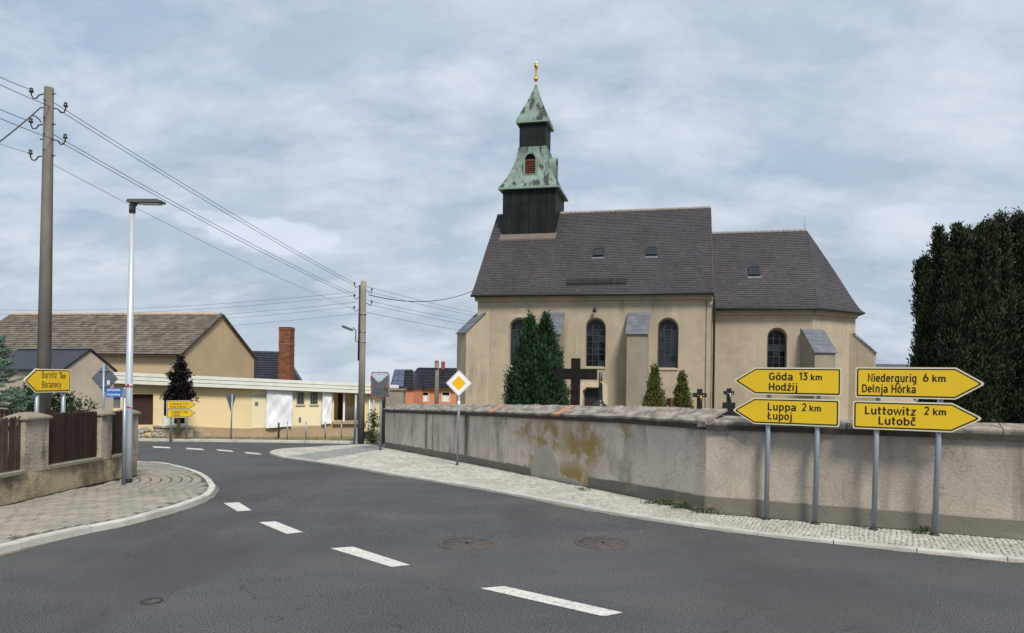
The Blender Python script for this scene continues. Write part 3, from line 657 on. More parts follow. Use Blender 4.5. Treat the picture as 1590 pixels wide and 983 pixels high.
# buttresses: wall-to-front sloped slate caps
def buttress(cu, cy, e, w, p, zt, zl, mt='buttress'):
    e = Vector((e[0], e[1], 0)).normalized(); s = Vector((-e.y, e.x, 0)); c = Vector((cu, cy, 0)); h = w / 2
    q = lambda a, b, z: c + s * a + e * b + UPZ * z
    root = C().add([q(-h, -.3, ZB), q(h, -.3, ZB), q(h, p, ZB), q(-h, p, ZB), q(-h, -.3, zt + .2), q(h, -.3, zt + .2), q(h, p, zl), q(-h, p, zl)],
                   [(0, 1, 2, 3), (4, 5, 6, 7), (0, 1, 5, 4), (1, 2, 6, 5), (2, 3, 7, 6), (3, 0, 4, 7)]).build('buttress', MT[mt], church)
    sl = (zt - zl) / p; rows = 6; k = 1 / math.hypot(1, sl)
    for i in range(rows):                                       # courses of slate, each lapping the one below
        b0 = p + .09 - (p + .09) * i / rows; b1 = b0 - (p + .09) / rows - .03
        z0_, z1_ = zl + (p - b0) * sl + .045, zl + (p - b1) * sl + .028
        m = C(); hh = h + .07
        vs = [q(-hh, b0, z0_ - .03), q(hh, b0, z0_ - .03), q(hh, b1, z1_ - .03), q(-hh, b1, z1_ - .03), q(-hh, b0, z0_), q(hh, b0, z0_), q(hh, b1, z1_), q(-hh, b1, z1_)]
        m.add(vs, [(0, 1, 2, 3), (4, 5, 6, 7), (0, 1, 5, 4), (1, 2, 6, 5), (2, 3, 7, 6), (3, 0, 4, 7)]).build('slate_course', MT['slate'], root)
PB = 1.15
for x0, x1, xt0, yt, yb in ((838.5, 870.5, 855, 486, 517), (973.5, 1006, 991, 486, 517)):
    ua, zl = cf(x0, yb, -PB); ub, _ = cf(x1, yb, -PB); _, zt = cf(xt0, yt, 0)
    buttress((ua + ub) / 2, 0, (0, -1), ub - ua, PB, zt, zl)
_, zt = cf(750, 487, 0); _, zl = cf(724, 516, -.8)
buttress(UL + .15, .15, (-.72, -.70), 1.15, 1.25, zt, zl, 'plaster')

# roof: courses of small flat tiles on a solid deck
def prof(t, fl): return t - fl * math.exp(-t * 7) * t * 3.2 if fl else t
class Facet:
    """roof face between left and right edges; plan runs linearly, height follows a slightly hollow curve"""
    def __init__(self, a, b, c, d, fl): self.a, self.b, self.c, self.d, self.fl = Vector(a), Vector(b), Vector(c), Vector(d), fl
    def L(self, t): p = self.a.lerp(self.c, t); p.z = self.a.z + (self.c.z - self.a.z) * prof(t, self.fl); return p
    def Rr(self, t): p = self.b.lerp(self.d, t); p.z = self.b.z + (self.d.z - self.b.z) * prof(t, self.fl); return p
def deck(mb, F, n=14):
    vs = []
    for i in range(n + 1): vs += [F.L(i / n), F.Rr(i / n)]
    mb.add(vs, [(2 * i, 2 * i + 1, 2 * i + 3, 2 * i + 2) for i in range(n)])
def tiles(mb, F, tw, ex, th=0.022, skip=None):
    S = 200; pts = [(F.L(i / S) + F.Rr(i / S)) / 2 for i in range(S + 1)]; acc = [0]
    for p, q in zip(pts, pts[1:]): acc.append(acc[-1] + (q - p).length)
    rows = max(2, round(acc[-1] / ex)); ts = []
    j = 0
    for k in range(rows + 1):
        L = acc[-1] * k / rows
        while j < S - 1 and acc[j + 1] < L: j += 1
        ts.append(min(1, (j + (L - acc[j]) / max(1e-9, acc[j + 1] - acc[j])) / S))
    for k in range(rows):
        a0, b0, a1, b1 = F.L(ts[k]), F.Rr(ts[k]), F.L(ts[k + 1]), F.Rr(ts[k + 1])
        w0 = (b0 - a0).length
        if w0 < tw * .5: continue
        nrm = (b0 - a0).cross((a1 + b1) / 2 - (a0 + b0) / 2).normalized()
        if nrm.z < 0: nrm = -nrm
        n = max(1, round(w0 / tw)); off = (k % 2) * .5
        e = [0.0] + [min(1, max(0, (i + off + (0 if off else 0)) / n)) for i in range(0 if off else 1, n + (0 if off else 0))] + [1.0]
        for s0, s1 in zip(e, e[1:]):
            if s1 - s0 < 1e-4: continue
            gp_ = .004 / w0; s0 += gp_; s1 -= gp_
            lift = th * 1.7 + random.uniform(-.004, .006); lo = .004
            A, B = a0.lerp(b0, s0), a0.lerp(b0, s1); Cc, D = a1.lerp(b1, s1), a1.lerp(b1, s0)
            if skip and skip((A + Cc) / 2): continue
            vs = [A + nrm * lift, B + nrm * lift, Cc + nrm * (lo + th * .5), D + nrm * (lo + th * .5), A, B]
            mb.add(vs, [(0, 1, 2, 3), (4, 5, 1, 0), (4, 0, 3), (5, 2, 1)])
OL = UL - .32
NF = Facet((OL, -EO, ZE), (.06, -EO, ZE), (OL, YR, ZR), (.06, YR, ZR), 0.10)
NBk = Facet((.06, ND + EO, ZE), (OL, ND + EO, ZE), (.06, YR, ZR), (OL, YR, ZR), 0.10)
d_ = C(); deck(d_, NF); deck(d_, NBk); nroof = d_.build('nave_roof', MT['roof'], church)
vm = C()
for u in (OL + .03, .035):                                    # verge boards close the tile edge
    vm = C()
    for F in (NF, NBk):
        for k in range(10):
            a, b = F.L(k / 10), F.L((k + 1) / 10); a.x = b.x = u
            vm.bar(a - UPZ * .06, b - UPZ * .06, .05, .16)
    vm.build('verge_board', MT['roof'], nroof)
TUx = cf(821, 366, 3.9)[0] - .03; TY = YR; TS = 1.72
tm = C(); tiles(tm, NF, .19, .165, skip=lambda p: abs(p.x - TUx) < TS - .1 and p.y > TY - TS); tiles(tm, NBk, .24, .30); tm.build('roof_tiles', MT['roof'], nroof, kind='stuff')
rg = C(); x = TUx + TS + .05
while x < -.30:
    rg.lathe((x, YR, ZR - .03), [(.125, 0), (.125, .31), (.11, .31)], 8, (0, 1, 0), UPZ, (1, 0, 0)); x += .325
x = OL
while x < TUx - TS - .2:
    rg.lathe((x, YR, ZR - .03), [(.125, 0), (.125, .31), (.11, .31)], 8, (0, 1, 0), UPZ, (1, 0, 0)); x += .325
rg.build('ridge_tiles', MT['ridge'], nroof, kind='stuff')

# choir with a half-octagon end
CY0 = 1.0; HW = YR - CY0; UA = cf(1262, 560, CY0)[0]; SD = HW * math.tan(R(22.5)) * 2 * .7071
c1_ = (UA, CY0); c2_ = (UA + SD, CY0 + SD); c3_ = (UA + SD, 2 * YR - CY0 - SD); c4_ = (UA, 2 * YR - CY0)
WCx = win_rect(1191.4, 1222.5, 508.5, 592, CY0)
ch = C()
wall_holes(ch, [(-.1, ZB), (UA, ZB), (UA, ZE2 + .22), (-.1, ZE2 + .22)], [arch(*WCx)], CY0, 0.36, 0.10)
for a, b in ((c1_, c2_), (c2_, c3_), (c3_, c4_), (c4_, (-.1, 2 * YR - CY0))):
    ch.add([(a[0], a[1], ZB), (b[0], b[1], ZB), (b[0], b[1], ZE2 + .22), (a[0], a[1], ZE2 + .22)], [(0, 1, 2, 3)])
ch.build('choir_wall', MT['plaster'], church)
cm = C(); cornice(cm, [(.0, CY0 - .002), c1_, c2_, c3_], .22, ZE2 - .33, ZE2 - .02); cm.build('choir_cornice', MT['plaster'], church)
church_window(WCx, CY0, bars=(3, 7))
UR2 = cf(1252, 358, YR)[0]
def outp(p, q=None): return p
k_ = EO
e0 = (0.06, CY0 - k_); e1 = (UA + k_ * math.tan(R(22.5)), CY0 - k_); e2 = (UA + SD + k_, CY0 + SD - k_ * math.tan(R(22.5))); e3 = (UA + SD + k_, 2 * YR - e2[1]); e4 = (e1[0], 2 * YR - e1[1]); e5 = (.06, 2 * YR - e0[1])
FLC = .20
AP = (UR2, YR, ZR2); CF_ = [Facet((*e0, ZE2), (*e1, ZE2), (.06, YR, ZR2), AP, FLC), Facet((*e1, ZE2), (*e2, ZE2), AP, AP, FLC), Facet((*e2, ZE2), (*e3, ZE2), AP, AP, FLC), Facet((*e3, ZE2), (*e4, ZE2), AP, AP, FLC),
                            Facet((*e4, ZE2), (*e5, ZE2), AP, (.06, YR, ZR2), FLC)]
d_ = C()
for F in CF_: deck(d_, F, 18)
soff = [e0, e1, e2, e3, e4, e5]; ins = [(.06, CY0), c1_, c2_, c3_, c4_, (.06, 2 * YR - CY0)]
for i in range(5): d_.add([(*soff[i], ZE2 - .01), (*soff[i + 1], ZE2 - .01), (*ins[i + 1], ZE2 - .01), (*ins[i], ZE2 - .01)], [(0, 1, 2, 3)])
croof = d_.build('choir_roof', MT['roof'], church)
tm = C(); [tiles(tm, F, .19, .165) for F in CF_[:3]]; tm.build('roof_tiles', MT['roof'], croof, kind='stuff')
rg = C(); x = .12
while x < UR2 - .3:
    rg.lathe((x, YR, ZR2 - .03), [(.12, 0), (.12, .31), (.105, .31)], 8, (0, 1, 0), UPZ, (1, 0, 0)); x += .325
rg.build('ridge_tiles', MT['ridge'], croof, kind='stuff')
C().tube([(UR2 - .1, YR, ZR2), (UR2 - .1, YR, ZR2 + .95)], .014, 6).build('lightning_rod', MT['galv'], croof)
zt_ = cf(1240, 513, CY0)[1]; zl_ = cf(1262, 546, CY0 - .9)[1]
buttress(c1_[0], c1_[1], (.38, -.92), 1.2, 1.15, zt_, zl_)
zt_ = cf(1320, 516, 3.7)[1]; zl_ = cf(1350, 547, 3.7)[1]
buttress(c2_[0], c2_[1], (.95, -.30), 1.0, 1.05, zt_ - .1, zl_, 'plaster')

# gutters, downpipe, skylights, snow guard, wall lamp
gm = C(); gm.tube([(OL, -EO - .05, ZE - .05), (.06, -EO - .05, ZE - .05)], .07, 8); gm.tube([(e0[0], e0[1] - .05, ZE2 - .05), (e1[0], e1[1] - .05, ZE2 - .05), (e2[0] + .04, e2[1] - .02, ZE2 - .05), (e3[0] + .05, e3[1], ZE2 - .05)], .065, 8)
gm.build('gutter', MT['pvc'], church)
dp = C(); dp.tube([(.02, -EO - .05, ZE - .08), (.10, -.10, ZE - .55), (.10, -.10, ZB + .6)], .06, 10)
for z in (ZE - 1.5, ZE - 3.5, ZE - 5.5): dp.tube([(.10, -.10, z - .03), (.10, -.10, z + .03)], .075, 10)
dp.build('downpipe', MT['pvc'], church)
C().tube([(-.32, -.03, ZE - .4), (-.32, -.03, ZB + .5)], .012, 6).build('lightning_cable', MT['iron'], church)
def on_roof(F, px, py):
    best = None
    for i in range(200):
        t = i / 200; p = F.L(t); w = cw((0, p.y, p.z)); u, z = cf(px, py, p.y); e = abs(z - p.z)
        if best is None or e < best[0]: best = (e, u, t)
    return best[1], best[2]
def skylight(F, parent, px, py, w=.62, h=.78):
    u, t = on_roof(F, px, py); p = F.L(t); q = F.L(min(1, t + .02)); sl = Vector((0, q.y - p.y, q.z - p.z)).normalized(); nn = Vector((0, -sl.z, sl.y)); c = Vector((u, p.y, p.z)) + nn * .07
    m = C(); hw, hh, f = w / 2, h / 2, .06
    m.box(c - Vector((hw - f / 2, 0, 0)), (f, h, .1), (1, 0, 0), sl, nn); m.box(c + Vector((hw - f / 2, 0, 0)), (f, h, .1), (1, 0, 0), sl, nn)
    m.box(c + sl * (hh - f / 2), (w - 2 * f, f, .1), (1, 0, 0), sl, nn); m.box(c - sl * (hh - f / 2), (w - 2 * f, f, .1), (1, 0, 0), sl, nn)
    fr = m.build('skylight', MT['iron'], parent)
    C().box(c - sl * (hh + .17) - nn * .035, (w + .12, .16, .016), (1, 0, 0), sl, nn).build('lead_apron', MT['signback'], fr)
    C().box(c + nn * .02, (w - 2 * f, h - 2 * f, .02), (1, 0, 0), sl, nn).build('pane', MT['solar_glass'], fr)
MT['solar_glass'] = mat('sky_reflecting_glass', (0.02, 0.026, 0.034), 0.15, 0.1, 2, 0, spec=0.35)
skylight(NF, nroof, 929.5, 393); skylight(NF, nroof, 1012, 391.5); skylight(CF_[0], croof, 1171, 421.5)
u0, t0 = on_roof(NF, 881, 443); u1, _ = on_roof(NF, 972, 443); p = NF.L(t0)
m = C()
for dz in (.10, .22, .32): m.span((u0, p.y - .10, p.z + dz), (u1, p.y - .075, p.z + dz + .025))
k = 0; x = u0
while x < u1: m.span((x, p.y - .095, p.z - .02), (x + .035, p.y - .08, p.z + .34)); x += .085
for k in range(5):
    x = u0 + (u1 - u0) * k / 4; m.bar((x, p.y - .09, p.z + .3), (x, p.y + .35, p.z + .33), .03, .03)
m.build('snow_guard', MT['iron'], nroof)
u, z = cf(924, 481); m = C(); m.tube([(u, 0, z + .1), (u, -.22, z + .16), (u, -.25, z + .05)], .02, 6); m.lathe((u, -.25, z - .2), [(.02, 0), (.09, .05), (.11, .2), (.06, .27), (.02, .3)], 10)
m.build('wall_lamp', MT['iron'], church)

# ridge turret
tu = Vector((TUx, TY, 0))
def ring(s, z): return [(TUx - s, TY - s, z), (TUx + s, TY - s, z), (TUx + s, TY + s, z), (TUx - s, TY + s, z)]
def rings(mb, L):
    vs = [p for s, z in L for p in ring(s, z)]
    mb.add(vs, [(4 * i + k, 4 * i + (k + 1) % 4, 4 * i + 4 + (k + 1) % 4, 4 * i + 4 + k) for i in range(len(L) - 1) for k in range(4)])
    mb.add(ring(*L[0]), [(3, 2, 1, 0)]); mb.add(ring(*L[-1]), [(0, 1, 2, 3)]); return mb
zf = lambda py, yo: cf(821, py, yo)[1]
YFt = TY - TS
Z_BASE = zf(376, YFt); Z_BOX = zf(294.5, YFt); Z_SK = zf(291.5, YFt - .25); Z_SH0 = zf(228, TY - .9); Z_EV = zf(189, TY - 1.0); Z_AP = zf(134, TY)
turret = rings(C(), [(TS - .03, Z_BASE - 2.2), (TS - .03, Z_BOX)]).build('turret', MT['black_metal'], church)
def sheet_panels(s, z0, z1, n, splits, right=True):
    for side in range(2 if right else 1):
        for k in range(n):
            w = 2 * s / n; a = -s + k * w + .012; b = a + w - .024
            zs = [z0] + sorted(z0 + (z1 - z0) * (q + random.uniform(-.06, .06)) for q in splits) + [z1]
            for za, zb in zip(zs, zs[1:]):
                o = random.uniform(.004, .012)
                m = C()
                if side == 0: m.span((TUx + a, TY - s - o, za + .006), (TUx + b, TY - s + .03, zb - .006))
                else: m.span((TUx + s - .03, TY + a, za + .006), (TUx + s + o, TY + b, zb - .006))
                m.build('metal_sheet', MT['black_metal'], turret)
_t = (YFt + EO) / (YR + EO); ZFL = ZE + (ZR - ZE) * prof(_t, .10)
sheet_panels(TS, ZFL + .12, Z_BOX - .002, 6, (.33, .68))
fl = C(); fl.add([(TUx - TS - .1, YFt - .40, ZFL - .30), (TUx + TS + .1, YFt - .40, ZFL - .30), (TUx + TS + .1, YFt + .05, ZFL + .14), (TUx - TS - .1, YFt + .05, ZFL + .14),
                  (TUx - TS - .1, YFt - .40, ZFL - .42), (TUx + TS + .1, YFt - .40, ZFL - .42), (TUx + TS + .1, YFt + .05, ZFL - .1), (TUx - TS - .1, YFt + .05, ZFL - .1)],
                 [(0, 1, 2, 3), (0, 4, 5, 1), (1, 5, 6, 2), (0, 3, 7, 4)])
fl.build('flashing', MT['flash'], turret)
SKP = [(TS + .24, Z_SK), (TS + .245, Z_SK + .06)]
for t in (.06, .14, .24, .36, .5, .65, .8, .92, 1.0):
    SKP.append((TS + .24 - (TS + .24 - .93) * (1 - (1 - t) ** 1.75), Z_SK + .06 + (Z_SH0 - Z_SK - .06) * t))
skirt = rings(C(), SKP).build('copper_skirt', MT['copper'], turret)
def seams(prof, n, name, mt, parent, hh=.035):
    m = C()
    for k in range(n + 1):
        f = -1 + 2 * k / n
        for (s0, z0), (s1, z1) in zip(prof, prof[1:]):
            f2 = f * .985
            m.bar((TUx + s0 * f2, TY - s0, z0), (TUx + s1 * f2, TY - s1, z1), .03, hh, (0, -1, .3))
            m.bar((TUx + s0, TY + s0 * f2, z0), (TUx + s1, TY + s1 * f2, z1), .03, hh, (1, 0, .3))
    m.build(name, mt, parent)
seams(SKP[1:], 6, 'standing_seams', MT['copper'], skirt)
rings(C(), [(TS + .255, Z_SK - .02), (TS + .255, Z_SK + .10)]).build('skirt_eaves', MT['copper_edge'], skirt)
SH = .875
rings(C(), [(SH - .02, Z_SH0 - .8), (SH - .02, Z_EV + .05)]).build('shaft', MT['black_metal'], turret)
sheet_panels(SH, Z_SH0 - .55, Z_EV - .02, 3, (.55,))
SP = [(1.06, Z_EV - .03), (1.065, Z_EV + .05)]
for t in (.08, .18, .32, .5, .7, .86, 1.0): SP.append((1.065 * (1 - t) ** 1.22 + .05, Z_EV + .05 + (Z_AP - Z_EV) * t))
spire = rings(C(), SP).build('spire', MT['copper'], turret); seams(SP[1:], 3, 'standing_seams', MT['copper'], spire, .025)
rings(C(), [(1.075, Z_EV - .05), (1.075, Z_EV + .035)]).build('spire_eaves', MT['copper_edge'], spire)
ZT = Z_AP + .02; bl = []
for k in range(9): t = -math.pi / 2 + math.pi * k / 8; bl.append((max(.01, .16 * math.cos(t)), .42 + .16 * math.sin(t)))
gold = C().tube([(TUx, TY, ZT - .2), (TUx, TY, ZT + .30)], [.06, .03], 8).lathe((TUx, TY, ZT), bl, 14).build('gilded_ball', MT['gold'], spire)
m = C(); zc = ZT + .56; ztop = zf(97, TY)
m.span((TUx - .075, TY - .03, zc), (TUx + .075, TY + .03, ztop - .25)); m.span((TUx - .045, TY - .38, zc + .62), (TUx + .045, TY + .38, zc + .78)); m.tube([(TUx, TY, ztop - .26), (TUx, TY, ztop + .1)], [.03, .008], 6)
m.lathe((TUx, TY, zc + .70), [(.11, -.08), (.14, 0), (.11, .08)], 8); m.build('gilded_cross', MT['gold'], spire)
def dormer(side):
    tf0 = cw
    def tfm(p):                                                 # (across, out, up) on one face of the skirt
        p = Vector(p)
        return tf0((TUx + p.x, TY - p.y, p.z)) if side == 0 else tf0((TUx + p.y, TY + p.x, p.z))
    z0 = zf(271, TY - 1.45); z1 = zf(239, TY - 1.45); o = 1.50; w = .34; r = w
    A = arch(-w, w, z0, z1, 10); B = arch(-w - .10, w + .10, z0 - .04, z1 + .10, 10); n = len(A)
    m = MB(tfm); m.poly([(u, o, z) for u, z in B], [[(u, o, z) for u, z in A]])
    m.add([(u, o, z) for u, z in B] + [(u, .8, z) for u, z in B], [(i, (i + 1) % n, n + (i + 1) % n, n + i) for i in range(n)])
    m.add([(u, o, z) for u, z in A] + [(u, o - .2, z) for u, z in A], [(i, (i + 1) % n, n + (i + 1) % n, n + i) for i in range(n)])
    rt = m.build('dormer', MT['copper'], turret)
    MB(tfm).poly([(u, o - .18, z) for u, z in A]).build('opening', MT['black_metal'], rt)
    k = 0; z = z0 + .05
    while z < z1 - .42:
        mm = MB(tfm); mm.add([(-w + .03, o - .05, z), (w - .03, o - .05, z), (w - .03, o - .14, z + .10), (-w + .03, o - .14, z + .10), (-w + .03, o - .05, z - .02), (w - .03, o - .05, z - .02), (w - .03, o - .14, z + .08), (-w + .03, o - .14, z + .08)],
                             [(0, 1, 2, 3), (4, 5, 6, 7), (0, 1, 5, 4), (2, 3, 7, 6), (1, 2, 6, 5), (0, 3, 7, 4)])
        mm.build('louvre', MT['rust_wood'], rt); z += .12
dormer(0); dormer(1)
#PART3
# ------------------------------------------------------------------ churchyard wall
WH = 1.50
wroot = thing('churchyard_wall', (WC.x, WC.y, g(WC.y)), 'long stained plaster wall with tiled coping around the churchyard', 'wall')
d1 = (WL - WC); d1.z = 0; L1 = d1.length; d1.normalize(); n1 = Vector((-d1.y, d1.x, 0)); n1 = n1 if n1.x < 0 else -n1   # towards the road
d2 = (WRe - WC); d2.z = 0; L2 = d2.length; d2.normalize(); n2 = Vector((d2.y, -d2.x, 0)); n2 = n2 if n2.y < 0 else -n2
MT['wall'] = MT['wall']
add_layer(MT['wall'], (0.105, 0.088, 0.075), lambda t: n_mul(t, n_noise(t, 1.0, 0.52, 0.66, 0.55, (2.2, 1.3, 0.5), 7), n_noise(t, 0.28, 0.40, 0.60, 1.0, (1, 1, 0.3), 3, (3, 0, 0))))
add_layer(MT['wall'], (0.17, 0.145, 0.12), lambda t: n_noise(t, 1.0, 0.52, 0.70, 0.55, (1.8, 1.1, 1.0), 9, (9, 4, 2)))
def wcrack(t):
    geo = t.nodes.new('ShaderNodeNewGeometry'); n = t.nodes.new('ShaderNodeTexNoise'); n.inputs['Scale'].default_value = 1.1; n.inputs['Detail'].default_value = 8; t.links.new(geo.outputs['Position'], n.inputs['Vector'])
    a = t.nodes.new('ShaderNodeMath'); a.operation = 'SUBTRACT'; t.links.new(n.outputs['Fac'], a.inputs[0]); a.inputs[1].default_value = 0.5
    b = t.nodes.new('ShaderNodeMath'); b.operation = 'ABSOLUTE'; t.links.new(a.outputs[0], b.inputs[0])
    r = t.nodes.new('ShaderNodeMapRange'); t.links.new(b.outputs[0], r.inputs[0])
    for i_, v_ in ((1, 0.0), (2, 0.004), (3, 0.8), (4, 0.0)): r.inputs[i_].default_value = v_
    return r.outputs[0]
def on_wall(px, py): return hit(px, py, WC, n1)
for (px, py, rx, rz, amt, sc_, lo_, off_) in ((905, 690, 1.0, .5, .95, 2.4, .44, (2, 7, 0)), (890, 742, .9, .34, .95, 2.0, .42, (1, 3, 2)), (850, 675, 1.5, .40, .85, 2.6, .48, (5, 1, 0)), (800, 655, 1.9, .30, .8, 2.6, .50, (8, 1, 4)), (968, 676, .35, .35, .7, 3.0, .5, (4, 4, 1)), (822, 720, .6, .5, .7, 3.0, .50, (6, 2, 2)), (875, 660, 2.2, .3, .6, 3.0, .5, (9, 2, 6))):
    cpos = tuple(on_wall(px, py)); rx *= 1.5; rz *= 1.3; amt = min(1, amt * 1.1)
    add_layer(MT['wall'], (0.33, 0.235, 0.085) if px != 800 else (0.34, 0.25, 0.11), (lambda cpos, rx, rz, amt, sc_, lo_, off_: lambda t: n_mul(t, n_blob(t, cpos, (rx * .55, rx, rz), 1.0), n_noise(t, sc_, lo_, lo_ + .09, amt, (1, .7, .8), 8, off_)))(cpos, rx, rz, amt, sc_, lo_, off_))

for (px, w_, amt) in ((724, .30, .9), (662, .28, .85), (672, .14, .6), (689, .2, .6), (612, .16, .6), (640, .15, .5), (752, .22, .45), (775, .3, .4), (705, .2, .5)):
    q_ = on_wall(px, 680)
    add_layer(MT['wall'], (0.075, 0.062, 0.052), (lambda q_, w_, amt: lambda t: n_mul(t, n_blob(t, (q_.x, q_.y, g(q_.y) + 1.2), (w_ * .6, w_, 1.9), amt), n_noise(t, 1.0, 0.34, 0.60, 1.0, (6, 4, .45), 6)))(q_, w_, amt))
add_layer(MT['wall'], (0.12, 0.10, 0.085), lambda t: n_mul(t, wcrack(t), n_noise(t, 0.45, 0.5, 0.6, 1.0, (1, 1, 1), 4, (2, 2, 7))))
add_layer(MT['wall_new'], (0.12, 0.10, 0.085), lambda t: n_mul(t, wcrack(t), n_noise(t, 0.45, 0.46, 0.56, 1.0, (1, 1, 1), 4, (2, 2, 7))))
add_layer(MT['wall_new'], (0.15, 0.13, 0.11), lambda t: n_noise(t, 1.0, 0.56, 0.72, 0.7, (3.0, 3.0, 0.35), 7, (5, 5, 1)))
add_layer(MT['wall_foot'], (0.28, 0.26, 0.20), lambda t: n_noise(t, 1.6, 0.58, 0.68, 0.6, (1, 1, 2), 6))
def wall_run(P, d, n, L, steps):
    m = MB(); foot = MB(); th = .34
    for i in range(steps):
        a, b = P + d * (L * i / steps), P + d * (L * (i + 1) / steps)
        A, B = a - n * th, b - n * th
        za, zb = g(a.y), g(b.y)
        v = [(a.x, a.y, za - .1), (b.x, b.y, zb - .1), (b.x, b.y, zb + WH), (a.x, a.y, za + WH), (A.x, A.y, za - .1), (B.x, B.y, zb - .1), (B.x, B.y, zb + WH), (A.x, A.y, za + WH)]
        m.add(v, [(0, 1, 2, 3), (5, 4, 7, 6), (3, 2, 6, 7)])
    return m
wb = wall_run(WC, d1, n1, L1, 20); wall_run(WC, d2, n2, L2, 12).build('plaster_body', MT['wall_new'], wroot)
e_ = WL; E2 = WL - n1 * .34; z_ = g(WL.y); wb.add([(e_.x, e_.y, z_ - .1), (E2.x, E2.y, z_ - .1), (E2.x, E2.y, z_ + WH), (e_.x, e_.y, z_ + WH)], [(0, 1, 2, 3)])
wb.build('plaster_body', MT['wall'], wroot)
# cement foot, proud of the plaster
def foot_run(P, d, n, s0, s1, h0, h1, steps, jit):
    m = MB(); vs = []
    for i in range(steps + 1):
        s = s0 + (s1 - s0) * i / steps; p = P + d * s + n * .022; q = P + d * s; h = h0 + (h1 - h0) * i / steps + random.uniform(-jit, jit); z = g(p.y)
        vs += [(p.x, p.y, z - .05), (p.x, p.y, z + h), (q.x, q.y, z + h + .012)]
    m.add(vs, [(3 * i + k, 3 * i + 3 + k, 3 * i + 4 + k, 3 * i + 1 + k) for i in range(steps) for k in (0, 1)]); return m
f1 = foot_run(WC, d2, n2, -.02, L2, .33, .30, 40, .006); f1.build('cement_foot', MT['wall_foot'], wroot)
f2 = foot_run(WC, d1, n1, -.02, 3.6, .33, .26, 16, .008); f2.build('cement_foot', MT['wall_foot'], wroot)
f3 = foot_run(WC, d1, n1, 6.2, L1, .24, .27, 50, .022); f3.build('cement_foot', MT['wall_foot'], wroot)
# dark uneven strip over the joint where the pavement meets the walls
def joint_strip(P, d, n, L, step, dz, parent, w0=.03):
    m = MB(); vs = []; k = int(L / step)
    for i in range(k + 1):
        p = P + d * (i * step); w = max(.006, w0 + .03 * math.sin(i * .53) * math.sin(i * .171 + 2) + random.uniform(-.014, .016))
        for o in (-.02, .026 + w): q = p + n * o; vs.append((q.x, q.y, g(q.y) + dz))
    m.add(vs, [(2 * i, 2 * i + 1, 2 * i + 3, 2 * i + 2) for i in range(k)]).build('dark_joint', MT['foot_joint'], parent)
MT['foot_joint'] = mat('dark_foot_joint', (0.045, 0.042, 0.030), 0.95, 0.35, 6, 0.5, 60)
joint_strip(WC, d1, n1, L1, .12, RHT + .006, prt); joint_strip(WC, d2, n2, L2, .12, RHT + .006, prt, .012)
_a = Vector((FX(4.6), 4.6, 0)); _b = Vector((FX(FCY), FCY, 0)); joint_strip(_a, (_b - _a).normalized(), Vector((1, 0, 0)), (_b - _a).length, .1, KH + .016, pl, .035)
# pale repair patch
pt = MB(); pp = [(809, 741), (815, 733), (822, 724), (827, 712), (832, 703), (839, 696), (845, 690.5), (850, 691), (856, 697), (861, 708), (866, 722), (869, 735), (872, 741), (880, 742), (893, 744), (901, 751), (906, 758), (893, 758), (876, 755), (868, 753), (850, 750), (830, 746)]
pw_ = []
for x, y in pp: pw_.append(hit(x, y, WC + n1 * .012, n1))
pt.prism(pw_, -n1 * .03); pt.build('repair_patch', MT['wall_patch'], wroot)

# coping: sloping tiles along the old part, flat slabs along the new part
def slab_mesh(): 
    m = MB(); m.add([(-.5, 0, -.035), (.5, 0, -.035), (.5, 1, -.02), (-.5, 1, -.02), (-.5, 0, .0), (.5, 0, .0), (.5, .02, .018), (-.5, .02, .018), (.5, 1, .02), (-.5, 1, .02)],
                    [(0, 1, 2, 3), (0, 4, 5, 1), (4, 7, 6, 5), (7, 9, 8, 6), (2, 8, 9, 3), (0, 3, 9, 7, 4), (1, 5, 6, 8, 2)]); return m
cop_me = shared('coping_tile', slab_mesh(), MT['coping'])
s = 0.10; k = 0; CPW = .50
while s < L1 + .05:
    w = .30; p = WC + d1 * s + n1 * .075; z = g(p.y) + WH + .02
    sl = (g(p.y + .2) - g(p.y - .2)) / .4 * d1.y
    ax = (d1 + UPZ * sl).normalized(); ay = (-n1 + UPZ * .42).normalized(); az = ax.cross(ay).normalized()
    if az.z < 0: ax, az = -ax, -az
    M_ = frame(ax * (w - .008), ay * (CPW + random.uniform(-.03, .03)), az * 1.0, (p.x, p.y, z + .035 + random.uniform(-.004, .004)))
    piece('coping_tile', cop_me, M_, wroot, MT['coping_orange'] if k in (16, 28) else None); s += w; k += 1
s = 0.12
while s < L2:
    w = 1.0; p = WC + d2 * (s + w / 2) + n2 * .045; z = g(p.y) + WH
    ay = (-n2 + UPZ * .16).normalized(); ax = d2; az = ax.cross(ay).normalized()
    if az.z < 0: ax, az = -ax, -az
    piece('coping_slab', cop_me, frame(ax * (w - .012), ay * .46, az * 1.5, (p.x, p.y, z + .055 + random.uniform(-.004, .004))), wroot); s += w
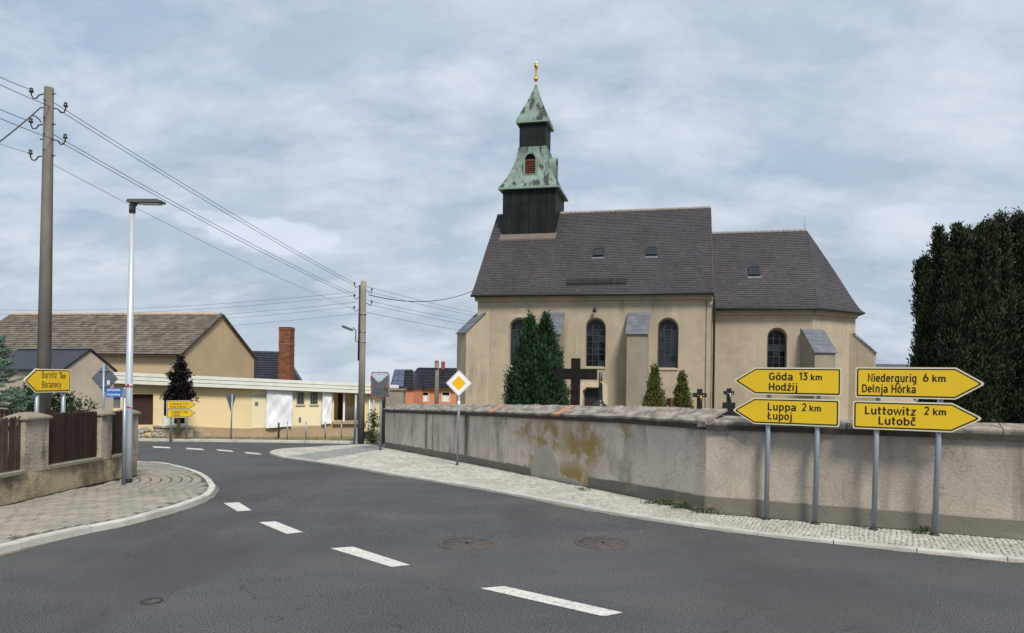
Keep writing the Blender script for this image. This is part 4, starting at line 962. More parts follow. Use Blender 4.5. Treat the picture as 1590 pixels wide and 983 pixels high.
# hip piece over the bend and the dark mortar bed under the coping
bed = MB()
for (P, d, n, L) in ((WC, d1, n1, L1), (WC, d2, n2, L2)):
    st = int(L / .5)
    for i in range(st):
        a, b = P + d * (L * i / st), P + d * (L * (i + 1) / st); o = .060
        q = []
        for p in (a, b):
            z = g(p.y) + WH
            q.append([(p.x + n.x * o, p.y + n.y * o, z - .060), (p.x + n.x * o, p.y + n.y * o, z + .018), (p.x - n.x * .36, p.y - n.y * .36, z + (.15 if P is WC and d is d1 else .10)), (p.x - n.x * .36, p.y - n.y * .36, z - .03)])
        bed.add(q[0] + q[1], [(0, 4, 5, 1), (1, 5, 6, 2), (2, 6, 7, 3), (0, 3, 7, 4)])
bed.build('mortar_bed', MT['coping_edge'], wroot)
hz = g(WC.y) + WH; c_ = Vector((WC.x, WC.y, 0))
nb = (n1 + n2).normalized()
hp = MB(); A_ = c_ + n1 * .09 + d1 * .12; B_ = c_ + nb * .06; D_ = c_ + n2 * .05 + d2 * .13; E_ = c_ - n2 * .36 + d2 * .12; F_ = c_ - nb * .40; G_ = c_ - n1 * .37 + d1 * .12
tp = [(A_.x, A_.y, hz + .045), (B_.x, B_.y, hz + .06), (D_.x, D_.y, hz + .115), (E_.x, E_.y, hz + .19), (F_.x, F_.y, hz + .25), (G_.x, G_.y, hz + .235)]
hp.add(tp + [(x, y, z - .075) for x, y, z in tp], [(0, 1, 4, 5), (1, 2, 3, 4)] + [(i, (i + 1) % 6, 6 + (i + 1) % 6, 6 + i) for i in range(6)])
hp.build('coping_corner', MT['coping'], wroot)

# ------------------------------------------------------------------ lettering
def text_mesh(s, scx):
    cu = bpy.data.curves.new('t', 'FONT'); cu.body = s; cu.size = 1.0; cu.space_character = 1.06; cu.resolution_u = 3
    try: cu.offset = 0.012
    except Exception: pass
    o = bpy.data.objects.new('t', cu); COL.objects.link(o); dg = bpy.context.evaluated_depsgraph_get(); dg.update()
    me = bpy.data.meshes.new_from_object(o.evaluated_get(dg)); bpy.data.objects.remove(o); bpy.data.curves.remove(cu)
    V = [tuple(v.co) for v in me.vertices]; F = [tuple(p.vertices) for p in me.polygons]; bpy.data.meshes.remove(me); return V, F
def SE(cx, cy, rx, ry, a0, a1, e=2.5, n=None):
    n = n or max(5, int(abs(a1 - a0) / 15)); out = []
    for k in range(n + 1):
        t = R(a0 + (a1 - a0) * k / n); c, s_ = math.cos(t), math.sin(t)
        out.append((cx + rx * math.copysign(abs(c) ** (2 / e), c), cy + ry * math.copysign(abs(s_) ** (2 / e), s_)))
    return out
_o = lambda c=.27: SE(c, .365, .2, .295, 0, 360)
def _dot(x, y=.95): return [(x, y - .07), (x, y + .07)]
_ac = [(.21, .84), (.36, 1.02)]
GLY = {'o': (.54, [_o()]), 'd': (.60, [_o(), [(.47, 1), (.47, 0)]]), 'b': (.60, [_o(.31), [(.11, 1), (.11, 0)]]), 'p': (.60, [_o(.31), [(.11, .73), (.11, -.28)]]),
 'g': (.60, [_o(), [(.47, .73), (.47, -.05)] + SE(.27, -.06, .2, .16, 0, -125)]), 'a': (.57, [SE(.26, .45, .20, .215, 150, 0) + [(.46, 0)], SE(.26, .20, .19, .14, 0, 360)]),
 'e': (.54, [SE(.27, .365, .2, .295, 0, 318), [(.07, .37), (.47, .37)]]), 'm': (.84, [[(.1, .73), (.1, 0)], SE(.255, .45, .155, .215, 180, 0) + [(.41, 0)], SE(.565, .45, .155, .215, 180, 0) + [(.72, 0)]]),
 'n': (.58, [[(.1, .73), (.1, 0)], SE(.285, .45, .185, .215, 180, 0) + [(.47, 0)]]), 'u': (.58, [[(.1, .73)] + SE(.285, .28, .185, .215, 180, 360), [(.47, .73), (.47, 0)]]),
 'r': (.42, [[(.1, .73), (.1, 0)], SE(.29, .45, .19, .215, 180, 65)]), 'i': (.22, [[(.1, .73), (.1, 0)], _dot(.1)]), 'j': (.28, [[(.17, .73), (.17, -.1)] + SE(.02, -.1, .15, .13, 0, -90), _dot(.17)]),
 'l': (.30, [[(.1, 1), (.1, .2)] + SE(.23, .2, .13, .13, 180, 270)]), 't': (.40, [[(.16, .96), (.16, .22)] + SE(.29, .22, .13, .15, 180, 275), [(.02, .66), (.37, .66)]]),
 'w': (.78, [[(.04, .73), (.21, .04), (.39, .70), (.57, .04), (.74, .73)]]), 'z': (.50, [[(.05, .66), (.43, .66), (.06, .07), (.45, .07)]]), 'c': (.50, [SE(.27, .365, .2, .295, 45, 315)]),
 'k': (.52, [[(.1, 1), (.1, 0)], [(.45, .73), (.1, .29)], [(.22, .43), (.48, 0)]]), 'y': (.52, [[(.04, .73), (.26, .04)], [(.48, .73), (.20, -.12), (.13, -.21), (.02, -.21)]]),
 'G': (.70, [SE(.34, .5, .26, .43, 48, 360) + [(.60, .46), (.36, .46)]]), 'H': (.69, [[(.1, 1), (.1, 0)], [(.58, 1), (.58, 0)], [(.1, .51), (.58, .51)]]), 'L': (.53, [[(.1, 1), (.1, .07), (.50, .07)]]),
 'N': (.70, [[(.1, 0), (.1, .95), (.58, .05), (.58, 1)]]), 'D': (.67, [[(.28, .93), (.1, .93), (.1, .07), (.28, .07)], SE(.28, .5, .30, .43, 90, -90)]),
 'B': (.66, [[(.32, .93), (.1, .93), (.1, .07), (.34, .07)], [(.1, .52), (.32, .52)], SE(.32, .725, .19, .205, 90, -90), SE(.34, .295, .22, .225, 90, -90)]),
 '1': (.36, [[(.04, .76), (.26, .95), (.26, 0)]]), '2': (.56, [SE(.27, .70, .2, .23, 165, -35) + [(.07, .07), (.50, .07)]]), '3': (.56, [[(.06, .93), (.45, .93), (.25, .58)] + SE(.25, .325, .22, .255, 80, -150)]),
 '6': (.58, [SE(.28, .31, .21, .24, 0, 360), [(.08, .36), (.32, .98)]])}
GLY['ö'] = (.54, [_o(), _dot(.16, .93), _dot(.38, .93)]); GLY['ó'] = (.54, [_o(), _ac]); GLY['ź'] = (.50, GLY['z'][1] + [_ac]); GLY['č'] = (.50, GLY['c'][1] + [[(.12, 1.03), (.27, .86), (.42, 1.03)]])
GLY['Ł'] = (.53, GLY['L'][1] + [[(-.04, .38), (.30, .62)]])
def ribbon(pl, t):
    P = [Vector((x, y, 0)) for x, y in pl]; closed = (P[0] - P[-1]).length < 1e-4; n = len(P); vs = []
    for i in range(n):
        a = P[i] - (P[i - 1] if i else (P[-2] if closed else P[i] - (P[1] - P[0]))); b = (P[i + 1] if i < n - 1 else (P[1] if closed else P[i] + (P[i] - P[i - 1]))) - P[i]
        a.normalize(); b.normalize(); na, nb_ = Vector((-a.y, a.x, 0)), Vector((-b.y, b.x, 0)); m = (na + nb_)
        if m.length < 1e-3: m = na
        m.normalize(); k = min(2.2, 1 / max(.3, m.dot(na))); vs += [P[i] + m * (t / 2 * k), P[i] - m * (t / 2 * k)]
    return vs, [(2 * i, 2 * i + 1, 2 * i + 3, 2 * i + 2) for i in range(n - 1)]
def stroke_text(s, t=.165):
    V, F = [], []; x = 0; lift = 0
    for ch_ in s:
        if ch_ == ' ': x += .34; continue
        w, pls = GLY[ch_]
        for pl in pls:
            v, f = ribbon(pl, t); b = len(V); V += [(p.x + x, p.y, lift) for p in v]; F += [tuple(b + i for i in q) for q in f]; lift += 2e-5
        x += w + .085
    return V, F
def letter(mb, s, origin, ux, uz, n, x0, x1, base, cap):
    """text s between x0 and x1 (metres along ux), baseline height and capital height given"""
    if all(c in GLY or c == ' ' for c in s): V, F = stroke_text(s, .165 if cap < .122 else .125); ky = cap
    else: V, F = text_mesh(s, 1); ky = cap / 0.727
    xs_ = [v[0] for v in V]; a, b = min(xs_), max(xs_); k = (x1 - x0) / (b - a)
    mb.add([origin + ux * (x0 + (v[0] - a) * k) + uz * (base + v[1] * ky) + n * (.0125 + (v[2] if len(v) > 2 else 0)) for v in V], F)
def rounded(poly, r, n=5):
    out = []; m = len(poly)
    for i in range(m):
        p, a, b = Vector(poly[i]), Vector(poly[i - 1]), Vector(poly[(i + 1) % m]); u = (a - p).normalized(); v = (b - p).normalized()
        ang = u.angle(v); t = min(r / math.tan(ang / 2), .45 * min((a - p).length, (b - p).length)); p0, p1 = p + u * t, p + v * t
        for k in range(n + 1):
            s = k / n; out.append(((p0.lerp(p, s)).lerp(p.lerp(p1, s), s)))
    return out
def inset(poly, d):
    m = len(poly); out = []
    area = sum(poly[i][0] * poly[(i + 1) % m][1] - poly[(i + 1) % m][0] * poly[i][1] for i in range(m)); sg = 1 if area > 0 else -1
    for i in range(m):
        p, a, b = Vector(poly[i]), Vector(poly[i - 1]), Vector(poly[(i + 1) % m]); u = (p - a).normalized(); v = (b - p).normalized()
        n1_ = Vector((-u.y, u.x)) * sg; n2_ = Vector((-v.y, v.x)) * sg; bis = (n1_ + n2_); k = d / max(.2, (1 + n1_.dot(n2_)))
        out.append(tuple(p + bis * k))
    return out
def arrow_plate(root, O, ux, n, W, H, tip, texts, border=.021, line=.019):
    """arrow sign; O = lower left corner seen from the front; tip<0 points left; texts = (string, x0, x1, baseline, capital height)"""
    uz = UPZ; a = abs(tip)
    P = [(a, 0), (W, 0), (W, H), (a, H), (0, H / 2)] if tip < 0 else [(0, 0), (W - a, 0), (W, H / 2), (W - a, H), (0, H)]
    L = lambda poly, o: [O + ux * p[0] + uz * p[1] + n * o for p in poly]
    pl_ = MB().prism(L(rounded(P, .035), -.012), n * .018).build('sign_plate', MT['cream'], root)
    MB().poly(L(rounded(inset(P, border), .026), .0085)).build('border_line', MT['ink'], pl_)
    MB().poly(L(rounded(inset(P, border + line), .016), .0105)).build('yellow_face', MT['yellow'], pl_)
    for t in texts: lm = MB(); letter(lm, t[0], O, ux, uz, n, *t[1:]); lm.build('lettering', MT['ink'], pl_)
    return pl_
def post(root, base, top, r=.038, mt='galv', collar=True, name='post'):
    m = MB(); m.tube([base - UPZ * .1, top], r, 12)
    o = m.build(name, MT[mt], root)
    if collar: MB().lathe(base, [(r + .03, -.01), (r + .025, .012), (r, .03)], 12).build('post_collar', MT['iron'], o)
    return o
def sign_group(bases, plates, label, name='direction_sign', zlift=.055, lean=(0, 0)):
    A, B = gp(*bases[0], zlift), gp(*bases[1], zlift); c = (A + B) / 2
    ux = (B - A); ux.z = 0; ux.normalize(); n = Vector((ux.y, -ux.x, 0))
    if n.y > 0: n = -n
    root = thing(name, (c.x, c.y, g(c.y)), label, 'road sign', 'yellow direction signs at the junction')
    zt = max(EYE + ray(*p[0]).z * c.y for p in plates)
    for p, l_ in zip((A, B), lean): post(root, p, Vector((p.x, p.y, zt - .05)) + ux * (l_ * (zt - p.z)))
    PN = c + n * .06
    def loc(px, py): w = hit(px, py, PN, n) - PN; return w.dot(ux), w.z + PN.z
    for (tl, br, tipx, tip, texts) in plates:
        x0, z1 = loc(*tl); x1, z0 = loc(*br); xt, _ = loc(*tipx)
        O = Vector((PN.x, PN.y, 0))
        if tip < 0: W = x1 - xt; o = O + ux * xt + UPZ * z0; a = x0 - xt
        else: W = xt - x0; o = O + ux * x0 + UPZ * z0; a = xt - x1
        tx = []
        for (s, p0, p1, capf) in texts:
            u0, zb_ = loc(*p0); u1, _ = loc(*p1); tx.append((s, u0 - (o - O).dot(ux), u1 - (o - O).dot(ux), zb_ - z0, capf))
        arrow_plate(root, o, ux, n, W, z1 - z0, a * (1 if tip > 0 else -1), tx)
    # clamps behind the plates
    return root
CAP = .118
sign_group([(1189.5, 806.5), (1265, 813.5)], [
    ((1173, 570.5), (1306.5, 615.5), (1138.5, 591), -1, [("Göda", (1194.3, 590.2), (1231, 590.2), CAP), ("13", (1240.5, 590.2), (1254.5, 590.2), CAP), ("km", (1259, 590.4), (1276.5, 590.4), CAP * .80), ("Hodźij", (1194, 606.2), (1239.5, 606.2), CAP)]),
    ((1171, 617.5), (1303.5, 663.5), (1136.5, 637), -1, [("Luppa", (1192.3, 637), (1236, 637), CAP), ("2", (1244.5, 638), (1252, 638), CAP), ("km", (1257, 638.5), (1275, 638.5), CAP * .80), ("Łupoj", (1191, 651), (1231, 651), CAP)])],
    'pair of yellow arrow signs pointing left to Göda and Luppa on two steel posts', lean=(.008, .013))
sign_group([(1356.5, 822.5), (1450.5, 831)], [
    ((1328.5, 570), (1484, 620.5), (1531, 598), 1, [("Niedergurig", (1347.5, 592.6), (1423, 592.6), CAP), ("6", (1433, 592.6), (1442, 592.6), CAP), ("km", (1447.5, 592.8), (1468.5, 592.8), CAP * .82), ("Delnja Hórka", (1338.5, 609), (1422, 609), CAP)]),
    ((1324.5, 622.0), (1478, 671.5), (1527.5, 650), 1, [("Luttowitz", (1343, 643), (1423.5, 643), CAP), ("2", (1434, 644), (1442.5, 644), CAP), ("km", (1448.5, 644.5), (1469, 644.5), CAP * .82), ("Lutobč", (1364, 659), (1422, 659), CAP)])],
    'pair of yellow arrow signs pointing right to Niedergurig and Luttowitz on two steel posts', lean=(.014, .026))
# small pair far across the junction
sign_group([(265, 683), (289.5, 682.5)], [
    ((258.5, 622), (294.5, 635), (305.5, 629), 1, [("Großdubrau", (263, 628.6), (282.5, 628.6), .10), ("5 km", (284.5, 628.6), (293, 628.6), .09), ("Wulka Dubrawa", (263, 633.2), (289, 633.2), .10)]),
    ((258.5, 636), (294.5, 648), (305.5, 641.5), 1, [("Luppa", (266, 641.6), (280, 641.6), .10), ("2 km", (282, 641.6), (291, 641.6), .09), ("Łupoj", (267, 646.2), (279, 646.2), .10)])],
    'small far pair of yellow arrow signs below the purple tree', zlift=.09)
# Bornitz sign behind the fence
A = at(57, 640, 13.75); B = at(98, 640, 14.35)
ux = (B - A); ux.z = 0; ux.normalize(); n = Vector((ux.y, -ux.x, 0)); n = n if n.y < 0 else -n
ux_s = Vector((math.cos(R(-14)), math.sin(R(-14)), 0)); 
root = thing('direction_sign', ((A.x + B.x) / 2, (A.y + B.y) / 2, g(14) + .1), 'yellow arrow sign to Bornitz pointing left behind the wooden picket fence', 'road sign', 'yellow direction signs at the junction')
post(root, Vector((A.x, A.y, g(A.y) + .08)), Vector((A.x, A.y, EYE + ray(57, 572).z * A.y))); post(root, Vector((B.x, B.y, g(B.y) + .08)), Vector((B.x, B.y, EYE + ray(98, 576).z * B.y)))
PN = A + n * .055
def locB(px, py): w = hit(px, py, PN, n) - PN; return w.dot(ux), w.z + PN.z
x0, z1 = locB(55, 570.5); x1, z0 = locB(109.5, 608.5); xt, _ = locB(36, 588.5); O = Vector((PN.x, PN.y, 0)); z0 = (z0 + locB(56, 610)[1]) / 2; z1 = (z1 + locB(108, 575.5)[1]) / 2
tx = []
for s_, p0, p1, cp in (("Bornitz", (64.5, 587), (87.5, 587), .125), ("1", (91, 587.5), (94.5, 587.5), .125), ("km", (95.5, 588), (101, 588), .10), ("Boranecy", (64.5, 602), (94.5, 602), .125)):
    u0, zb_ = locB(*p0); u1, _ = locB(*p1); tx.append((s_, u0 - xt, u1 - xt, zb_ - z0, cp))
arrow_plate(root, O + ux * xt + UPZ * z0, ux, n, x1 - xt, z1 - z0, -(x0 - xt), tx)

# priority-road sign by the wall
pb = gp(710, 722.5, .05); cz = EYE + ray(713, 595).z * pb.y
root = thing('priority_road_sign', (pb.x, pb.y, g(pb.y)), 'yellow and white diamond sign on a grey post beside the churchyard wall', 'road sign')
post(root, pb, Vector((pb.x + .03, pb.y, cz + .25)), .034)
def diamond(root, c, ux, n, r, name, m, o, rr=.03):
    P = [(r, 0), (0, r), (-r, 0), (0, -r)]
    return [c + ux * p[0] + UPZ * p[1] + n * o for p in rounded(P, rr)]
n = Vector((-.12, -1, 0)).normalized(); ux = Vector((-n.y, n.x, 0)); c = Vector((pb.x + .02, pb.y, cz)) + n * .05
ux = Vector((n.y, -n.x, 0)) * -1
pr = MB().prism(diamond(0, c, ux, n, .365, '', 0, -.012), n * .016).build('sign_plate', MT['white'], root)
MB().poly(diamond(0, c, ux, n, .340, '', 0, .006)).build('thin_grey_line', MT['signback'], pr)
MB().poly(diamond(0, c, ux, n, .332, '', 0, .009)).build('white_face', MT['white'], pr)
MB().poly(diamond(0, c, ux, n, .205, '', 0, .012, .015)).build('amber_face', MT['amber'], pr)
zst = EYE + ray(712, 626).z * pb.y
MB().tube([(pb.x + .02, pb.y, zst - .09), (pb.x + .02, pb.y, zst + .06)], .040, 12).build('white_sticker', MT['white'], root)
# the same kind of sign seen from behind, across the side street
b0 = at(160, 660, 21.0); cz = EYE + ray(160.5, 588).z * 21.0
root = thing('priority_road_sign', (b0.x, b0.y, g(21)), 'grey back of a diamond road sign above the picket fence', 'road sign')
post(root, Vector((b0.x, b0.y, g(21))), Vector((b0.x, b0.y, cz + .43)), .034)
n = Vector((.1, 1, 0)).normalized(); ux = Vector((-n.y, n.x, 0)); c = Vector((b0.x, b0.y, cz)) + n * .05
pr = MB().prism(diamond(0, c, ux, n, .41, '', 0, -.01), n * .014).build('sign_plate', MT['signback'], root)
MB().poly(diamond(0, c, ux, n, .395, '', 0, .008)).build('white_face', MT['white'], pr)
for dz in (.24, -.21): MB().box(c - n * .025 + UPZ * dz, (.30, .03, .03), ux, n).build('clamp_rail', MT['galv'], pr)
MB().box(c - n * .0125 - UPZ * .11 + ux * -.12, (.08, .004, .12), ux, n).build('white_sticker', MT['white'], pr)
# yield sign seen nearly edge-on
b0 = gp(358.5, 683, .08); ct = EYE + ray(360, 613).z * b0.y
root = thing('yield_sign', (b0.x, b0.y, g(b0.y)), 'dark triangular yield sign turned away on a thin grey post', 'road sign')
post(root, b0, Vector((b0.x + .03, b0.y, ct + .02)), .034, collar=False)
tdir = Vector((.12, .993, 0)); n = Vector((tdir.y, -tdir.x, 0)); c = Vector((b0.x + .03, b0.y, 0)) + n * -.05
P = rounded([(-.46, ct), (.46, ct), (0, ct - .78)], .04); MB().prism([c + tdir * p[0] + UPZ * p[1] for p in P], n * .014).build('sign_plate', MT['signback'], root)

# ------------------------------------------------------------------ mirror, gate, pier at the churchyard entrance
mb_ = gp(590.5, 699, .05); Ym = mb_.y
root = thing('traffic_mirror', (mb_.x, mb_.y, g(Ym)), 'convex traffic mirror with red and white rim on a post by the gate', 'traffic mirror')
post(root, mb_, Vector((mb_.x, mb_.y, EYE + ray(591, 585).z * Ym)), .045)
mc = at(589.5, 597, Ym - .12); n = Vector((-.50, -.86, -.035)).normalized(); ux = UPZ.cross(n).normalized(); uz = n.cross(ux)
if ux.x < 0: ux = -ux
ux = uz.cross(n) if uz.cross(n).x > 0 else -uz.cross(n)
hw, hh = .42, .46
Pm = rounded([(-hw, -hh), (hw, -hh), (hw, hh), (-hw, hh)], .14, 6)
fr = MB().prism([mc + ux * p[0] + uz * p[1] for p in Pm], -n * .07).build('mirror_housing', MT['galv'], root)
Pi = rounded([(-hw + .025, -hh + .025), (hw - .025, -hh + .025), (hw - .025, hh - .025), (-hw + .025, hh - .025)], .12, 6)
dome = MB(); N_ = 8; ring_ = []
for k in range(N_ + 1):
    s = 1 - k / N_; ring_ += [mc + ux * (p[0] * s) + uz * (p[1] * s) + n * (.006 + .03 * (1 - s * s)) for p in Pi]
m_ = len(Pi); dome.add(ring_, [(k * m_ + i, k * m_ + (i + 1) % m_, (k + 1) * m_ + (i + 1) % m_, (k + 1) * m_ + i) for k in range(N_) for i in range(m_)], True); dome.build('mirror_glass', MT['mirror'], root)
for i in range(0, m_):
    pass
nseg = 22; per = [Vector(p) for p in rounded([(-hw, -hh), (hw, -hh), (hw, hh), (-hw, hh)], .14, 6)]
acc = [0]
for i in range(m_): acc.append(acc[-1] + (per[(i + 1) % m_] - per[i]).length)
def onp(s, k=1.0):
    s %= acc[-1]
    for i in range(m_):
        if acc[i + 1] >= s: t = (s - acc[i]) / max(1e-6, acc[i + 1] - acc[i]); return per[i].lerp(per[(i + 1) % m_], t) * k
for k in range(0, nseg, 2):
    s0, s1 = acc[-1] * k / nseg, acc[-1] * (k + 1) / nseg; out = [onp(s0 + (s1 - s0) * q / 4, 1.012) for q in range(5)]; inn_ = [onp(s0 + (s1 - s0) * q / 4, .94) for q in range(5)]
    MB().prism([mc + ux * p.x + uz * p.y + n * .004 for p in out + inn_[::-1]], n * .012).build('red_band', MT['red_paint'], fr)
gb = gp(594, 695, .05); gy = gb.y + .35
root = thing('churchyard_gate', (gb.x, gy, g(gy)), 'dark open metal gate beside the end of the churchyard wall', 'gate')
gd = Vector((-.10, .995, 0)); x_, y_ = gb.x - .10, gy
gm_ = MB(); zg = g(gy) + .1
for dz in (.0, .75, 1.85): gm_.box((x_ + gd.x * .75, y_ + gd.y * .75, zg + dz + .05), (1.5, .05, .06), gd, (-gd.y, gd.x, 0))
for k in (0, 1.5): gm_.box((x_ + gd.x * k, y_ + gd.y * k, zg + .95), (.06, .05, 1.95), gd, (-gd.y, gd.x, 0))
gm_.build('gate_frame', MT['iron'], root)
for k in range(9):
    t = .12 + k * .157; MB().box((x_ + gd.x * t, y_ + gd.y * t, zg + .96), (.135, .025, 1.7), gd, (-gd.y, gd.x, 0)).build('gate_board', MT['dark_wood'], root)
for (px, h) in ((579.5, 1.95),):
    q = gp(px, 688, .05); MB().tube([(q.x, q.y, g(q.y)), (q.x, q.y, g(q.y) + h)], .045, 10).build('gate_post', MT['galv'], root)
pA = at(599, 640, 31.2); pB = at(628, 640, 31.6)
root = thing('gate_pier', ((pA.x + pB.x) / 2, 31.6, g(31.6)), 'square grey plaster gate pier behind the end of the churchyard wall', 'gate pier')
ztp = EYE + ray(612, 606).z * 31.4
MB().span((pA.x, 31.2, g(31.5) - .1), (pB.x, 31.9, ztp)).build('pier_body', MT['buttress'], root); MB().span((pA.x - .05, 31.15, ztp), (pB.x + .05, 31.95, ztp + .07)).build('pier_cap', MT['cap_stone'], root)

# ------------------------------------------------------------------ garden fence on the left
froot = thing('garden_fence', (FX(13), 13, g(13)), 'low plastered garden wall with square pillars and dark picket panels', 'fence')
def fpt(y, o=0.0): return Vector((FX(y) + o, y, 0))
fdir = (fpt(14) - fpt(12)).normalized(); fnor = Vector((fdir.y, -fdir.x, 0))
def fy(px):
    lo, hi = 4.0, 40.0
    for _ in range(50):
        m_ = (lo + hi) / 2; r = ray(px, 640); lo, hi = (m_, hi) if FX(m_) / m_ < r.x else (lo, m_)
    return lo
segs = [(4.5, 4.95), (fy(38) - 3.2, fy(38) - 2.75), (fy(40), fy(74)), (fy(158), fy(173)), (FCY - .40, FCY)]
FB0, FB1 = .09, .57
mw = MB()
ys = [4.5, 8, 10, 11, 12, 13, 14, FCY]
for a, b in zip(ys, ys[1:]):
    v = []
    for y in (a, b):
        p = fpt(y); z = g(y); v += [(p.x, y, z), (p.x + .005, y, z + FB1), (p.x - .30, y, z + FB1), (p.x - .30, y, z)]
    mw.add(v, [(0, 4, 5, 1), (1, 5, 6, 2), (2, 6, 7, 3)] + ([(0, 1, 2, 3)] if a == 4.5 else []) + ([(4, 7, 6, 5)] if b == FCY else []))
mw.span((FX(FCY) - 14, FCY - .3, g(FCY) - .1), (FX(FCY) - .30, FCY, g(FCY) + FB1 - .01)); mw.build('base_wall', MT['fence_plaster'], froot)
lg = MB()
for (a0, a1), (b0_, b1_) in zip(segs, segs[1:]):
    v = []
    for y in (a1, b0_):
        p = fpt(y); z = g(y) + FB1; v += [(p.x + .045, y, z - .012), (p.x + .045, y, z + .04), (p.x - .34, y, z + .05), (p.x - .34, y, z - .012)]
    lg.add(v, [(0, 4, 5, 1), (1, 5, 6, 2), (2, 6, 7, 3), (0, 1, 2, 3), (4, 7, 6, 5), (0, 3, 7, 4)])
lg.build('ledge', MT['cap_stone'], froot)
pk = MB(); w, t_ = .062, .022
pk.add([(0, -w / 2, 0), (t_, -w / 2, 0), (t_, w / 2, 0), (0, w / 2, 0), (0, -w / 2, .93), (t_, -w / 2, .93), (t_, w / 2, .93), (0, w / 2, .93), (0, 0, .97), (t_, 0, .97)],
       [(0, 1, 5, 4), (2, 3, 7, 6), (1, 2, 6, 9, 5), (0, 4, 8, 7, 3), (4, 5, 9, 8), (6, 7, 8, 9)])
pk_me = shared('picket', pk, MT['dark_wood'])
for si, ((a0, a1), (b0_, b1_)) in enumerate(zip(segs, segs[1:])):
    y = a1 + .05; pit = .108 if si < 2 else .082
    while y < b0_ - .03:
        p = fpt(y); old = si == 1 or si == 0
        piece('picket', pk_me, Matrix.Translation((p.x - .10 + random.uniform(-.004, .004), y, g(y) + FB1 + .06)) @ Matrix.Rotation(random.gauss(0, .012), 4, 'X') @ Matrix.Diagonal((1, 1.15 if not old else 1.2, (.925 if not old else .90) + random.uniform(-.008, .008), 1)), froot, MT['grey_wood'] if old else None)
        y += pit
    rl = MB()
    for dz in (.24, .74):
        pa, pb2 = fpt(a1), fpt(b0_); rl.bar((pa.x - .13, a1, g(a1) + FB1 + dz), (pb2.x - .13, b0_, g(b0_) + FB1 + dz), .05, .07)
    rl.build('rail', MT['dark_wood'], froot)
for i, (a0, a1) in enumerate(segs):
    p = fpt((a0 + a1) / 2); z = g(a0); ln = a1 - a0; w = .38
    pm = MB(); cx_ = p.x - w / 2 + .03; cy_ = (a0 + a1) / 2; H = 1.435
    for k in range(6): pass
    pm.span((cx_ - w / 2, a0, z + FB1 - .02), (cx_ + w / 2 - .02, a1, z + H)); pil = pm.build('pillar', MT['pillar'], froot)
    cp = MB(); o = .03; q = [(cx_ - w / 2 - o, a0 - o), (cx_ + w / 2 + o, a0 - o), (cx_ + w / 2 + o, a1 + o), (cx_ - w / 2 - o, a1 + o)]; t4 = [(cx_ + (x - cx_) * .35, cy_ + (y - cy_) * .35) for x, y in q]
    cp.add([(*v, z + H + .002) for v in q] + [(*v, z + H + .035) for v in q] + [(*v, z + H + .115) for v in t4], [(0, 1, 5, 4), (1, 2, 6, 5), (2, 3, 7, 6), (3, 0, 4, 7), (4, 5, 9, 8), (5, 6, 10, 9), (6, 7, 11, 10), (7, 4, 8, 11), (8, 9, 10, 11)])
    cp.build('pillar_cap', MT['cap_stone'], pil)
# the return of the fence along the side street: pillar and railed panel seen over the front panels
rp = MB(); qx = FX(FCY)
for k in range(70):
    x = qx - .6 - k * .105; piece('picket', pk_me, Matrix.Translation((x, FCY - .12, g(FCY) + FB1 + .06)) @ Matrix.Rotation(R(90), 4, 'Z') @ Matrix.Diagonal((1, 1.1, .93 + random.uniform(-.01, .01), 1)), froot)
for dz in (.24, .74): rp.span((qx - 8.2, FCY - .16, g(FCY) + FB1 + dz), (qx - .4, FCY - .125, g(FCY) + FB1 + dz + .07))
rp.build('rail', MT['dark_wood'], froot)

# ------------------------------------------------------------------ lamp post and street-name post
lb = gp(198, 750, KH); Yl = lb.y; zt = EYE + ray(202, 318).z * Yl
root = thing('street_lamp', (lb.x, lb.y, g(Yl) + KH), 'tall pale tapered street lamp with flat dark head at the corner', 'street lamp')
MB().tube([lb - UPZ * .1, lb + UPZ * .9, Vector((lb.x + .02, lb.y, zt - .1))], [.076, .073, .044], 20).build('pole', MT['lamp_pole'], root)
MB().lathe(lb, [(.088, -.02), (.088, .05), (.077, .09)], 20).build('base_collar', MT['iron'], root)
tx_ = lb.x + .02
hd = MB(); hd.tube([(tx_, lb.y, zt - .16), (tx_, lb.y, zt - .02), (tx_ + .05, lb.y, zt + .03)], .062, 12); hd.build('lamp_neck', MT['lamp_dark'], root)
hx0 = at(200, 314, Yl).x; hx1 = at(254, 313, Yl).x; zh = EYE + ray(225, 313).z * Yl
HP = [(hx0, -.03), (hx0 + .02, .025), (hx1 - .09, .035), (hx1, .005), (hx1 - .005, -.03), (hx0 + .18, -.04)]
MB().prism([(x, lb.y - .11, zh + z) for x, z in HP], (0, .22, 0)).build('lamp_head', MT['lamp_dark'], root)
MB().span((hx0 + .25, lb.y - .085, zh - .058), (hx1 - .06, lb.y + .085, zh - .046)).build('light_panel', MT['white_frame'], root)
for py, pw2, ph in ((598.5, .032, .032), (632, .045, .014)):
    z = EYE + ray(200, py).z * Yl; a0_ = -1.45
    MB().tube([(lb.x + .006 * 1.3, lb.y, z - ph), (lb.x + .008, lb.y, z + ph)], .0700 if py < 600 else .0725, 20).build('band', MT['lamp_pole'], root)
    st = MB(); rr = .0745; 
    for k in range(5):
        t0, t1 = -1.72 + k * .16 * pw2 / .04, -1.72 + (k + 1) * .16 * pw2 / .04
        st.add([(lb.x + .008 + rr * math.cos(t0), lb.y + rr * math.sin(t0), z - ph), (lb.x + .008 + rr * math.cos(t1), lb.y + rr * math.sin(t1), z - ph), (lb.x + .008 + rr * math.cos(t1), lb.y + rr * math.sin(t1), z + ph), (lb.x + .008 + rr * math.cos(t0), lb.y + rr * math.sin(t0), z + ph)], [(0, 1, 2, 3)])
    st.build('red_sticker', MT['red_sticker'], root)
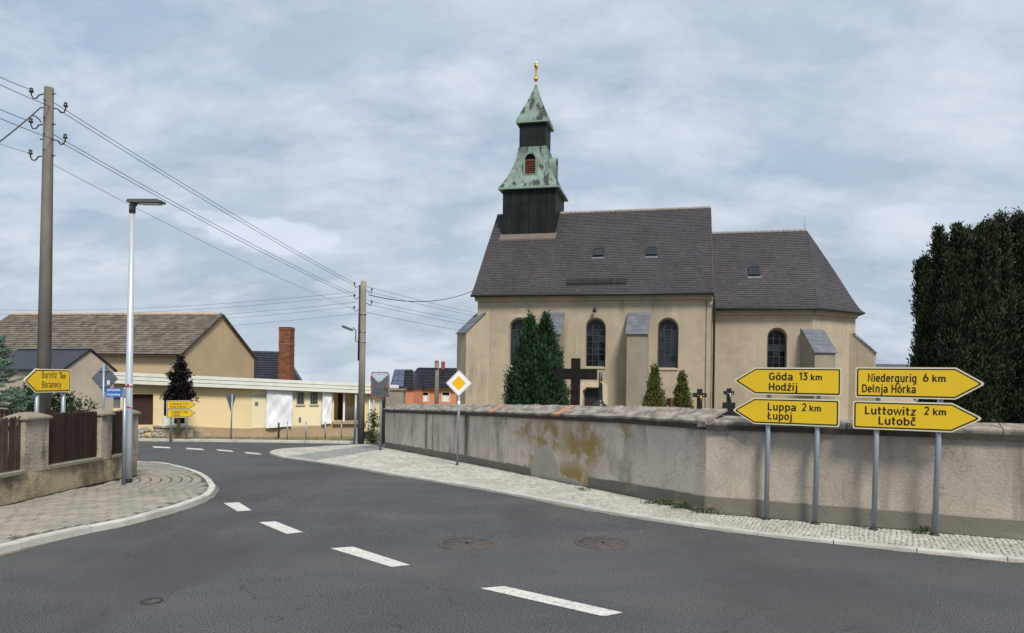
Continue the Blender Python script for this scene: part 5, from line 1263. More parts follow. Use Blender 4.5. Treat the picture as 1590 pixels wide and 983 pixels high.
nb_ = gp(192, 753.5, KH); zt = EYE + ray(192, 601).z * nb_.y
root = thing('street_name_sign', (nb_.x, nb_.y, g(nb_.y) + KH), 'blue street name plate with white lettering on a thin post', 'street sign')
post(root, nb_, Vector((nb_.x, nb_.y, zt)), .034, collar=False); MB().tube([(nb_.x, nb_.y, zt), (nb_.x, nb_.y, zt + .02)], .037, 10).build('post_cap', MT['iron'], root)
PN = Vector((nb_.x, nb_.y - .045, 0)); n = Vector((.12, -1, 0)).normalized(); ux = Vector((-n.y, n.x, 0))
def locN(px, py): w = hit(px, py, PN, n) - PN; return w.dot(ux), w.z + PN.z
x0, z1 = locN(164.5, 602.5); x1, z0 = locN(189.5, 617); O = Vector((PN.x, PN.y, 0))
P = [(x0, z0), (x1, z0), (x1, z1), (x0, z1)]
pl_ = MB().prism([O + ux * p[0] + UPZ * p[1] for p in P], n * .012).build('name_plate', MT['blue'], root)
MB().span((nb_.x - .12, nb_.y - .05, (z0 + z1) / 2 - .07), (nb_.x + .03, nb_.y - .036, (z0 + z1) / 2 + .07)).build('plate_bracket', MT['galv'], root)
lm = MB(); letter(lm, "Jakub-Nowak-Straße", O, ux, UPZ, n, x0 + .03, x1 - .03, z0 + .122, .048); letter(lm, "Dróha Jakuba Nowaka", O, ux, UPZ, n, x0 + .03, x1 - .03, z0 + .033, .048)
for i, p in enumerate(lm.v): lm.v[i] = p + n * .003
lm.build('lettering', MT['white'], pl_)

# ------------------------------------------------------------------ utility poles and wires
def insulator(root, base, out, name='insulator'):
    out = Vector(out).normalized(); m = MB(); b = Vector(base)
    m.tube([b, b + out * .10 - UPZ * .02, b + out * .16 - UPZ * .10, b + out * .23 - UPZ * .10, b + out * .27 - UPZ * .02, b + out * .27 + UPZ * .05], .014, 6)
    h = m.build('hook', MT['iron'], root); c = b + out * .27 + UPZ * .03
    MB().lathe(c, [(.015, -.01), (.045, .0), (.048, .03), (.026, .04), (.038, .07), (.034, .09), (.01, .105)], 10).build(name, MT['porcelain'], h); return c + UPZ * .07
p1 = at(67, 640, 16.0); z1t = EYE + ray(70, 136).z * 16.0
pole1 = thing('utility_pole', (p1.x, p1.y, g(16)), 'tall tapered concrete utility pole with insulators behind the garden fence', 'utility pole', 'concrete utility poles carrying overhead wires')
MB().tube([(p1.x, p1.y, g(16) - .2), (p1.x + .03, p1.y, z1t - .02), (p1.x + .03, p1.y, z1t)], [.160, .095, .09], 16).build('shaft', MT['concrete_pole'], pole1)
W_ = {}
for k, (px, py, sgn) in enumerate([(62, 146, -1), (78, 168, 1), (61, 193, -1), (79, 217, 1), (61, 242, -1)]):
    q = at(px, py, 16.0); base = Vector((p1.x + .03 + sgn * .11, p1.y, q.z)); W_[k] = insulator(pole1, base, (sgn, -.05, 0))
    MB().tube([(p1.x + .03 - sgn * .09, p1.y - .02, q.z), (p1.x + .03 - sgn * .17, p1.y - .02, q.z)], .013, 6).build('bolt', MT['iron'], pole1)
for py in (155, 182, 207, 232): q = at(68, py, 15.87); MB().tube([(p1.x + .01, p1.y - .10, q.z), (p1.x + .01, p1.y - .15, q.z)], .012, 6).build('bolt', MT['iron'], pole1)
p2 = gp(560, 688, .05); Y2 = p2.y; z2t = EYE + ray(562, 436.5).z * Y2
pole2 = thing('utility_pole', (p2.x, p2.y, g(Y2)), 'far concrete utility pole with a bracket lamp beside the churchyard entrance', 'utility pole', 'concrete utility poles carrying overhead wires')
m = MB(); x2 = p2.x + .03
MB().tube([(p2.x, p2.y, g(Y2) - .2), (x2, p2.y, z2t)], [.155, .125], 14).build('shaft', MT['concrete_pole'], pole2)
MB().tube([(x2 - .15, p2.y - .08, z2t - .2), (x2 - .165, p2.y - .09, EYE + ray(556, 560).z * Y2)], .035, 8).build('cable_conduit', MT['iron'], pole2)
MB().tube([(x2 - .24, p2.y - .1, EYE + ray(556, 613).z * Y2), (p2.x - .24, p2.y - .1, g(Y2))], .055, 8).build('cable_guard', MT['galv'], pole2)
zl0 = EYE + ray(555, 531).z * Y2; zl1 = EYE + ray(553, 513).z * Y2
MB().tube([(x2 - .17, p2.y, zl0), (x2 - .30, p2.y - .05, zl0 + .02), (x2 - .30, p2.y - .05, zl1), (x2 - .42, p2.y - .1, zl1 + .12)], .022, 8).build('lamp_arm', MT['iron'], pole2)
a_, b_ = at(548, 513, Y2 - .15), at(531, 506.5, Y2 - .25); MB().bar(a_, b_, .15, .10).build('lamp_head', MT['lamp_dark'], pole2)
for py in (488, 515, 531): z = EYE + ray(562, py).z * Y2; MB().tube([(x2, p2.y, z - .02), (x2, p2.y, z + .02)], .150, 14).build('clamp_band', MT['galv'], pole2)
V_ = []
for (px, py, sgn) in [(554, 443, -1), (554, 461, -1), (553, 480, -1), (570, 452, 1), (570, 471, 1)]:
    q = at(px, py, Y2); V_.append(insulator(pole2, Vector((x2 + sgn * .12, p2.y, q.z)), (sgn, -.3, 0)))
MB().prism([at(551, 690, Y2 - .3), at(555, 690, Y2 - .3), at(555, 666, Y2 - .3), at(553, 664, Y2 - .3)], (0, .12, 0)).build('base_guard', MT['galv'], pole2)
def wire(a, b, sag, r, label, group, mt='wire', ext=0):
    a, b = Vector(a), Vector(b); pts = []
    for k in range(25): t = k / 24; p = a.lerp(b, t); p.z -= sag * 4 * t * (1 - t); pts.append(p)
    o = MB().tube(pts, r, 5, cap=False).build('overhead_wire', MT[mt], None); tag(o, label, 'wire', group); return o
ORD = ['uppermost', 'second highest', 'third highest', 'fourth highest', 'lowest']
def wire_px(a, b, sag, r, label, group, mt='wire'): return wire(at(*a), at(*b), sag, r, label, group, mt)
G1 = 'wires between the two concrete poles'; G2 = 'wires running left out of the picture from the tall pole'; G3 = 'thin wires running left from the far pole over the barn'; G4 = 'thin wires running from the far pole towards the church'
la = 'overhead wire slanting down from the tall left pole to the far pole'
for k, (p0, p1_, sg) in enumerate([((78, 156, 16), (553, 441, Y2), .12), ((90, 170, 15.9), (553, 445, Y2 - .1), .12), ((80, 207, 16), (553, 458, Y2), .14), ((91, 219, 15.9), (553, 462, Y2 - .1), .14)]):
    wire_px(p0, p1_, sg, .0075, ORD[k] + ' of the dark wires slanting between the two concrete poles', G1)
wire_px((78, 253, 16), (553, 481, Y2), .18, .006, 'lowest thinnest wire slanting down between the two concrete poles', None, 'wire_pale')
lb_ = 'thin overhead wire running left out of the picture from the tall pole'
for k, (p0, p1_) in enumerate([((-70, 86, 13), (52, 141, 16)), ((-70, 97, 13), (80, 166, 16)), ((-70, 137, 13), (51, 190, 16)), ((-70, 152, 13), (82, 216, 16)), ((-70, 196, 13), (50, 239, 16))]):
    wire_px(p0, p1_, .03, .0075 if k < 4 else .005, ORD[k] + ' thin wire between the tall pole and the left edge', G2, 'wire' if k < 4 else 'wire_pale')
wire_px((-60, 262, 13), (62, 168, 15.9), .05, .014, 'thick black cable rising steeply to the tall concrete pole', None); wire_px((48, 180, 15.6), (64, 190, 15.9), -.05, .012, 'short cable loop beside the top of the tall pole', None)
lc = 'thin wire running level across the sky from the far pole over the barn'
for k, (y0, y1) in enumerate(((478, 453), (485, 459), (497, 469), (503, 476), (516, 487))): wire_px((-40, y0 + 2, 45), (554, y1, Y2), .35, .0075, ORD[k] + ' of the thin wires crossing the sky above the barn', G3, 'wire_pale')
wire_px((573, 458, Y2), (736, 451, 42.2), .45, .020, 'thick sagging cable from the far pole to the church eaves', None)
ld = 'thin wire running from the far pole down behind the church'
for k, (y0, y1) in enumerate(((445, 494), (452, 498), (466, 507), (472, 512), (485, 522))): wire_px((570, y0, Y2), (790, y1, 62), .15, .009, ORD[k] + ' thin wire running from the far pole behind the church', G4, 'wire_pale')
#PART4
# ------------------------------------------------------------------ low shop building with the white fascia
BA = at(137, 600, 34.0); BB = at(607, 600, 40.0)
bd = Vector((BB.x - BA.x, BB.y - BA.y, 0)); BL = bd.length; bd.normalize(); bn = Vector((-bd.y, bd.x, 0)); BO = Vector((BA.x, BA.y, 0))
def bw(p): p = Vector(p); return BO + bd * p.x + bn * p.y + UPZ * p.z       # along the front, behind it, up
def bf(px, py, yo=0.0): w = hit(px, py, BO + bn * yo, bn) - BO; return w.dot(bd), w.z
def Bm(): return MB(bw)
shop = thing('shop_building', bw((BL / 2, 2, g(37))), 'low empty yellow shop building with ribbed white fascia and hung tarpaulins', 'building')
FO = -.38
zt0 = bf(180, 577.5, FO)[1]; zt1 = bf(600, 597, FO)[1]; s0_ = bf(180, 577.5, FO)[0]; s1_ = bf(600, 597, FO)[0]
ztop = lambda s: zt0 + (zt1 - zt0) * (s - s0_) / (s1_ - s0_); FH = .56
zg = -1.5
def rect(x0, x1, yt, yb, yo=0.0):
    u0, zt = bf(x0, yt, yo); u1, _ = bf(x1, yt, yo); _, zb = bf((x0 + x1) / 2, yb, yo); return [(u0, zb), (u1, zb), (u1, zt), (u0, zt)]
hD, hW1, hW2 = rect(206, 238, 612, 660), rect(461, 472.5, 609, 627.5), rect(482, 493.5, 609, 627.5)
hG = rect(253, 289, 614, 661); hP = rect(519, 560, 607, 654); hL = rect(163, 187, 614, 634)
wl = Bm(); wall_holes.__defaults__
def bholes(mb, outer, holes, depth):
    mb.poly([(u, 0, z) for u, z in outer], [[(u, 0, z) for u, z in h] for h in holes])
    for h in holes: mb.add([(u, 0, z) for u, z in h] + [(u, depth, z) for u, z in h], [(i, (i + 1) % 4, 4 + (i + 1) % 4, 4 + i) for i in range(4)])
bholes(wl, [(-.2, zg), (BL, zg), (BL, ztop(BL) - .1), (-.2, ztop(-.2) - .1)], [hD, hW1, hW2, hG, hL], .22) if False else None
uP0, uP1 = hP[0][0], hP[1][0]
bholes(wl, [(-.2, zg), (BL, zg), (BL, ztop(BL) - .12), (-.2, ztop(0) - .1)], [hD, hW1, hW2, hG, hL], .22) if False else None
bholes(wl, [(-.2, zg), (uP0, zg), (uP0, ztop(uP0) - .12), (-.2, ztop(0) - .1)], [hD, hW1, hW2, hG, hL], .22)
zP = hP[0][1]
wl.add([(uP0, 0, zg), (uP1, 0, zg), (uP1, 0, zP), (uP0, 0, zP)], [(0, 1, 2, 3)]); wl.add([(uP1, 0, zg), (BL, 0, zg), (BL, 0, ztop(BL) - .12), (uP1, 0, ztop(uP1) - .12)], [(0, 1, 2, 3)])
zc_ = ztop(uP1) - .14
wl.add([(uP0, 0, zP), (uP0, 1.6, zP), (uP0, 1.6, zc_), (uP0, 0, zc_ + .02)], [(0, 1, 2, 3)]); wl.add([(uP1, 0, zP), (uP1, 1.6, zP), (uP1, 1.6, zc_), (uP1, 0, zc_)], [(0, 1, 2, 3)]); wl.add([(uP0, 1.6, zP), (uP1, 1.6, zP), (uP1, 1.6, zc_), (uP0, 1.6, zc_)], [(0, 1, 2, 3)]); wl.add([(uP0, 0, zP), (uP1, 0, zP), (uP1, 1.6, zP), (uP0, 1.6, zP)], [(0, 1, 2, 3)])
wl.add([(-.2, 0, zg), (-.2, 7, zg), (-.2, 7, ztop(0) - .1), (-.2, 0, ztop(0) - .1)], [(0, 1, 2, 3)]); wl.add([(BL, 0, zg), (BL, 7, zg), (BL, 7, ztop(BL) - .12), (BL, 0, ztop(BL) - .12)], [(0, 1, 2, 3)])
wl.build('front_wall', MT['yellow_wall'], shop)
rf = Bm(); rf.add([(-.6, FO - .02, ztop(-.6) - .03), (BL + .3, FO - .02, ztop(BL) - .03), (BL + .3, 7, ztop(BL) - .03), (-.6, 7, ztop(-.6) - .03), (-.6, FO + .03, ztop(-.6) - FH + .02), (BL + .3, FO + .03, ztop(BL) - FH + .02), (BL + .3, 7, ztop(BL) - FH + .02), (-.6, 7, ztop(-.6) - FH + .02)],
                  [(0, 1, 2, 3), (4, 5, 6, 7), (0, 3, 7, 4), (1, 2, 6, 5)]); rf.build('flat_roof', MT['flat_roof'], shop)
for k in range(3):
    h0, h1 = FH * k / 3, FH * (k + 1) / 3 - .025
    q = [(-.62, 0), (BL + .32, 0)]
    m = Bm(); vs = []
    for s, _ in q:
        z = ztop(s); vs += [(s, FO - .03, z - h1), (s, FO - .05, z - h0), (s, FO + .0, z - h0), (s, FO + .0, z - h1)]
    m.add(vs, [(0, 4, 5, 1), (1, 5, 6, 2), (0, 3, 7, 4), (0, 1, 2, 3), (4, 7, 6, 5)]); m.build('fascia_board', MT['fascia'], shop)
def panel(name, x0, x1, yt, yb, mt, yo=-.02, th=.02, lab=None):
    r = rect(x0, x1, yt, yb, yo); m = Bm(); m.prism([(u, yo, z) for u, z in r], (0, th - .001, 0)); return m.build(name, MT[mt], shop, label=lab)
panel('wall_panel', 391, 414.5, 603, 664.5, 'cream_wall', -.03, .03); panel('wall_panel', 454, 499.5, 604, 661, 'cream_wall', -.012, .0125) if False else None
panel('pale_band', 391.5, 414, 612, 618, 'pale_band', -.034, .003)
panel('vent_plate', 396, 401, 624, 630, 'signback', -.045, .012); 
r = rect(454, 500, 603, 661, -.014); m = Bm(); m.poly([(u, -.014, z) for u, z in r], [[(u, -.014, z) for u, z in h] for h in (hW1, hW2)]); m.build('wall_panel', MT['cream_wall'], shop)
r = rect(454, 500, 611, 617, -.017)
for a0, a1 in ((454, 461), (472.5, 482), (493.5, 500)): panel('pale_band', a0, a1, 611, 617, 'pale_band', -.018, .003)
panel('vent_plate', 464, 467.5, 648, 656, 'signback', -.03, .015)
def tarp(x0, x1, yt, ybl, ybr):
    m = Bm(); u0, zt = bf(x0, yt, -.1); u1, _ = bf(x1, yt, -.1); zb0 = bf(x0, ybl, -.1)[1]; zb1 = bf(x1, ybr, -.1)[1]; nx, nz = 22, 22; vs = []
    zt = ztop(u0) - FH + .02
    for j in range(nz + 1):
        for i in range(nx + 1):
            a, b = i / nx, j / nz; zb = zb0 + (zb1 - zb0) * a
            d = .03 * math.sin(a * 9 + b * 5) * (.3 + b) + .03 * math.sin(a * 4 - b * 7 + 1) + .014 * math.sin((a + b) * 13) + .006 * math.sin(a * 23 - b * 17)
            vs.append((u0 + (u1 - u0) * a + .02 * math.sin(b * 6), -.19 - d, zt + (zb - zt) * b))
    W = nx + 1; m.add(vs, [(j * W + i, j * W + i + 1, (j + 1) * W + i + 1, (j + 1) * W + i) for j in range(nz) for i in range(nx)], True); o = m.build('tarpaulin', MT['tarp'], shop)
    return o
tarp(413.5, 453.5, 604, 665, 661.5); tarp(500, 515, 605, 659, 657)
def win2(h):
    f = Bm(); (u0, z0), (u1, _), (_, z1), _ = h; y = .12
    for a, b in (((u0, y - .04, z0), (u0 + .05, y, z1)), ((u1 - .05, y - .04, z0), (u1, y, z1)), ((u0 + .05, y - .04, z0), (u1 - .05, y, z0 + .05)), ((u0 + .05, y - .04, z1 - .05), (u1 - .05, y, z1)), (((u0 + u1) / 2 - .02, y - .03, z0 + .05), ((u0 + u1) / 2 + .02, y, z1 - .05))): f.span(a, b)
    f = f.build('window', MT['lamp_dark'], shop); Bm().poly([(u, y + .01, z) for u, z in h]).build('pane', MT['glass'], f)
    b = Bm()
    for k in range(5): x = u0 + (u1 - u0) * (k + .5) / 5; b.tube([(x, .03, z0), (x, .03, z1)], .012, 5)
    b.build('window_bars', MT['white_frame'], f); Bm().span((u0 - .05, -.08, z0 - .07), (u1 + .05, .1, z0)).build('sill', MT['pale_band'], f)
win2(hW1); win2(hW2)
Bm().poly([(u, .18, z) for u, z in hD]).build('brown_door', MT['door_brown'], shop)
Bm().poly([(u, .16, z) for u, z in hL]).build('window', MT['signback'], shop)
(u0, z0), (u1, _), (_, z1), _ = hG
gl = Bm().poly([(u, .2, z) for u, z in hG]).build('glass_door', MT['glass'], shop); f = Bm()
for k in range(4): x = u0 + (u1 - u0) * k / 3; f.span((x - .045, .12, z0), (x + .045, .17, z1))
for z in (z0 + .04, z0 + .42, z1 - .05): f.span((u0, .125, z - .05), (u1, .165, z + .05))
f.build('door_frame', MT['white_frame'], gl)
Bm().span((u0 + .06, .13, z0 + .08), ((u0 + u1) / 2, .15, z0 + .38)).build('door_panel', MT['white_frame'], gl)
# porch with a dark door, white post, railing
Bm().poly([(u, 1.58, z) for u, z in rect(525, 536, 611, 653, 1.58)]).build('porch_door', MT['door_brown'], shop)
u = bf(534.5, 620)[0]; Bm().span((u - .05, .02, zP), (u + .05, .12, zc_)).build('porch_post', MT['white_frame'], shop)
m = Bm()
for k in range(9): x = u + .1 + (uP1 - u - .1) * k / 8; m.tube([(x, .06, zP), (x, .06, zP + .75)], .015, 5)
m.span((u + .06, .04, zP + .74), (uP1, .08, zP + .78)); m.build('railing', MT['lamp_dark'], shop)
m = Bm(); u0_ = bf(516, 655)[0]; m.span((u0_, -.22, zP - .14), (uP1 + .3, .1, zP)); m.build('porch_ledge', MT['plinth'], shop)
u_ = bf(573, 640)[0]; Bm().tube([(u_, -.08, ztop(u_) - FH), (u_, -.08, zg)], .05, 8).build('downpipe', MT['white_frame'], shop)
# plinth, stepping with the ground
pl_px = [(296, 662), (330, 664), (391, 666), (414, 666), (453, 663.5), (500, 661), (516, 659), (565, 657)]
m = Bm(); vs = []
for x, y in pl_px: u, z = bf(x, y, -.05); vs += [(u, -.05, zg - .2), (u, -.05, z), (u, .0, z + .02)]
m.add(vs, [(3 * i + k, 3 * i + 3 + k, 3 * i + 4 + k, 3 * i + 1 + k) for i in range(len(pl_px) - 1) for k in (0, 1)]); m.build('plinth', MT['plinth'], shop)
# landing and steps before the glass door
ld_ = Bm(); ua = bf(240, 662, -1)[0]; ub = bf(300, 662, -1)[0]; zl_ = bf(262, 661.5, 0)[1]
ld_.span((ua, -1.0, zg - .3), (ub, -.002, zl_ - .02)); ld_.span((ub - .002, -.85, zg - .3), (ub + .45, -.01, zl_ - .22)); ld_.span((ub + .448, -.7, zg - .3), (ub + .9, -.02, zl_ - .42)); ld_.build('landing', MT['pillar'], shop)
Bm().span((ua - .05, -1.05, zl_ - .022), (ub + .05, -.003, zl_ + .04)).build('landing_slab', MT['pale_band'], shop)
for px, lab_ in ((446, 'thin grey stub post just right of the dark stub post'), (475, 'thin grey stub post below the two barred windows'), (505, 'thin grey stub post below the small white tarpaulin'), (530, 'thin grey stub post below the porch door')):
    q = gp(px, 683, .08); r0 = thing('bollard', (q.x, q.y, g(q.y)), lab_, 'post', 'short posts along the shop front'); hgt = .8
    MB().tube([q, q + UPZ * hgt], .03, 8).build('shaft', MT['galv'], r0); MB().tube([q + UPZ * hgt, q + UPZ * (hgt + .02)], .034, 8).build('post_cap', MT['iron'], r0)
q = gp(432.5, 682, .08); r0 = thing('bollard', (q.x, q.y, g(q.y)), 'darker stub post under the large white tarpaulin', 'post'); MB().tube([q, q + UPZ * .75], .045, 8).build('shaft', MT['iron'], r0); MB().tube([q + UPZ * .75, q + UPZ * .78], .05, 8).build('post_cap', MT['galv'], r0)

# ------------------------------------------------------------------ barn behind it
def house_frame(px, py, Y, yaw):
    r0 = at(px, py, Y); a = R(yaw); d = Vector((math.cos(a), -math.sin(a), 0)); nn = Vector((math.sin(a), math.cos(a), 0)); o = Vector((r0.x, r0.y, 0))
    return (lambda p: o + d * p[0] + nn * p[1] + UPZ * p[2]), (lambda x, y, yo=0.0: (lambda w: (w.dot(d), w.z))(hit(x, y, o + nn * yo, nn) - o)), (lambda x, y, uo=0.0: (lambda w: (w.dot(nn), w.z))(hit(x, y, o + d * uo, d) - o))
bt, bff, bfs = house_frame(283, 560, 44.0, 10.0)
W2_ = 8.3; ze = bff(200, 549.5, -.3)[1]; zr = bff(300, 487.5, W2_ / 2)[1]; ul = bff(22, 487, W2_ / 2)[0]
barn = thing('barn', bt((-6, 4, g(46))), 'large tan barn with old grey brown tiled roof behind the shop', 'barn')
m = MB(bt); zb = -2.0
m.add([(ul, 0, zb), (0, 0, zb), (0, 0, ze + .2), (ul, 0, ze + .2)], [(0, 1, 2, 3)]); m.add([(0, 0, zb), (0, W2_, zb), (0, W2_, ze + .15), (0, W2_ / 2, zr - .08), (0, 0, ze + .15)], [(0, 1, 2, 3, 4)])
m.add([(ul, 0, zb), (ul, W2_, zb), (ul, W2_, ze + .15), (ul, W2_ / 2, zr - .08), (ul, 0, ze + .15)], [(4, 3, 2, 1, 0)]); m.add([(ul, W2_, zb), (0, W2_, zb), (0, W2_, ze + .15), (ul, W2_, ze + .15)], [(0, 1, 2, 3)]); m.build('barn_wall', MT['barn_wall'], barn)
F1 = Facet((ul - .25, -.35, ze - .02), (.12, -.35, ze - .02), (ul - .25, W2_ / 2, zr), (.12, W2_ / 2, zr), .03); F2 = Facet((.12, W2_ + .35, ze - .02), (ul - .25, W2_ + .35, ze - .02), (.12, W2_ / 2, zr), (ul - .25, W2_ / 2, zr), .03)
m = MB(bt); deck(m, F1); deck(m, F2); br = m.build('barn_roof', MT['barn_tile'], barn); m = MB(bt); tiles(m, F1, .30, .27, .03); m.build('roof_tiles', MT['barn_tile'], br, kind='stuff')
m = MB(bt)
for k in range(int((-ul) / .4) + 1): m.lathe((ul - .2 + k * .4, W2_ / 2, zr - .04), [(.13, 0), (.13, .38), (.11, .38)], 8, (0, 1, 0), UPZ, (1, 0, 0))
m.build('ridge_tiles', MT['plinth'], br, kind='stuff')
m = MB(bt); m.bar((.10, -.36, ze - .1), (.10, W2_ / 2, zr - .08), .06, .14); m.bar((.10, W2_ / 2, zr - .08), (.10, W2_ + .36, ze - .1), .06, .14); m.build('verge', MT['coping_edge'], br)
MB(bt).span((ul, -.34, ze - .13), (.1, .0, ze - .05)).build('eaves_soffit', MT['coping_edge'], br)

# little grey shed at the far left
st, sff, sfs = house_frame(100, 572, 28.0, 24.0)
ze = sff(60, 572, 0)[1]; hw_ = 1.05; zr = sff(60, 544, hw_)[1]; ul = -4.5
shed = thing('shed', st((-2, 1, g(29))), 'small grey rendered shed with smooth dark roof left of the barn', 'shed')
m = MB(st); zb = -1.5; m.add([(0, 0, zb), (0, 2 * hw_, zb), (0, 2 * hw_, ze), (0, hw_, zr - .05), (0, 0, ze)], [(0, 1, 2, 3, 4)]); m.add([(ul, 0, zb), (0, 0, zb), (0, 0, ze), (ul, 0, ze)], [(0, 1, 2, 3)]); m.add([(ul, 2 * hw_, zb), (0, 2 * hw_, zb), (0, 2 * hw_, ze), (ul, 2 * hw_, ze)], [(0, 1, 2, 3)]); m.build('shed_wall', MT['grey_wall'], shed)
m = MB(st); m.prism([(0.06, -.12, ze - .1), (.06, hw_, zr), (.06, hw_, zr + .07), (.06, -.12, ze - .03)], (ul - .1, 0, 0)); m.prism([(0.06, 2 * hw_ + .12, ze - .1), (.06, hw_ + .001, zr), (.06, hw_ + .001, zr + .07), (.06, 2 * hw_ + .12, ze - .03)], (ul - .1, 0, 0)); sr = m.build('shed_roof', MT['dark_tile'], shed)
MB(st).span((ul, hw_ - .08, zr + .055), (.06, hw_ + .08, zr + .09)).build('ridge_cap', MT['galv'], sr)

# dark-roofed house and brick chimney
ht, hff, hfs = house_frame(461, 590, 62.0, -14.0)
hz0 = hff(440, 592, 0)[1]; hz1 = hff(410, 545.5, 3.0)[1]; ul = -9
hb = thing('house', ht((-5, 3, g(64))), 'house behind the shop showing only its steep dark tiled roof', 'house')
m = MB(ht); m.add([(ul, 0, -2), (0, 0, -2), (0, 0, hz0), (ul, 0, hz0)], [(0, 1, 2, 3)]); m.add([(0, 0, -2), (0, 6, -2), (0, 6, hz0), (0, 0, hz0)], [(0, 1, 2, 3)]); m.add([(ul, 0, -2), (ul, 6, -2), (ul, 6, hz0), (ul, 0, hz0)], [(3, 2, 1, 0)]); m.add([(ul, 6, -2), (0, 6, -2), (0, 6, hz0), (ul, 6, hz0)], [(0, 1, 2, 3)]); m.build('house_wall', MT['grey_wall'], hb)
ur = hff(441, 546, 3.0)[0]
FF1 = Facet((ul, -.3, hz0 - .1), (.3, -.3, hz0 - .1), (ul + 2, 3, hz1), (ur, 3, hz1), 0); FF2 = Facet((.3, -.3, hz0 - .1), (.3, 6.3, hz0 - .1), (ur, 3, hz1), (ur, 3, hz1), 0); FF3 = Facet((.3, 6.3, hz0 - .1), (ul, 6.3, hz0 - .1), (ur, 3, hz1), (ul + 2, 3, hz1), 0)
FF4 = Facet((ul, 6.3, hz0 - .1), (ul, -.3, hz0 - .1), (ul + 2, 3, hz1), (ul + 2, 3, hz1), 0)
m = MB(ht); [deck(m, F) for F in (FF1, FF2, FF3, FF4)]; hr = m.build('house_roof', MT['dark_tile'], hb); m = MB(ht); tiles(m, FF1, .3, .33, .035); tiles(m, FF2, .3, .33, .035); m.build('roof_tiles', MT['dark_tile'], hr, kind='stuff')
c0 = at(433.5, 585, 52); c1 = at(457.5, 585, 52); zc1 = EYE + ray(445, 508.5).z * 52
chim = thing('brick_chimney', ((c0.x + c1.x) / 2, 52.5, g(52)), 'tall square red brick chimney rising behind the flat shop roof', 'chimney')
cwid = (c1.x - c0.x) * .76; cxm = (c0.x + c1.x) / 2 - .22; ca = R(6); cu_ = Vector((math.cos(ca), -math.sin(ca), 0)); cv_ = Vector((math.sin(ca), math.cos(ca), 0)); cc = Vector((cxm, 52.55, 0))
MB().box(cc + UPZ * ((zc1 - 2) / 2), (cwid - .03, cwid - .03, zc1 + 2 - .02), cu_, cv_).build('mortar_core', MT['mortar'], chim)
bk = MB(); z = .4; row = 0
while z < zc1 - .02:
    for side in range(2):
        d_, n_ = (cu_, -cv_) if side == 0 else (cv_, cu_)
        x = -cwid / 2 - (.125 if row % 2 else 0)
        while x < cwid / 2 - .01:
            a0, a1 = max(x, -cwid / 2), min(x + .24, cwid / 2)
            if a1 - a0 > .05:
                o = cwid / 2 - .015; q = cc + n_ * (o + .012) + d_ * ((a0 + a1) / 2) + UPZ * (z + .032)
                hx = (a1 - a0 - .012) / 2
                v = [q + d_ * sx * hx + UPZ * sz * .031 for sz in (-1, 1) for sx in (-1, 1)]; w_ = [p - n_ * .02 for p in v]
                bk.add(v + w_, [(0, 1, 3, 2), (0, 1, 5, 4), (2, 3, 7, 6), (0, 2, 6, 4), (1, 3, 7, 5)])
            x += .25
    z += .077; row += 1
bk.build('brickwork', MT['brick'], chim, kind='stuff')
for zz in (zc1 - .12, EYE + ray(445, 534).z * 52): MB().box(cc + UPZ * zz, (cwid + .06, cwid + .06, .07), cu_, cv_).build('brick_band', MT['mortar'] if zz < zc1 - .5 else MT['brick'], chim)
MB().box(cc + UPZ * (zc1 + .02), (cwid + .02, cwid + .02, .05), cu_, cv_).build('chimney_top', MT['coping_edge'], chim)

# orange house beyond the wall, solar roof beside it
ot, off_, ofs = house_frame(727, 602, 70.0, -3.0)
oz0 = off_(680, 602.5, -.3)[1]; oz1 = off_(690, 573, 3.6)[1]; oul = off_(629, 610)[0]; o7 = .4
oh = thing('house', ot((-3, 3, g(70))), 'orange rendered house with dark glazed roof beyond the churchyard wall', 'house')
m = MB(ot); wins = []
for x0, x1 in ((654, 664.5), (687, 697.5)):
    u0, zt = off_(x0, 609.5); u1, zb = off_(x1, 623); wins.append([(u0, zb), (u1, zb), (u1, zt), (u0, zt)])
m.poly([(oul, 0, -2), (o7, 0, -2), (o7, 0, oz0 + .2), (oul, 0, oz0 + .2)], [[(u, 0, z) for u, z in h] for h in wins])
for h in wins: m.add([(u, 0, z) for u, z in h] + [(u, .2, z) for u, z in h], [(i, (i + 1) % 4, 4 + (i + 1) % 4, 4 + i) for i in range(4)])
m.add([(oul, 0, -2), (oul, 7.2, -2), (oul, 7.2, oz0), (oul, 3.6, oz1 - .1), (oul, 0, oz0)], [(0, 1, 2, 3, 4)]); m.add([(o7, 0, -2), (o7, 7.2, -2), (o7, 7.2, oz0), (o7, 3.6, oz1 - .1), (o7, 0, oz0)], [(0, 1, 2, 3, 4)]); m.build('house_wall', MT['orange_wall'], oh)
for h in wins:
    (u0, z0), (u1, _), (_, z1), _ = h; f = MB(ot)
    for a, b in (((u0 - .12, -.03, z0 - .12), (u0, .0, z1 + .12)), ((u1, -.03, z0 - .12), (u1 + .12, .0, z1 + .12)), ((u0, -.03, z1), (u1, 0, z1 + .12)), ((u0, -.03, z0 - .12), (u1, 0, z0))): f.span(a, b)
    f = f.build('window', MT['stone_trim'], oh); MB(ot).span((u0, .10, z0), (u1, .13, z0 + (z1 - z0) * .68)).build('blind', MT['white_frame'], f); MB(ot).poly([(u, .14, z) for u, z in h]).build('pane', MT['glass'], f)
MB(ot).span((oul - .1, -.06, oz0 - .12), (o7, -.002, oz0 + .05)).build('eaves_band', MT['stone_trim'], oh)
ul_r = off_(632, 602, -.3)[0]; ul_t = off_(650, 574, 3.6)[0]
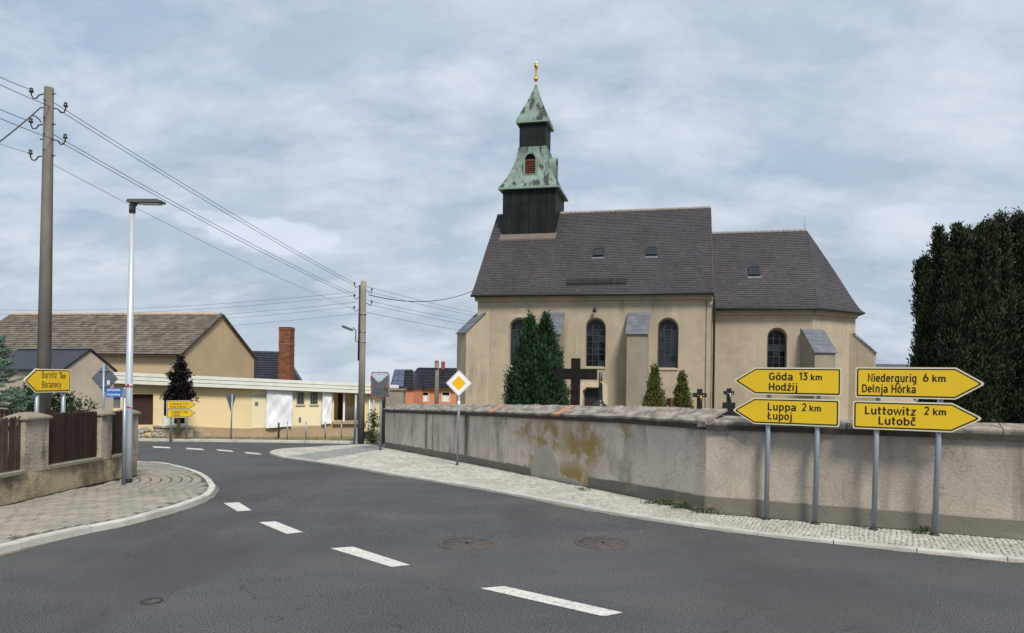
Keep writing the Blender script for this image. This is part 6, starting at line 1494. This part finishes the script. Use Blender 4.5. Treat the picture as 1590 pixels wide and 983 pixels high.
G1_ = Facet((ul_r - .4, -.4, oz0), (o7 + .3, -.4, oz0), (ul_t, 3.6, oz1), (o7 + .3, 3.6, oz1), 0); G2_ = Facet((o7 + .3, 7.6, oz0), (ul_r - .4, 7.6, oz0), (o7 + .3, 3.6, oz1), (ul_t, 3.6, oz1), 0); G3_ = Facet((ul_r - .4, 7.6, oz0), (ul_r - .4, -.4, oz0), (ul_t, 3.6, oz1), (ul_t, 3.6, oz1), 0)
m = MB(ot); [deck(m, F) for F in (G1_, G2_, G3_)]; orf = m.build('house_roof', MT['dark_tile'], oh); m = MB(ot); tiles(m, G1_, .30, .34, .05); m.build('roof_tiles', MT['dark_tile'], orf, kind='stuff')
for px in (678, 688):
    a0 = at(px - 2.6, 575, 73.5); a1 = at(px + 2.6, 575, 73.5); zt = EYE + ray(px, 560 + (px > 680) * 1.5).z * 73.5
    MB().span((a0.x, 73.2, oz1 - .8), (a1.x, 73.7, zt)).build('chimney', MT['red_clay'], orf); 
m = MB(ot); m.bar((ul_r - .42, -.42, oz0 + .06), (ul_t, 3.6, oz1 + .06), .16, .1); m.bar((ul_t, 3.6, oz1 + .06), (o7 + .3, 3.6, oz1 + .06), .16, .1); m.build('ridge_caps', MT['dark_tile'], orf)
# lower dark wing with solar panels
vt, vff, vfs = house_frame(650, 605, 66.0, 6.0)
vz0 = vff(620, 604, -.2)[1]; vz1 = vff(625, 574, 3.2)[1]; vl = vff(606, 600)[0]; vr = vff(644, 600)[0]; vtl = vff(613, 574, 3.2)[0]; vtr = vff(650, 574, 3.2)[0]
wg = thing('house', vt(((vl + vr) / 2, 3, g(67))), 'low dark roofed house wing carrying blue solar panels', 'house')
m = MB(vt); m.span((vl + .1, 0, -2), (vr - .1, 6, vz0)); m.build('house_wall', MT['orange_wall'], wg)
H1 = Facet((vl, -.2, vz0), (vr, -.2, vz0), (vtl, 3.2, vz1), (vtr - .6, 3.2, vz1), 0); H2 = Facet((vr, 6.6, vz0), (vl, 6.6, vz0), (vtr - .6, 3.2, vz1), (vtl, 3.2, vz1), 0)
m = MB(vt); deck(m, H1); deck(m, H2); m.add([(vl, -.2, vz0), (vtl, 3.2, vz1), (vl, 6.6, vz0)], [(0, 1, 2)]); m.add([(vr, -.2, vz0), (vtr - .6, 3.2, vz1), (vr, 6.6, vz0)], [(0, 1, 2)]); wr = m.build('house_roof', MT['dark_tile'], wg); m = MB(vt); tiles(m, H1, .30, .34, .05); m.build('roof_tiles', MT['dark_tile'], wr, kind='stuff')
for r_i in range(3):
    for c_i in range(2):
        s0, s1 = .06 + c_i * .26, .06 + c_i * .26 + .245; t0, t1 = .06 + r_i * .30, .06 + r_i * .30 + .285
        q = [H1.L(t).lerp(H1.Rr(t), s) for s, t in ((s0, t0), (s1, t0), (s1, t1), (s0, t1))]; nn = (q[1] - q[0]).cross(q[3] - q[0]).normalized()
        sp = MB(vt).prism([p + nn * .10 for p in q], nn * .03).build('solar_panel', MT['lamp_dark'], wr); ctr = sum(q, Vector()) / 4
        MB(vt).poly([ctr + (p - ctr) * .93 + nn * .134 for p in q]).build('solar_cells', MT['solar'], sp)
p_ = at(678, 620, 60); zt = EYE + ray(678, 563).z * 60
root = thing('utility_pole', (p_.x, 60, g(60)), 'thin distant wooden pole in front of the orange house', 'utility pole'); MB().tube([(p_.x, 60, g(60) - .2), (p_.x, 60, zt)], [.20, .15], 8).build('shaft', MT['concrete_pole'], root)
MB().span((p_.x - .45, 59.8, zt - .55), (p_.x + .1, 59.9, zt - .45)).build('cross_arm', MT['iron'], root)
# roof far right of the church
ft, fff, ffs = house_frame(1368, 580, 70.0, -8.0); fz = fff(1390, 571)[1]; fz1 = fff(1390, 565.5, 3)[1]
fh = thing('house', ft((4, 3, g(72))), 'distant house with low dark roof between church and yew', 'house')
m = MB(ft); m.span((0, 0, -3), (12, 6, fz)); m.build('house_wall', MT['grey_wall'], fh)
m = MB(ft); m.add([(-.4, -.4, fz), (12.4, -.4, fz), (12.4, 3, fz1), (.2, 3, fz1), (-.4, 6.4, fz), (12.4, 6.4, fz)], [(0, 1, 2, 3), (3, 2, 5, 4), (0, 3, 4), (1, 5, 2)]); m.build('house_roof', MT['dark_tile'], fh)

# ------------------------------------------------------------------ crosses and graves behind the wall
YC_ = 27.0; a = at(893, 640, YC_); zt = EYE + ray(893, 556.5).z * YC_; zarm = EYE + ray(895, 581).z * YC_; wv = .31
cr = thing('wooden_cross', (a.x, YC_, g(YC_)), 'large dark weathered wooden cross rising behind the churchyard wall', 'cross')
cd_ = Vector((math.cos(R(14)), -math.sin(R(14)), 0)); cn_ = Vector((math.sin(R(14)), math.cos(R(14)), 0)); cc = Vector((a.x, YC_, 0))
MB().box(cc + UPZ * ((zt - 1.2) / 2), (wv, .28, zt + 1.2), cd_, cn_).build('upright', MT['cross_wood'], cr)
x0 = at(863.5, 581, YC_ - .1).x; x1 = at(927.5, 581, YC_ - .3).x
MB().box(Vector(((x0 + x1) / 2, YC_ + .02, zarm)) - cn_ * .03, ((x1 - x0) / math.cos(R(14)), .26, .40), cd_, cn_).build('cross_arm', MT['cross_wood'], cr)
a0, a1 = at(855, 637, 25.5), at(890, 602, 26.8); o = MB().tube([a0 - UPZ * .6, a0, a1], .035, 8).build('leaning_stick', MT['dark_wood'], None); tag(o, 'thin dark stick leaning against the large wooden cross', 'stick')
def corpus(root, c, h, ux, n, mt):
    m = MB(); up = UPZ
    m.tube([c + up * .02 * h, c - up * .25 * h, c - up * .5 * h, c - up * .98 * h], [h * .085, h * .10, h * .075, h * .035], 8)
    m.tube([c - up * .04 * h, c + ux * .28 * h + up * .10 * h, c + ux * .46 * h + up * .2 * h], [h * .05, h * .035, h * .025], 6); m.tube([c - up * .04 * h, c - ux * .28 * h + up * .10 * h, c - ux * .46 * h + up * .2 * h], [h * .05, h * .035, h * .025], 6)
    m.lathe(c + up * .10 * h + n * .03 * h, [(.001, -.09 * h), (.06 * h, -.05 * h), (.075 * h, 0), (.055 * h, .06 * h), (.001, .085 * h)], 8); m.build('figure', MT[mt], root)
def grave_cross(px, pyt, parm, x0, x1, Y, ped, label, fig, sw=.10):
    a = at(px, 640, Y); zt = EYE + ray(px, pyt).z * Y; za = EYE + ray(px, parm).z * Y; xa, xb = at(x0, parm, Y).x, at(x1, parm, Y).x; zb = -.4
    r0 = thing('grave_cross', (a.x, Y, g(Y)), label, 'grave cross')
    MB().span((a.x - sw / 2, Y - .06, zb), (a.x + sw / 2, Y + .06, zt)).build('upright', MT['grave_black'], r0)
    MB().span((xa, Y - .062, za - sw / 2), (xb, Y + .062, za + sw / 2)).build('cross_arm', MT['grave_black'], r0)
    zp = EYE + ray(px, 634).z * Y
    m = MB(); z0 = EYE + ray(px, 645).z * Y - .8
    if ped:
        for w, za_, zb_ in ((.56, z0, zp - .12), (.42, zp - .12, zp + .0), (.26, zp, zp + .14)): m.span((a.x - w / 2, Y - w / 2 * .7, za_), (a.x + w / 2, Y + w / 2 * .7, zb_))
    else: m.span((a.x - .22, Y - .16, z0), (a.x + .22, Y + .16, EYE + ray(px, 639).z * Y))
    m.build('pedestal', MT['grave_black'], r0)
    if fig: corpus(r0, Vector((a.x, Y - .11, za - .03)), (zt - za) * .85 + .06, Vector((1, 0, 0)), Vector((0, -1, 0)), fig)
grave_cross(1086, 604, 613.5, 1076.5, 1096.5, 17.0, False, 'black grave cross with golden figure beside the right thuja', 'gold')
grave_cross(1131.5, 603, 610, 1124.5, 1139, 17.5, True, 'black grave cross with silver figure next to the yellow Göda sign', 'silver', .085)
a = at(1041, 640, 18); r0 = thing('gravestone', (a.x, 18, g(18)), 'low dark gravestone with brown edge left of the right thuja', 'gravestone')
z1 = EYE + ray(1041, 617.5).z * 18; zm = EYE + ray(1038, 623.5).z * 18
MB().span((at(1039.5, 630, 18).x, 17.9, -.6), (at(1044, 630, 18).x, 18.08, z1)).build('slab', MT['rust_wood'], r0); MB().span((at(1035, 630, 18).x, 17.92, zm - .10), (at(1039.4, 630, 18).x, 18.05, zm + .08)).build('side_block', MT['grave_black'], r0); MB().span((at(1033, 640, 18).x, 17.85, -.7), (at(1046, 640, 18).x, 18.15, EYE + ray(1040, 636).z * 18)).build('base', MT['galv'], r0)
a = at(931.5, 635, 21); r0 = thing('grave_monument', (a.x, 21, g(21)), 'slender black grave monument with a small gilt figure by the church door', 'grave monument')
zz = lambda py: EYE + ray(931, py).z * 21
MB().lathe((a.x, 21, 0), [(.14, -.8), (.14, zz(632)), (.20, zz(632)), (.20, zz(629)), (.12, zz(626)), (.075, zz(621))], 8).build('pedestal', MT['grave_black'], r0); MB().lathe((a.x + .01, 21, 0), [(.07, zz(621)), (.055, zz(600)), (.05, zz(579)), (.02, zz(578))], 6).build('shaft', MT['grave_black'], r0)
corpus(r0, Vector((a.x + .05, 20.93, zz(594))), .17, Vector((1, 0, 0)), Vector((0, -1, 0)), 'gold')
a = at(1320.5, 645, 13); 
#PART5
# ------------------------------------------------------------------ trees and plants
def blades(name, P, D, L, W, mt, parent, fold=0.0, kind=None):
    """many small pointed leaf sprays: P base points, D directions, L lengths, W widths"""
    P = np.asarray(P, float); D = np.asarray(D, float); D /= np.linalg.norm(D, axis=1)[:, None]; n = len(P); L = np.asarray(L)[:, None]; W = np.asarray(W)[:, None]
    rv = RNG.normal(size=(n, 3)); S = np.cross(D, rv); S /= np.linalg.norm(S, axis=1)[:, None]
    V = np.stack([P, P + D * L * .45 + S * W, P + D * L, P + D * L * .45 - S * W], 1).reshape(-1, 3) - np.array(wloc(parent))
    me = bpy.data.meshes.new(name); me.vertices.add(4 * n); me.vertices.foreach_set('co', V.ravel()); me.loops.add(4 * n); me.polygons.add(n)
    me.loops.foreach_set('vertex_index', np.arange(4 * n)); me.polygons.foreach_set('loop_start', np.arange(0, 4 * n, 4)); me.polygons.foreach_set('loop_total', np.full(n, 4)); me.materials.append(MT[mt]); me.update(calc_edges=True)
    o = bpy.data.objects.new(name, me); COL.objects.link(o); o.parent = parent
    if kind: o['kind'] = kind
    return o
def clumps(cs, rad, hgt, per, up=1.0, outw=.6, axis=None, L=(.06, .12), W=(.012, .022)):
    """sprays gathered in upright tufts round the centres cs"""
    cs = np.asarray(cs, float); n = len(cs); k = per
    off = RNG.normal(size=(n, k, 3)) * np.array([rad, rad, hgt]) * .5; P = (cs[:, None, :] + off).reshape(-1, 3)
    o = off.copy(); o[:, :, 2] = 0
    if axis is not None: o = o * .4 + ((cs - axis(cs)) * np.array([1, 1, 0]))[:, None, :] / (1e-6 + np.linalg.norm((cs - axis(cs))[:, :2], axis=1))[:, None, None] * rad * .8
    D = o / (rad + 1e-6) * outw + RNG.normal(size=o.shape) * .32; D[:, :, 2] += up
    m = n * k; return P, D.reshape(-1, 3), RNG.uniform(*L, m), RNG.uniform(*W, m)
def trunk(root, base, h, r, mt='bark', limbs=0, spread=.5):
    b = Vector(base); pts = [b + UPZ * (h * t) + Vector((.03 * math.sin(5 * t + b.x), .03 * math.cos(4 * t), 0)) for t in (0, .1, .3, .6, 1)]
    m = MB(); m.tube(pts, [r * 1.35, r, r * .8, r * .5, r * .12], 8)
    for k in range(limbs):
        t = .15 + .75 * k / max(1, limbs); a = k * 2.4; p = b + UPZ * h * t; L = spread * (1 - t * .6)
        m.tube([p, p + Vector((math.cos(a) * L * .6, math.sin(a) * L * .6, L * .35)), p + Vector((math.cos(a) * L, math.sin(a) * L, L * .9))], [r * .35, r * .22, r * .08], 5)
    return m.build('trunk', MT[mt], root)

# dark cypress with two tops
def spire_tree(name, label, cat, spires, Y, per, ncl, mt, rad, hgt, L, W, zbase, group=None, lobes=7):
    base = sum((Vector((s[0], s[1], 0)) for s in spires), Vector()) / len(spires); root = thing(name, (base.x, base.y, g(Y)), label, cat, group); allP = []
    for (x, y, z0, z1, rm, pw_) in spires:
        trunk(root, (x, y, g(Y) - .05), z1 - g(Y) - .3, .10, limbs=9, spread=rm * .8)
        n = int(ncl * rm * (z1 - z0)); t = RNG.random(n * 3); keep = RNG.random(n * 3) < (1 - t ** pw_) * .9 + .10; t = t[keep][:n]; n = len(t)
        a = RNG.uniform(0, 2 * math.pi, n); rr = rm * np.clip(1 - t ** pw_, .03, 1) * (.90 + .16 * np.sin(a * lobes + t * 9 + x) + .10 * np.sin(a * 3 - t * 14)) * np.where(RNG.random(n) < .72, RNG.uniform(.86, 1.06, n), RNG.uniform(.3, .85, n))
        rr *= np.clip(.62 + t * 4.0, .62, 1.0)
        cs = np.stack([x + rr * np.cos(a), y + rr * np.sin(a), z0 + t * (z1 - z0)], 1); ax = lambda c, x=x, y=y: np.stack([np.full(len(c), x), np.full(len(c), y), c[:, 2]], 1)
        allP.append(clumps(cs, rad, hgt, per, 1.15, .75, ax, L, W))
        m_ = int(n * .5); tt = RNG.random(m_); aa = RNG.uniform(0, 6.28, m_); r2 = rm * .75 * np.clip(1 - tt ** pw_, .02, 1) * np.sqrt(RNG.random(m_)) * np.clip(.6 + tt * 4, .6, 1)
        allP.append(clumps(np.stack([x + r2 * np.cos(aa), y + r2 * np.sin(aa), z0 + tt * (z1 - z0) * .97], 1), rad, hgt, max(4, per // 3), 1.0, .5, None, (L[0] * 1.4, L[1] * 1.4), (W[0] * 2, W[1] * 2)))
    P, D, Ls, Ws = [np.concatenate(q) for q in zip(*allP)]; blades('crown', P, D, Ls, Ws, mt, root, kind='stuff'); return root
Yc = 32.5; z_ = lambda py, Y, px=840: EYE + ray(px, py).z * Y
xc1 = at(824, 560, Yc).x; xc2 = at(846, 560, Yc).x; xcm = at(835, 560, Yc).x
spire_tree('cypress', 'broad dark green cypress with two tops before the church windows', 'tree', [(xc1 - .05, Yc, g(Yc) + .1, z_(500, Yc), 1.02, 2.6), (xc2 + .02, Yc + .15, g(Yc) + .1, z_(497, Yc), 1.02, 2.7), (xcm + .02, Yc - .25, g(Yc) + .1, z_(535, Yc), 1.40, 3.2)], Yc, 30, 170, 'cypress', .12, .42, (.10, .22), (.016, .034), 0)
for px, pyt, lab, wpx in ((1016, 571.5, 'left of two small yellow green thujas before the church buttress', 19), (1059, 581, 'right of two small yellow green thujas, standing by the black crosses', 18)):
    Yt = 21.0; x = at(px, 600, Yt).x; spire_tree('thuja', lab, 'shrub', [(x, Yt, g(Yt) - .1, z_(pyt, Yt, px), wpx / FPX * Yt * 1.75, 1.5)], Yt, 18, 560, 'thuja', .07, .14, (.05, .10), (.010, .020), 0, 'small thujas behind the churchyard wall', 9)

# big yew: many upright columns
Yw = 18.5; yroot_x = at(1545, 600, Yw).x
yew = thing('yew_tree', (yroot_x, Yw, g(Yw)), 'huge dark upright yew tree at the right behind the wall', 'tree'); trunk(yew, (yroot_x + .5, Yw + 1.0, g(Yw) - .1), 4.4, .28, limbs=10, spread=1.0)
tops = [(1468, 392, .3), (1484, 374, .3), (1512, 362, .3), (1530, 350, .3), (1551, 352, .3), (1564, 342, .3), (1578, 345, .3), (1592, 350, .3), (1422, 412, .30), (1430, 405, .26), (1450, 360, .32), (1462, 378, .34), (1478, 350, .22), (1490, 365, .36), (1503, 358, .34), (1524, 343, .34), (1516, 352, .30), (1545, 333, .36), (1558, 346, .34), (1570, 330, .36), (1585, 338, .36), (1600, 332, .4), (1622, 340, .4), (1645, 360, .4), (1668, 390, .4), (1690, 430, .4), (1438, 440, .34), (1470, 400, .40), (1500, 385, .42), (1535, 372, .42), (1575, 365, .42), (1610, 370, .42)]
parts_ = []
for i, (px, pyt, r) in enumerate(tops):
    for back in (0, 1):
        Y = Yw + (RNG.uniform(-.7, .2) if not back else RNG.uniform(.4, 1.8)); pxx = px + 6 + (RNG.uniform(0, 30) if back else 0)
        x = at(pxx, 500, Y).x; z1 = EYE + ray(pxx, pyt + 6 + (10 * back) + RNG.uniform(-6, 8)).z * Y; r = min(r, .24) if px < 1460 else r * .92
        z0 = -.2 if px > 1440 else .55; x0 = x + (.30 if px < 1445 else .1 if px < 1470 else 0)
        n = int((110 if px < 1500 else 85) * (z1 - z0)); t = RNG.random(n); a = RNG.uniform(0, 6.28, n); rr = r * np.clip(1.02 - t ** 4, .16, 1) * np.sqrt(RNG.uniform(.12, 1.1, n)) * (.82 + .42 * np.sin(t * 27 + i) * np.sin(t * 11 + 2 * i))
        lean = (x0 - x) * (1 - t)
        cs = np.stack([x + lean + rr * np.cos(a), Y + rr * np.sin(a), z0 + t * (z1 - z0)], 1); ax = lambda c, x=x, Y=Y: np.stack([np.full(len(c), x), np.full(len(c), Y), c[:, 2]], 1)
        parts_.append(clumps(cs, .11, .18, 26 if not back else 14, 1.15, .75, ax, (.06, .13), (.012, .023)))
        if not back and i % 2 == 0:
            k = 60; t2 = RNG.uniform(.86, 1.0, k); pts2 = np.stack([x + RNG.normal(size=k) * .05, Y + RNG.normal(size=k) * .05, z1 + (t2 - .86) * 1.1 - .02], 1); parts_.append(clumps(pts2, .03, .06, 5, 1.2, .5, None, (.04, .08), (.008, .014)))
P, D, Ls, Ws = [np.concatenate(q) for q in zip(*parts_)]; blades('crown', P, D, Ls, Ws, 'yew', yew, kind='stuff')
# blue spruce behind the fence
Ys = 17.0; sx = at(-12, 600, Ys).x; zt = EYE + ray(0, 545).z * Ys + .5
spr = thing('blue_spruce', (sx, Ys, g(Ys)), 'pale blue green spruce with layered branches behind the picket fence', 'tree'); trunk(spr, (sx, Ys, g(Ys)), zt - g(Ys), .10)
PP, DD, LL, WW = [], [], [], []; bm_ = MB(); z = .1
while z < zt - .05:
    f = (zt - z) / (zt - .1); nb = 9
    for k in range(nb):
        a = RNG.uniform(0, 6.28); Lb = (1.35 * f + .12) * RNG.uniform(.8, 1.1); dr = np.array([math.cos(a), math.sin(a), 0]); st_ = np.array([sx, Ys, z + RNG.uniform(-.08, .08)])
        tipz = .12 * Lb; bm_.tube([Vector(st_), Vector(st_ + dr * Lb * .6 + np.array([0, 0, -.05])), Vector(st_ + dr * Lb + np.array([0, 0, tipz]))], [.016, .010, .004], 4, cap=False)
        side = np.array([-dr[1], dr[0], 0])
        for j in range(12):
            t = .2 + .8 * j / 11; c = st_ + dr * Lb * t + np.array([0, 0, -.05 * math.sin(t * 3) + tipz * t * t])
            for sgn in (-1, 1):
                tw = .26 * (1.05 - t * .75) * RNG.uniform(.7, 1.1); td = dr * .6 + side * sgn * .8; td /= np.linalg.norm(td)
                for q in range(12):
                    u = q / 11; p = c + td * tw * u; d = td * .6 + RNG.normal(size=3) * .55 + np.array([0, 0, .35]); PP.append(p); DD.append(d); LL.append(RNG.uniform(.030, .055)); WW.append(RNG.uniform(.006, .010))
    z += .19
bm_.build('branches', MT['bark'], spr, kind='stuff'); blades('crown', PP, DD, LL, WW, 'spruce', spr, kind='stuff')
# dark hedge mass behind the Bornitz sign
def leafy(name, label, cat, blobs, ncl, per, mt, L, W, rad, base, group=None, th=0.6, tr=.05):
    root = thing(name, base, label, cat, group); trunk(root, base, th, tr, limbs=6, spread=.4); parts = []
    for (c, r) in blobs:
        n = int(ncl * r[0] * r[2]); v = RNG.normal(size=(n, 3)); v /= np.linalg.norm(v, axis=1)[:, None]; v *= (RNG.uniform(.25, 1.08, n) ** .5)[:, None]; cs = np.array(c) + v * np.array(r)
        parts.append(clumps(cs, rad, rad, per, .25, .9, None, L, W))
    P, D, Ls, Ws = [np.concatenate(q) for q in zip(*parts)]; blades('crown', P, D, Ls, Ws, mt, root, kind='stuff'); return root
c = at(52, 605, 18.5); leafy('evergreen_shrub', 'dark evergreen shrub behind the tall concrete pole and Bornitz sign', 'shrub', [((c.x, 18.8, .9), (.75, .6, 1.15)), ((c.x + .5, 19.2, .6), (.75, .6, .95))], 330, 24, 'cypress', (.07, .14), (.014, .026), .12, (c.x, 18.8, g(18.8)), th=1.2)
# purple-leaved tree by the far signs
Yp = 33.9; x = at(279, 600, Yp).x; zq = lambda py: EYE + ray(279, py).z * Yp
bl = [((x + .06, Yp, zq(566)), (.22, .25, .32)), ((x - .02, Yp, zq(580)), (.42, .45, .42)), ((x + .05, Yp, zq(594)), (.66, .6, .45)), ((x, Yp, zq(607)), (.82, .7, .42)), ((x - .02, Yp, zq(619)), (.95, .75, .36)), ((x - .42, Yp - .2, zq(584)), (.16, .2, .12)), ((x + .46, Yp, zq(582)), (.14, .2, .16)), ((x + .03, Yp, zq(557)), (.12, .14, .18))]
bl = [((x + (c_[0] - x) * .72, c_[1], c_[2]), (r_[0] * .70, r_[1] * .7, r_[2])) for c_, r_ in bl]
leafy('purple_tree', 'small tree with dark purple leaves above the far yellow signs', 'tree', bl, 420, 12, 'purple', (.09, .17), (.030, .058), .11, (x, Yp, g(Yp)), th=zq(600) - g(Yp), tr=.09)
# green bits at the churchyard entrance
q = at(574, 660, 31.5); leafy('entrance_shrub', 'narrow green shrub between the far pole and the gate', 'shrub', [((q.x + .1, 31.8, -.1), (.2, .3, .9))], 300, 14, 'weed', (.08, .15), (.02, .04), .10, (q.x + .1, 31.8, g(31.8)), th=.9, tr=.03)
q = gp(571, 684, .05); tag(MB().prism([(q.x - .22, q.y, g(q.y)), (q.x + .22, q.y, g(q.y)), (q.x + .24, q.y, g(q.y) + .42), (q.x + .1, q.y, g(q.y) + .50), (q.x - .2, q.y, g(q.y) + .45)], (0, .3, 0)).build('grit_bin', MT['pvc'], None), 'low dark green box at the foot of the far utility pole', 'box')
# weeds along the wall foot
def weed(px, py, h, w, n, label, flower=False):
    p = gp(px, py, .05); root = thing('weed', (p.x, p.y, g(p.y)), label, 'weed', 'weeds at the foot of the churchyard wall')
    k = n * 9; st = RNG.normal(size=(k, 3)) * np.array([w * .35, w * .2, 0]); P = np.array([p.x, p.y, g(p.y) + .05]) + st; P[:, 2] += RNG.uniform(0, h * .75, k); D = st * 3 / w + RNG.normal(size=(k, 3)) * .5; D[:, 2] += .9
    blades('leaves', P, D, RNG.uniform(h * .2, h * .45, k), RNG.uniform(.006, .016, k), 'weed', root, kind='stuff')
    m = MB()
    for i in range(5): a = Vector((p.x + random.gauss(0, w * .2), p.y + random.gauss(0, .02), g(p.y) + .04)); m.tube([a, a + Vector((random.gauss(0, w * .25), 0, h * random.uniform(.6, 1)))], .004, 4)
    m.build('stems', MT['weed'], root)
    if flower:
        m = MB()
        for i in range(7): m.lathe((p.x + random.gauss(0, w * .45), p.y - .05, g(p.y) + .05 + h * random.uniform(.6, 1.1)), [(.001, -.005), (.008, 0), (.001, .005)], 6)
        m.build('flowers', MT['amber'], root)
weed(1013, 782.5, .10, .20, 16, 'low green weed, leftmost of three tufts below the plain wall'); weed(1031, 785, .14, .14, 13, 'upright green weed, middle of three tufts below the plain wall'); weed(1058, 790, .16, .20, 18, 'bushy green weed, rightmost of three tufts below the plain wall')
weed(1103, 797.5, .14, .34, 16, 'sparse weed with tiny yellow flowers below the wall corner', True); weed(1433, 829.5, .13, .18, 18, 'small green weed beside the rightmost sign post'); weed(905, 762, .07, .2, 10, 'tiny dry weed beside the pale repair patch')
# dry grass on the far verge
P = []; 
for k in range(5000):
    x = RNG.uniform(-19, -2); y = RNG.uniform(32.4, 34.2) if x < -9 else RNG.uniform(32.6, 33.6); P.append((x, y, g(y) + .07))
P = np.array(P); D = RNG.normal(size=P.shape) * .35; D[:, 2] += 1
b_ = blades('verge_grass', P, D, RNG.uniform(.05, .16, len(P)), RNG.uniform(.006, .014, len(P)), 'drygrass', None); tag(b_, kind='stuff')
# field stones by the shop landing
st_m = MB()
for k in range(2):
    pass
rk = MB(); n_ = 8; prof_ = [(.05, -.35), (.42, -.25), (.5, .0), (.36, .28), (.05, .36)]; rk.lathe((0, 0, 0), prof_, n_); rk.add([(.05, 0, .36), (-.05, .03, .36), (0, -.05, .36)], [(0, 1, 2)])
rk_me = shared('field_stone', rk, MT['rubble'])
srt = thing('stone_bank', (at(225, 672, 34.2).x, 34.2, g(34.2)), 'little bank of grey field stones beside the shop landing', 'stone bank')
for k in range(34):
    px = RNG.uniform(206, 256); f = RNG.random(); y = 33.5 + f * .55; x = at(px, 670, y).x; z = g(y) + .08 + f * .42 + RNG.uniform(-.03, .05); s = RNG.uniform(.18, .38)
    piece('field_stone', rk_me, Matrix.Translation((x, y, z)) @ Matrix.Rotation(RNG.uniform(0, 6.28), 4, 'Z') @ Matrix.Rotation(RNG.uniform(-.4, .4), 4, 'X') @ Matrix.Diagonal((s * 1.3, s, s * .75, 1)), srt)
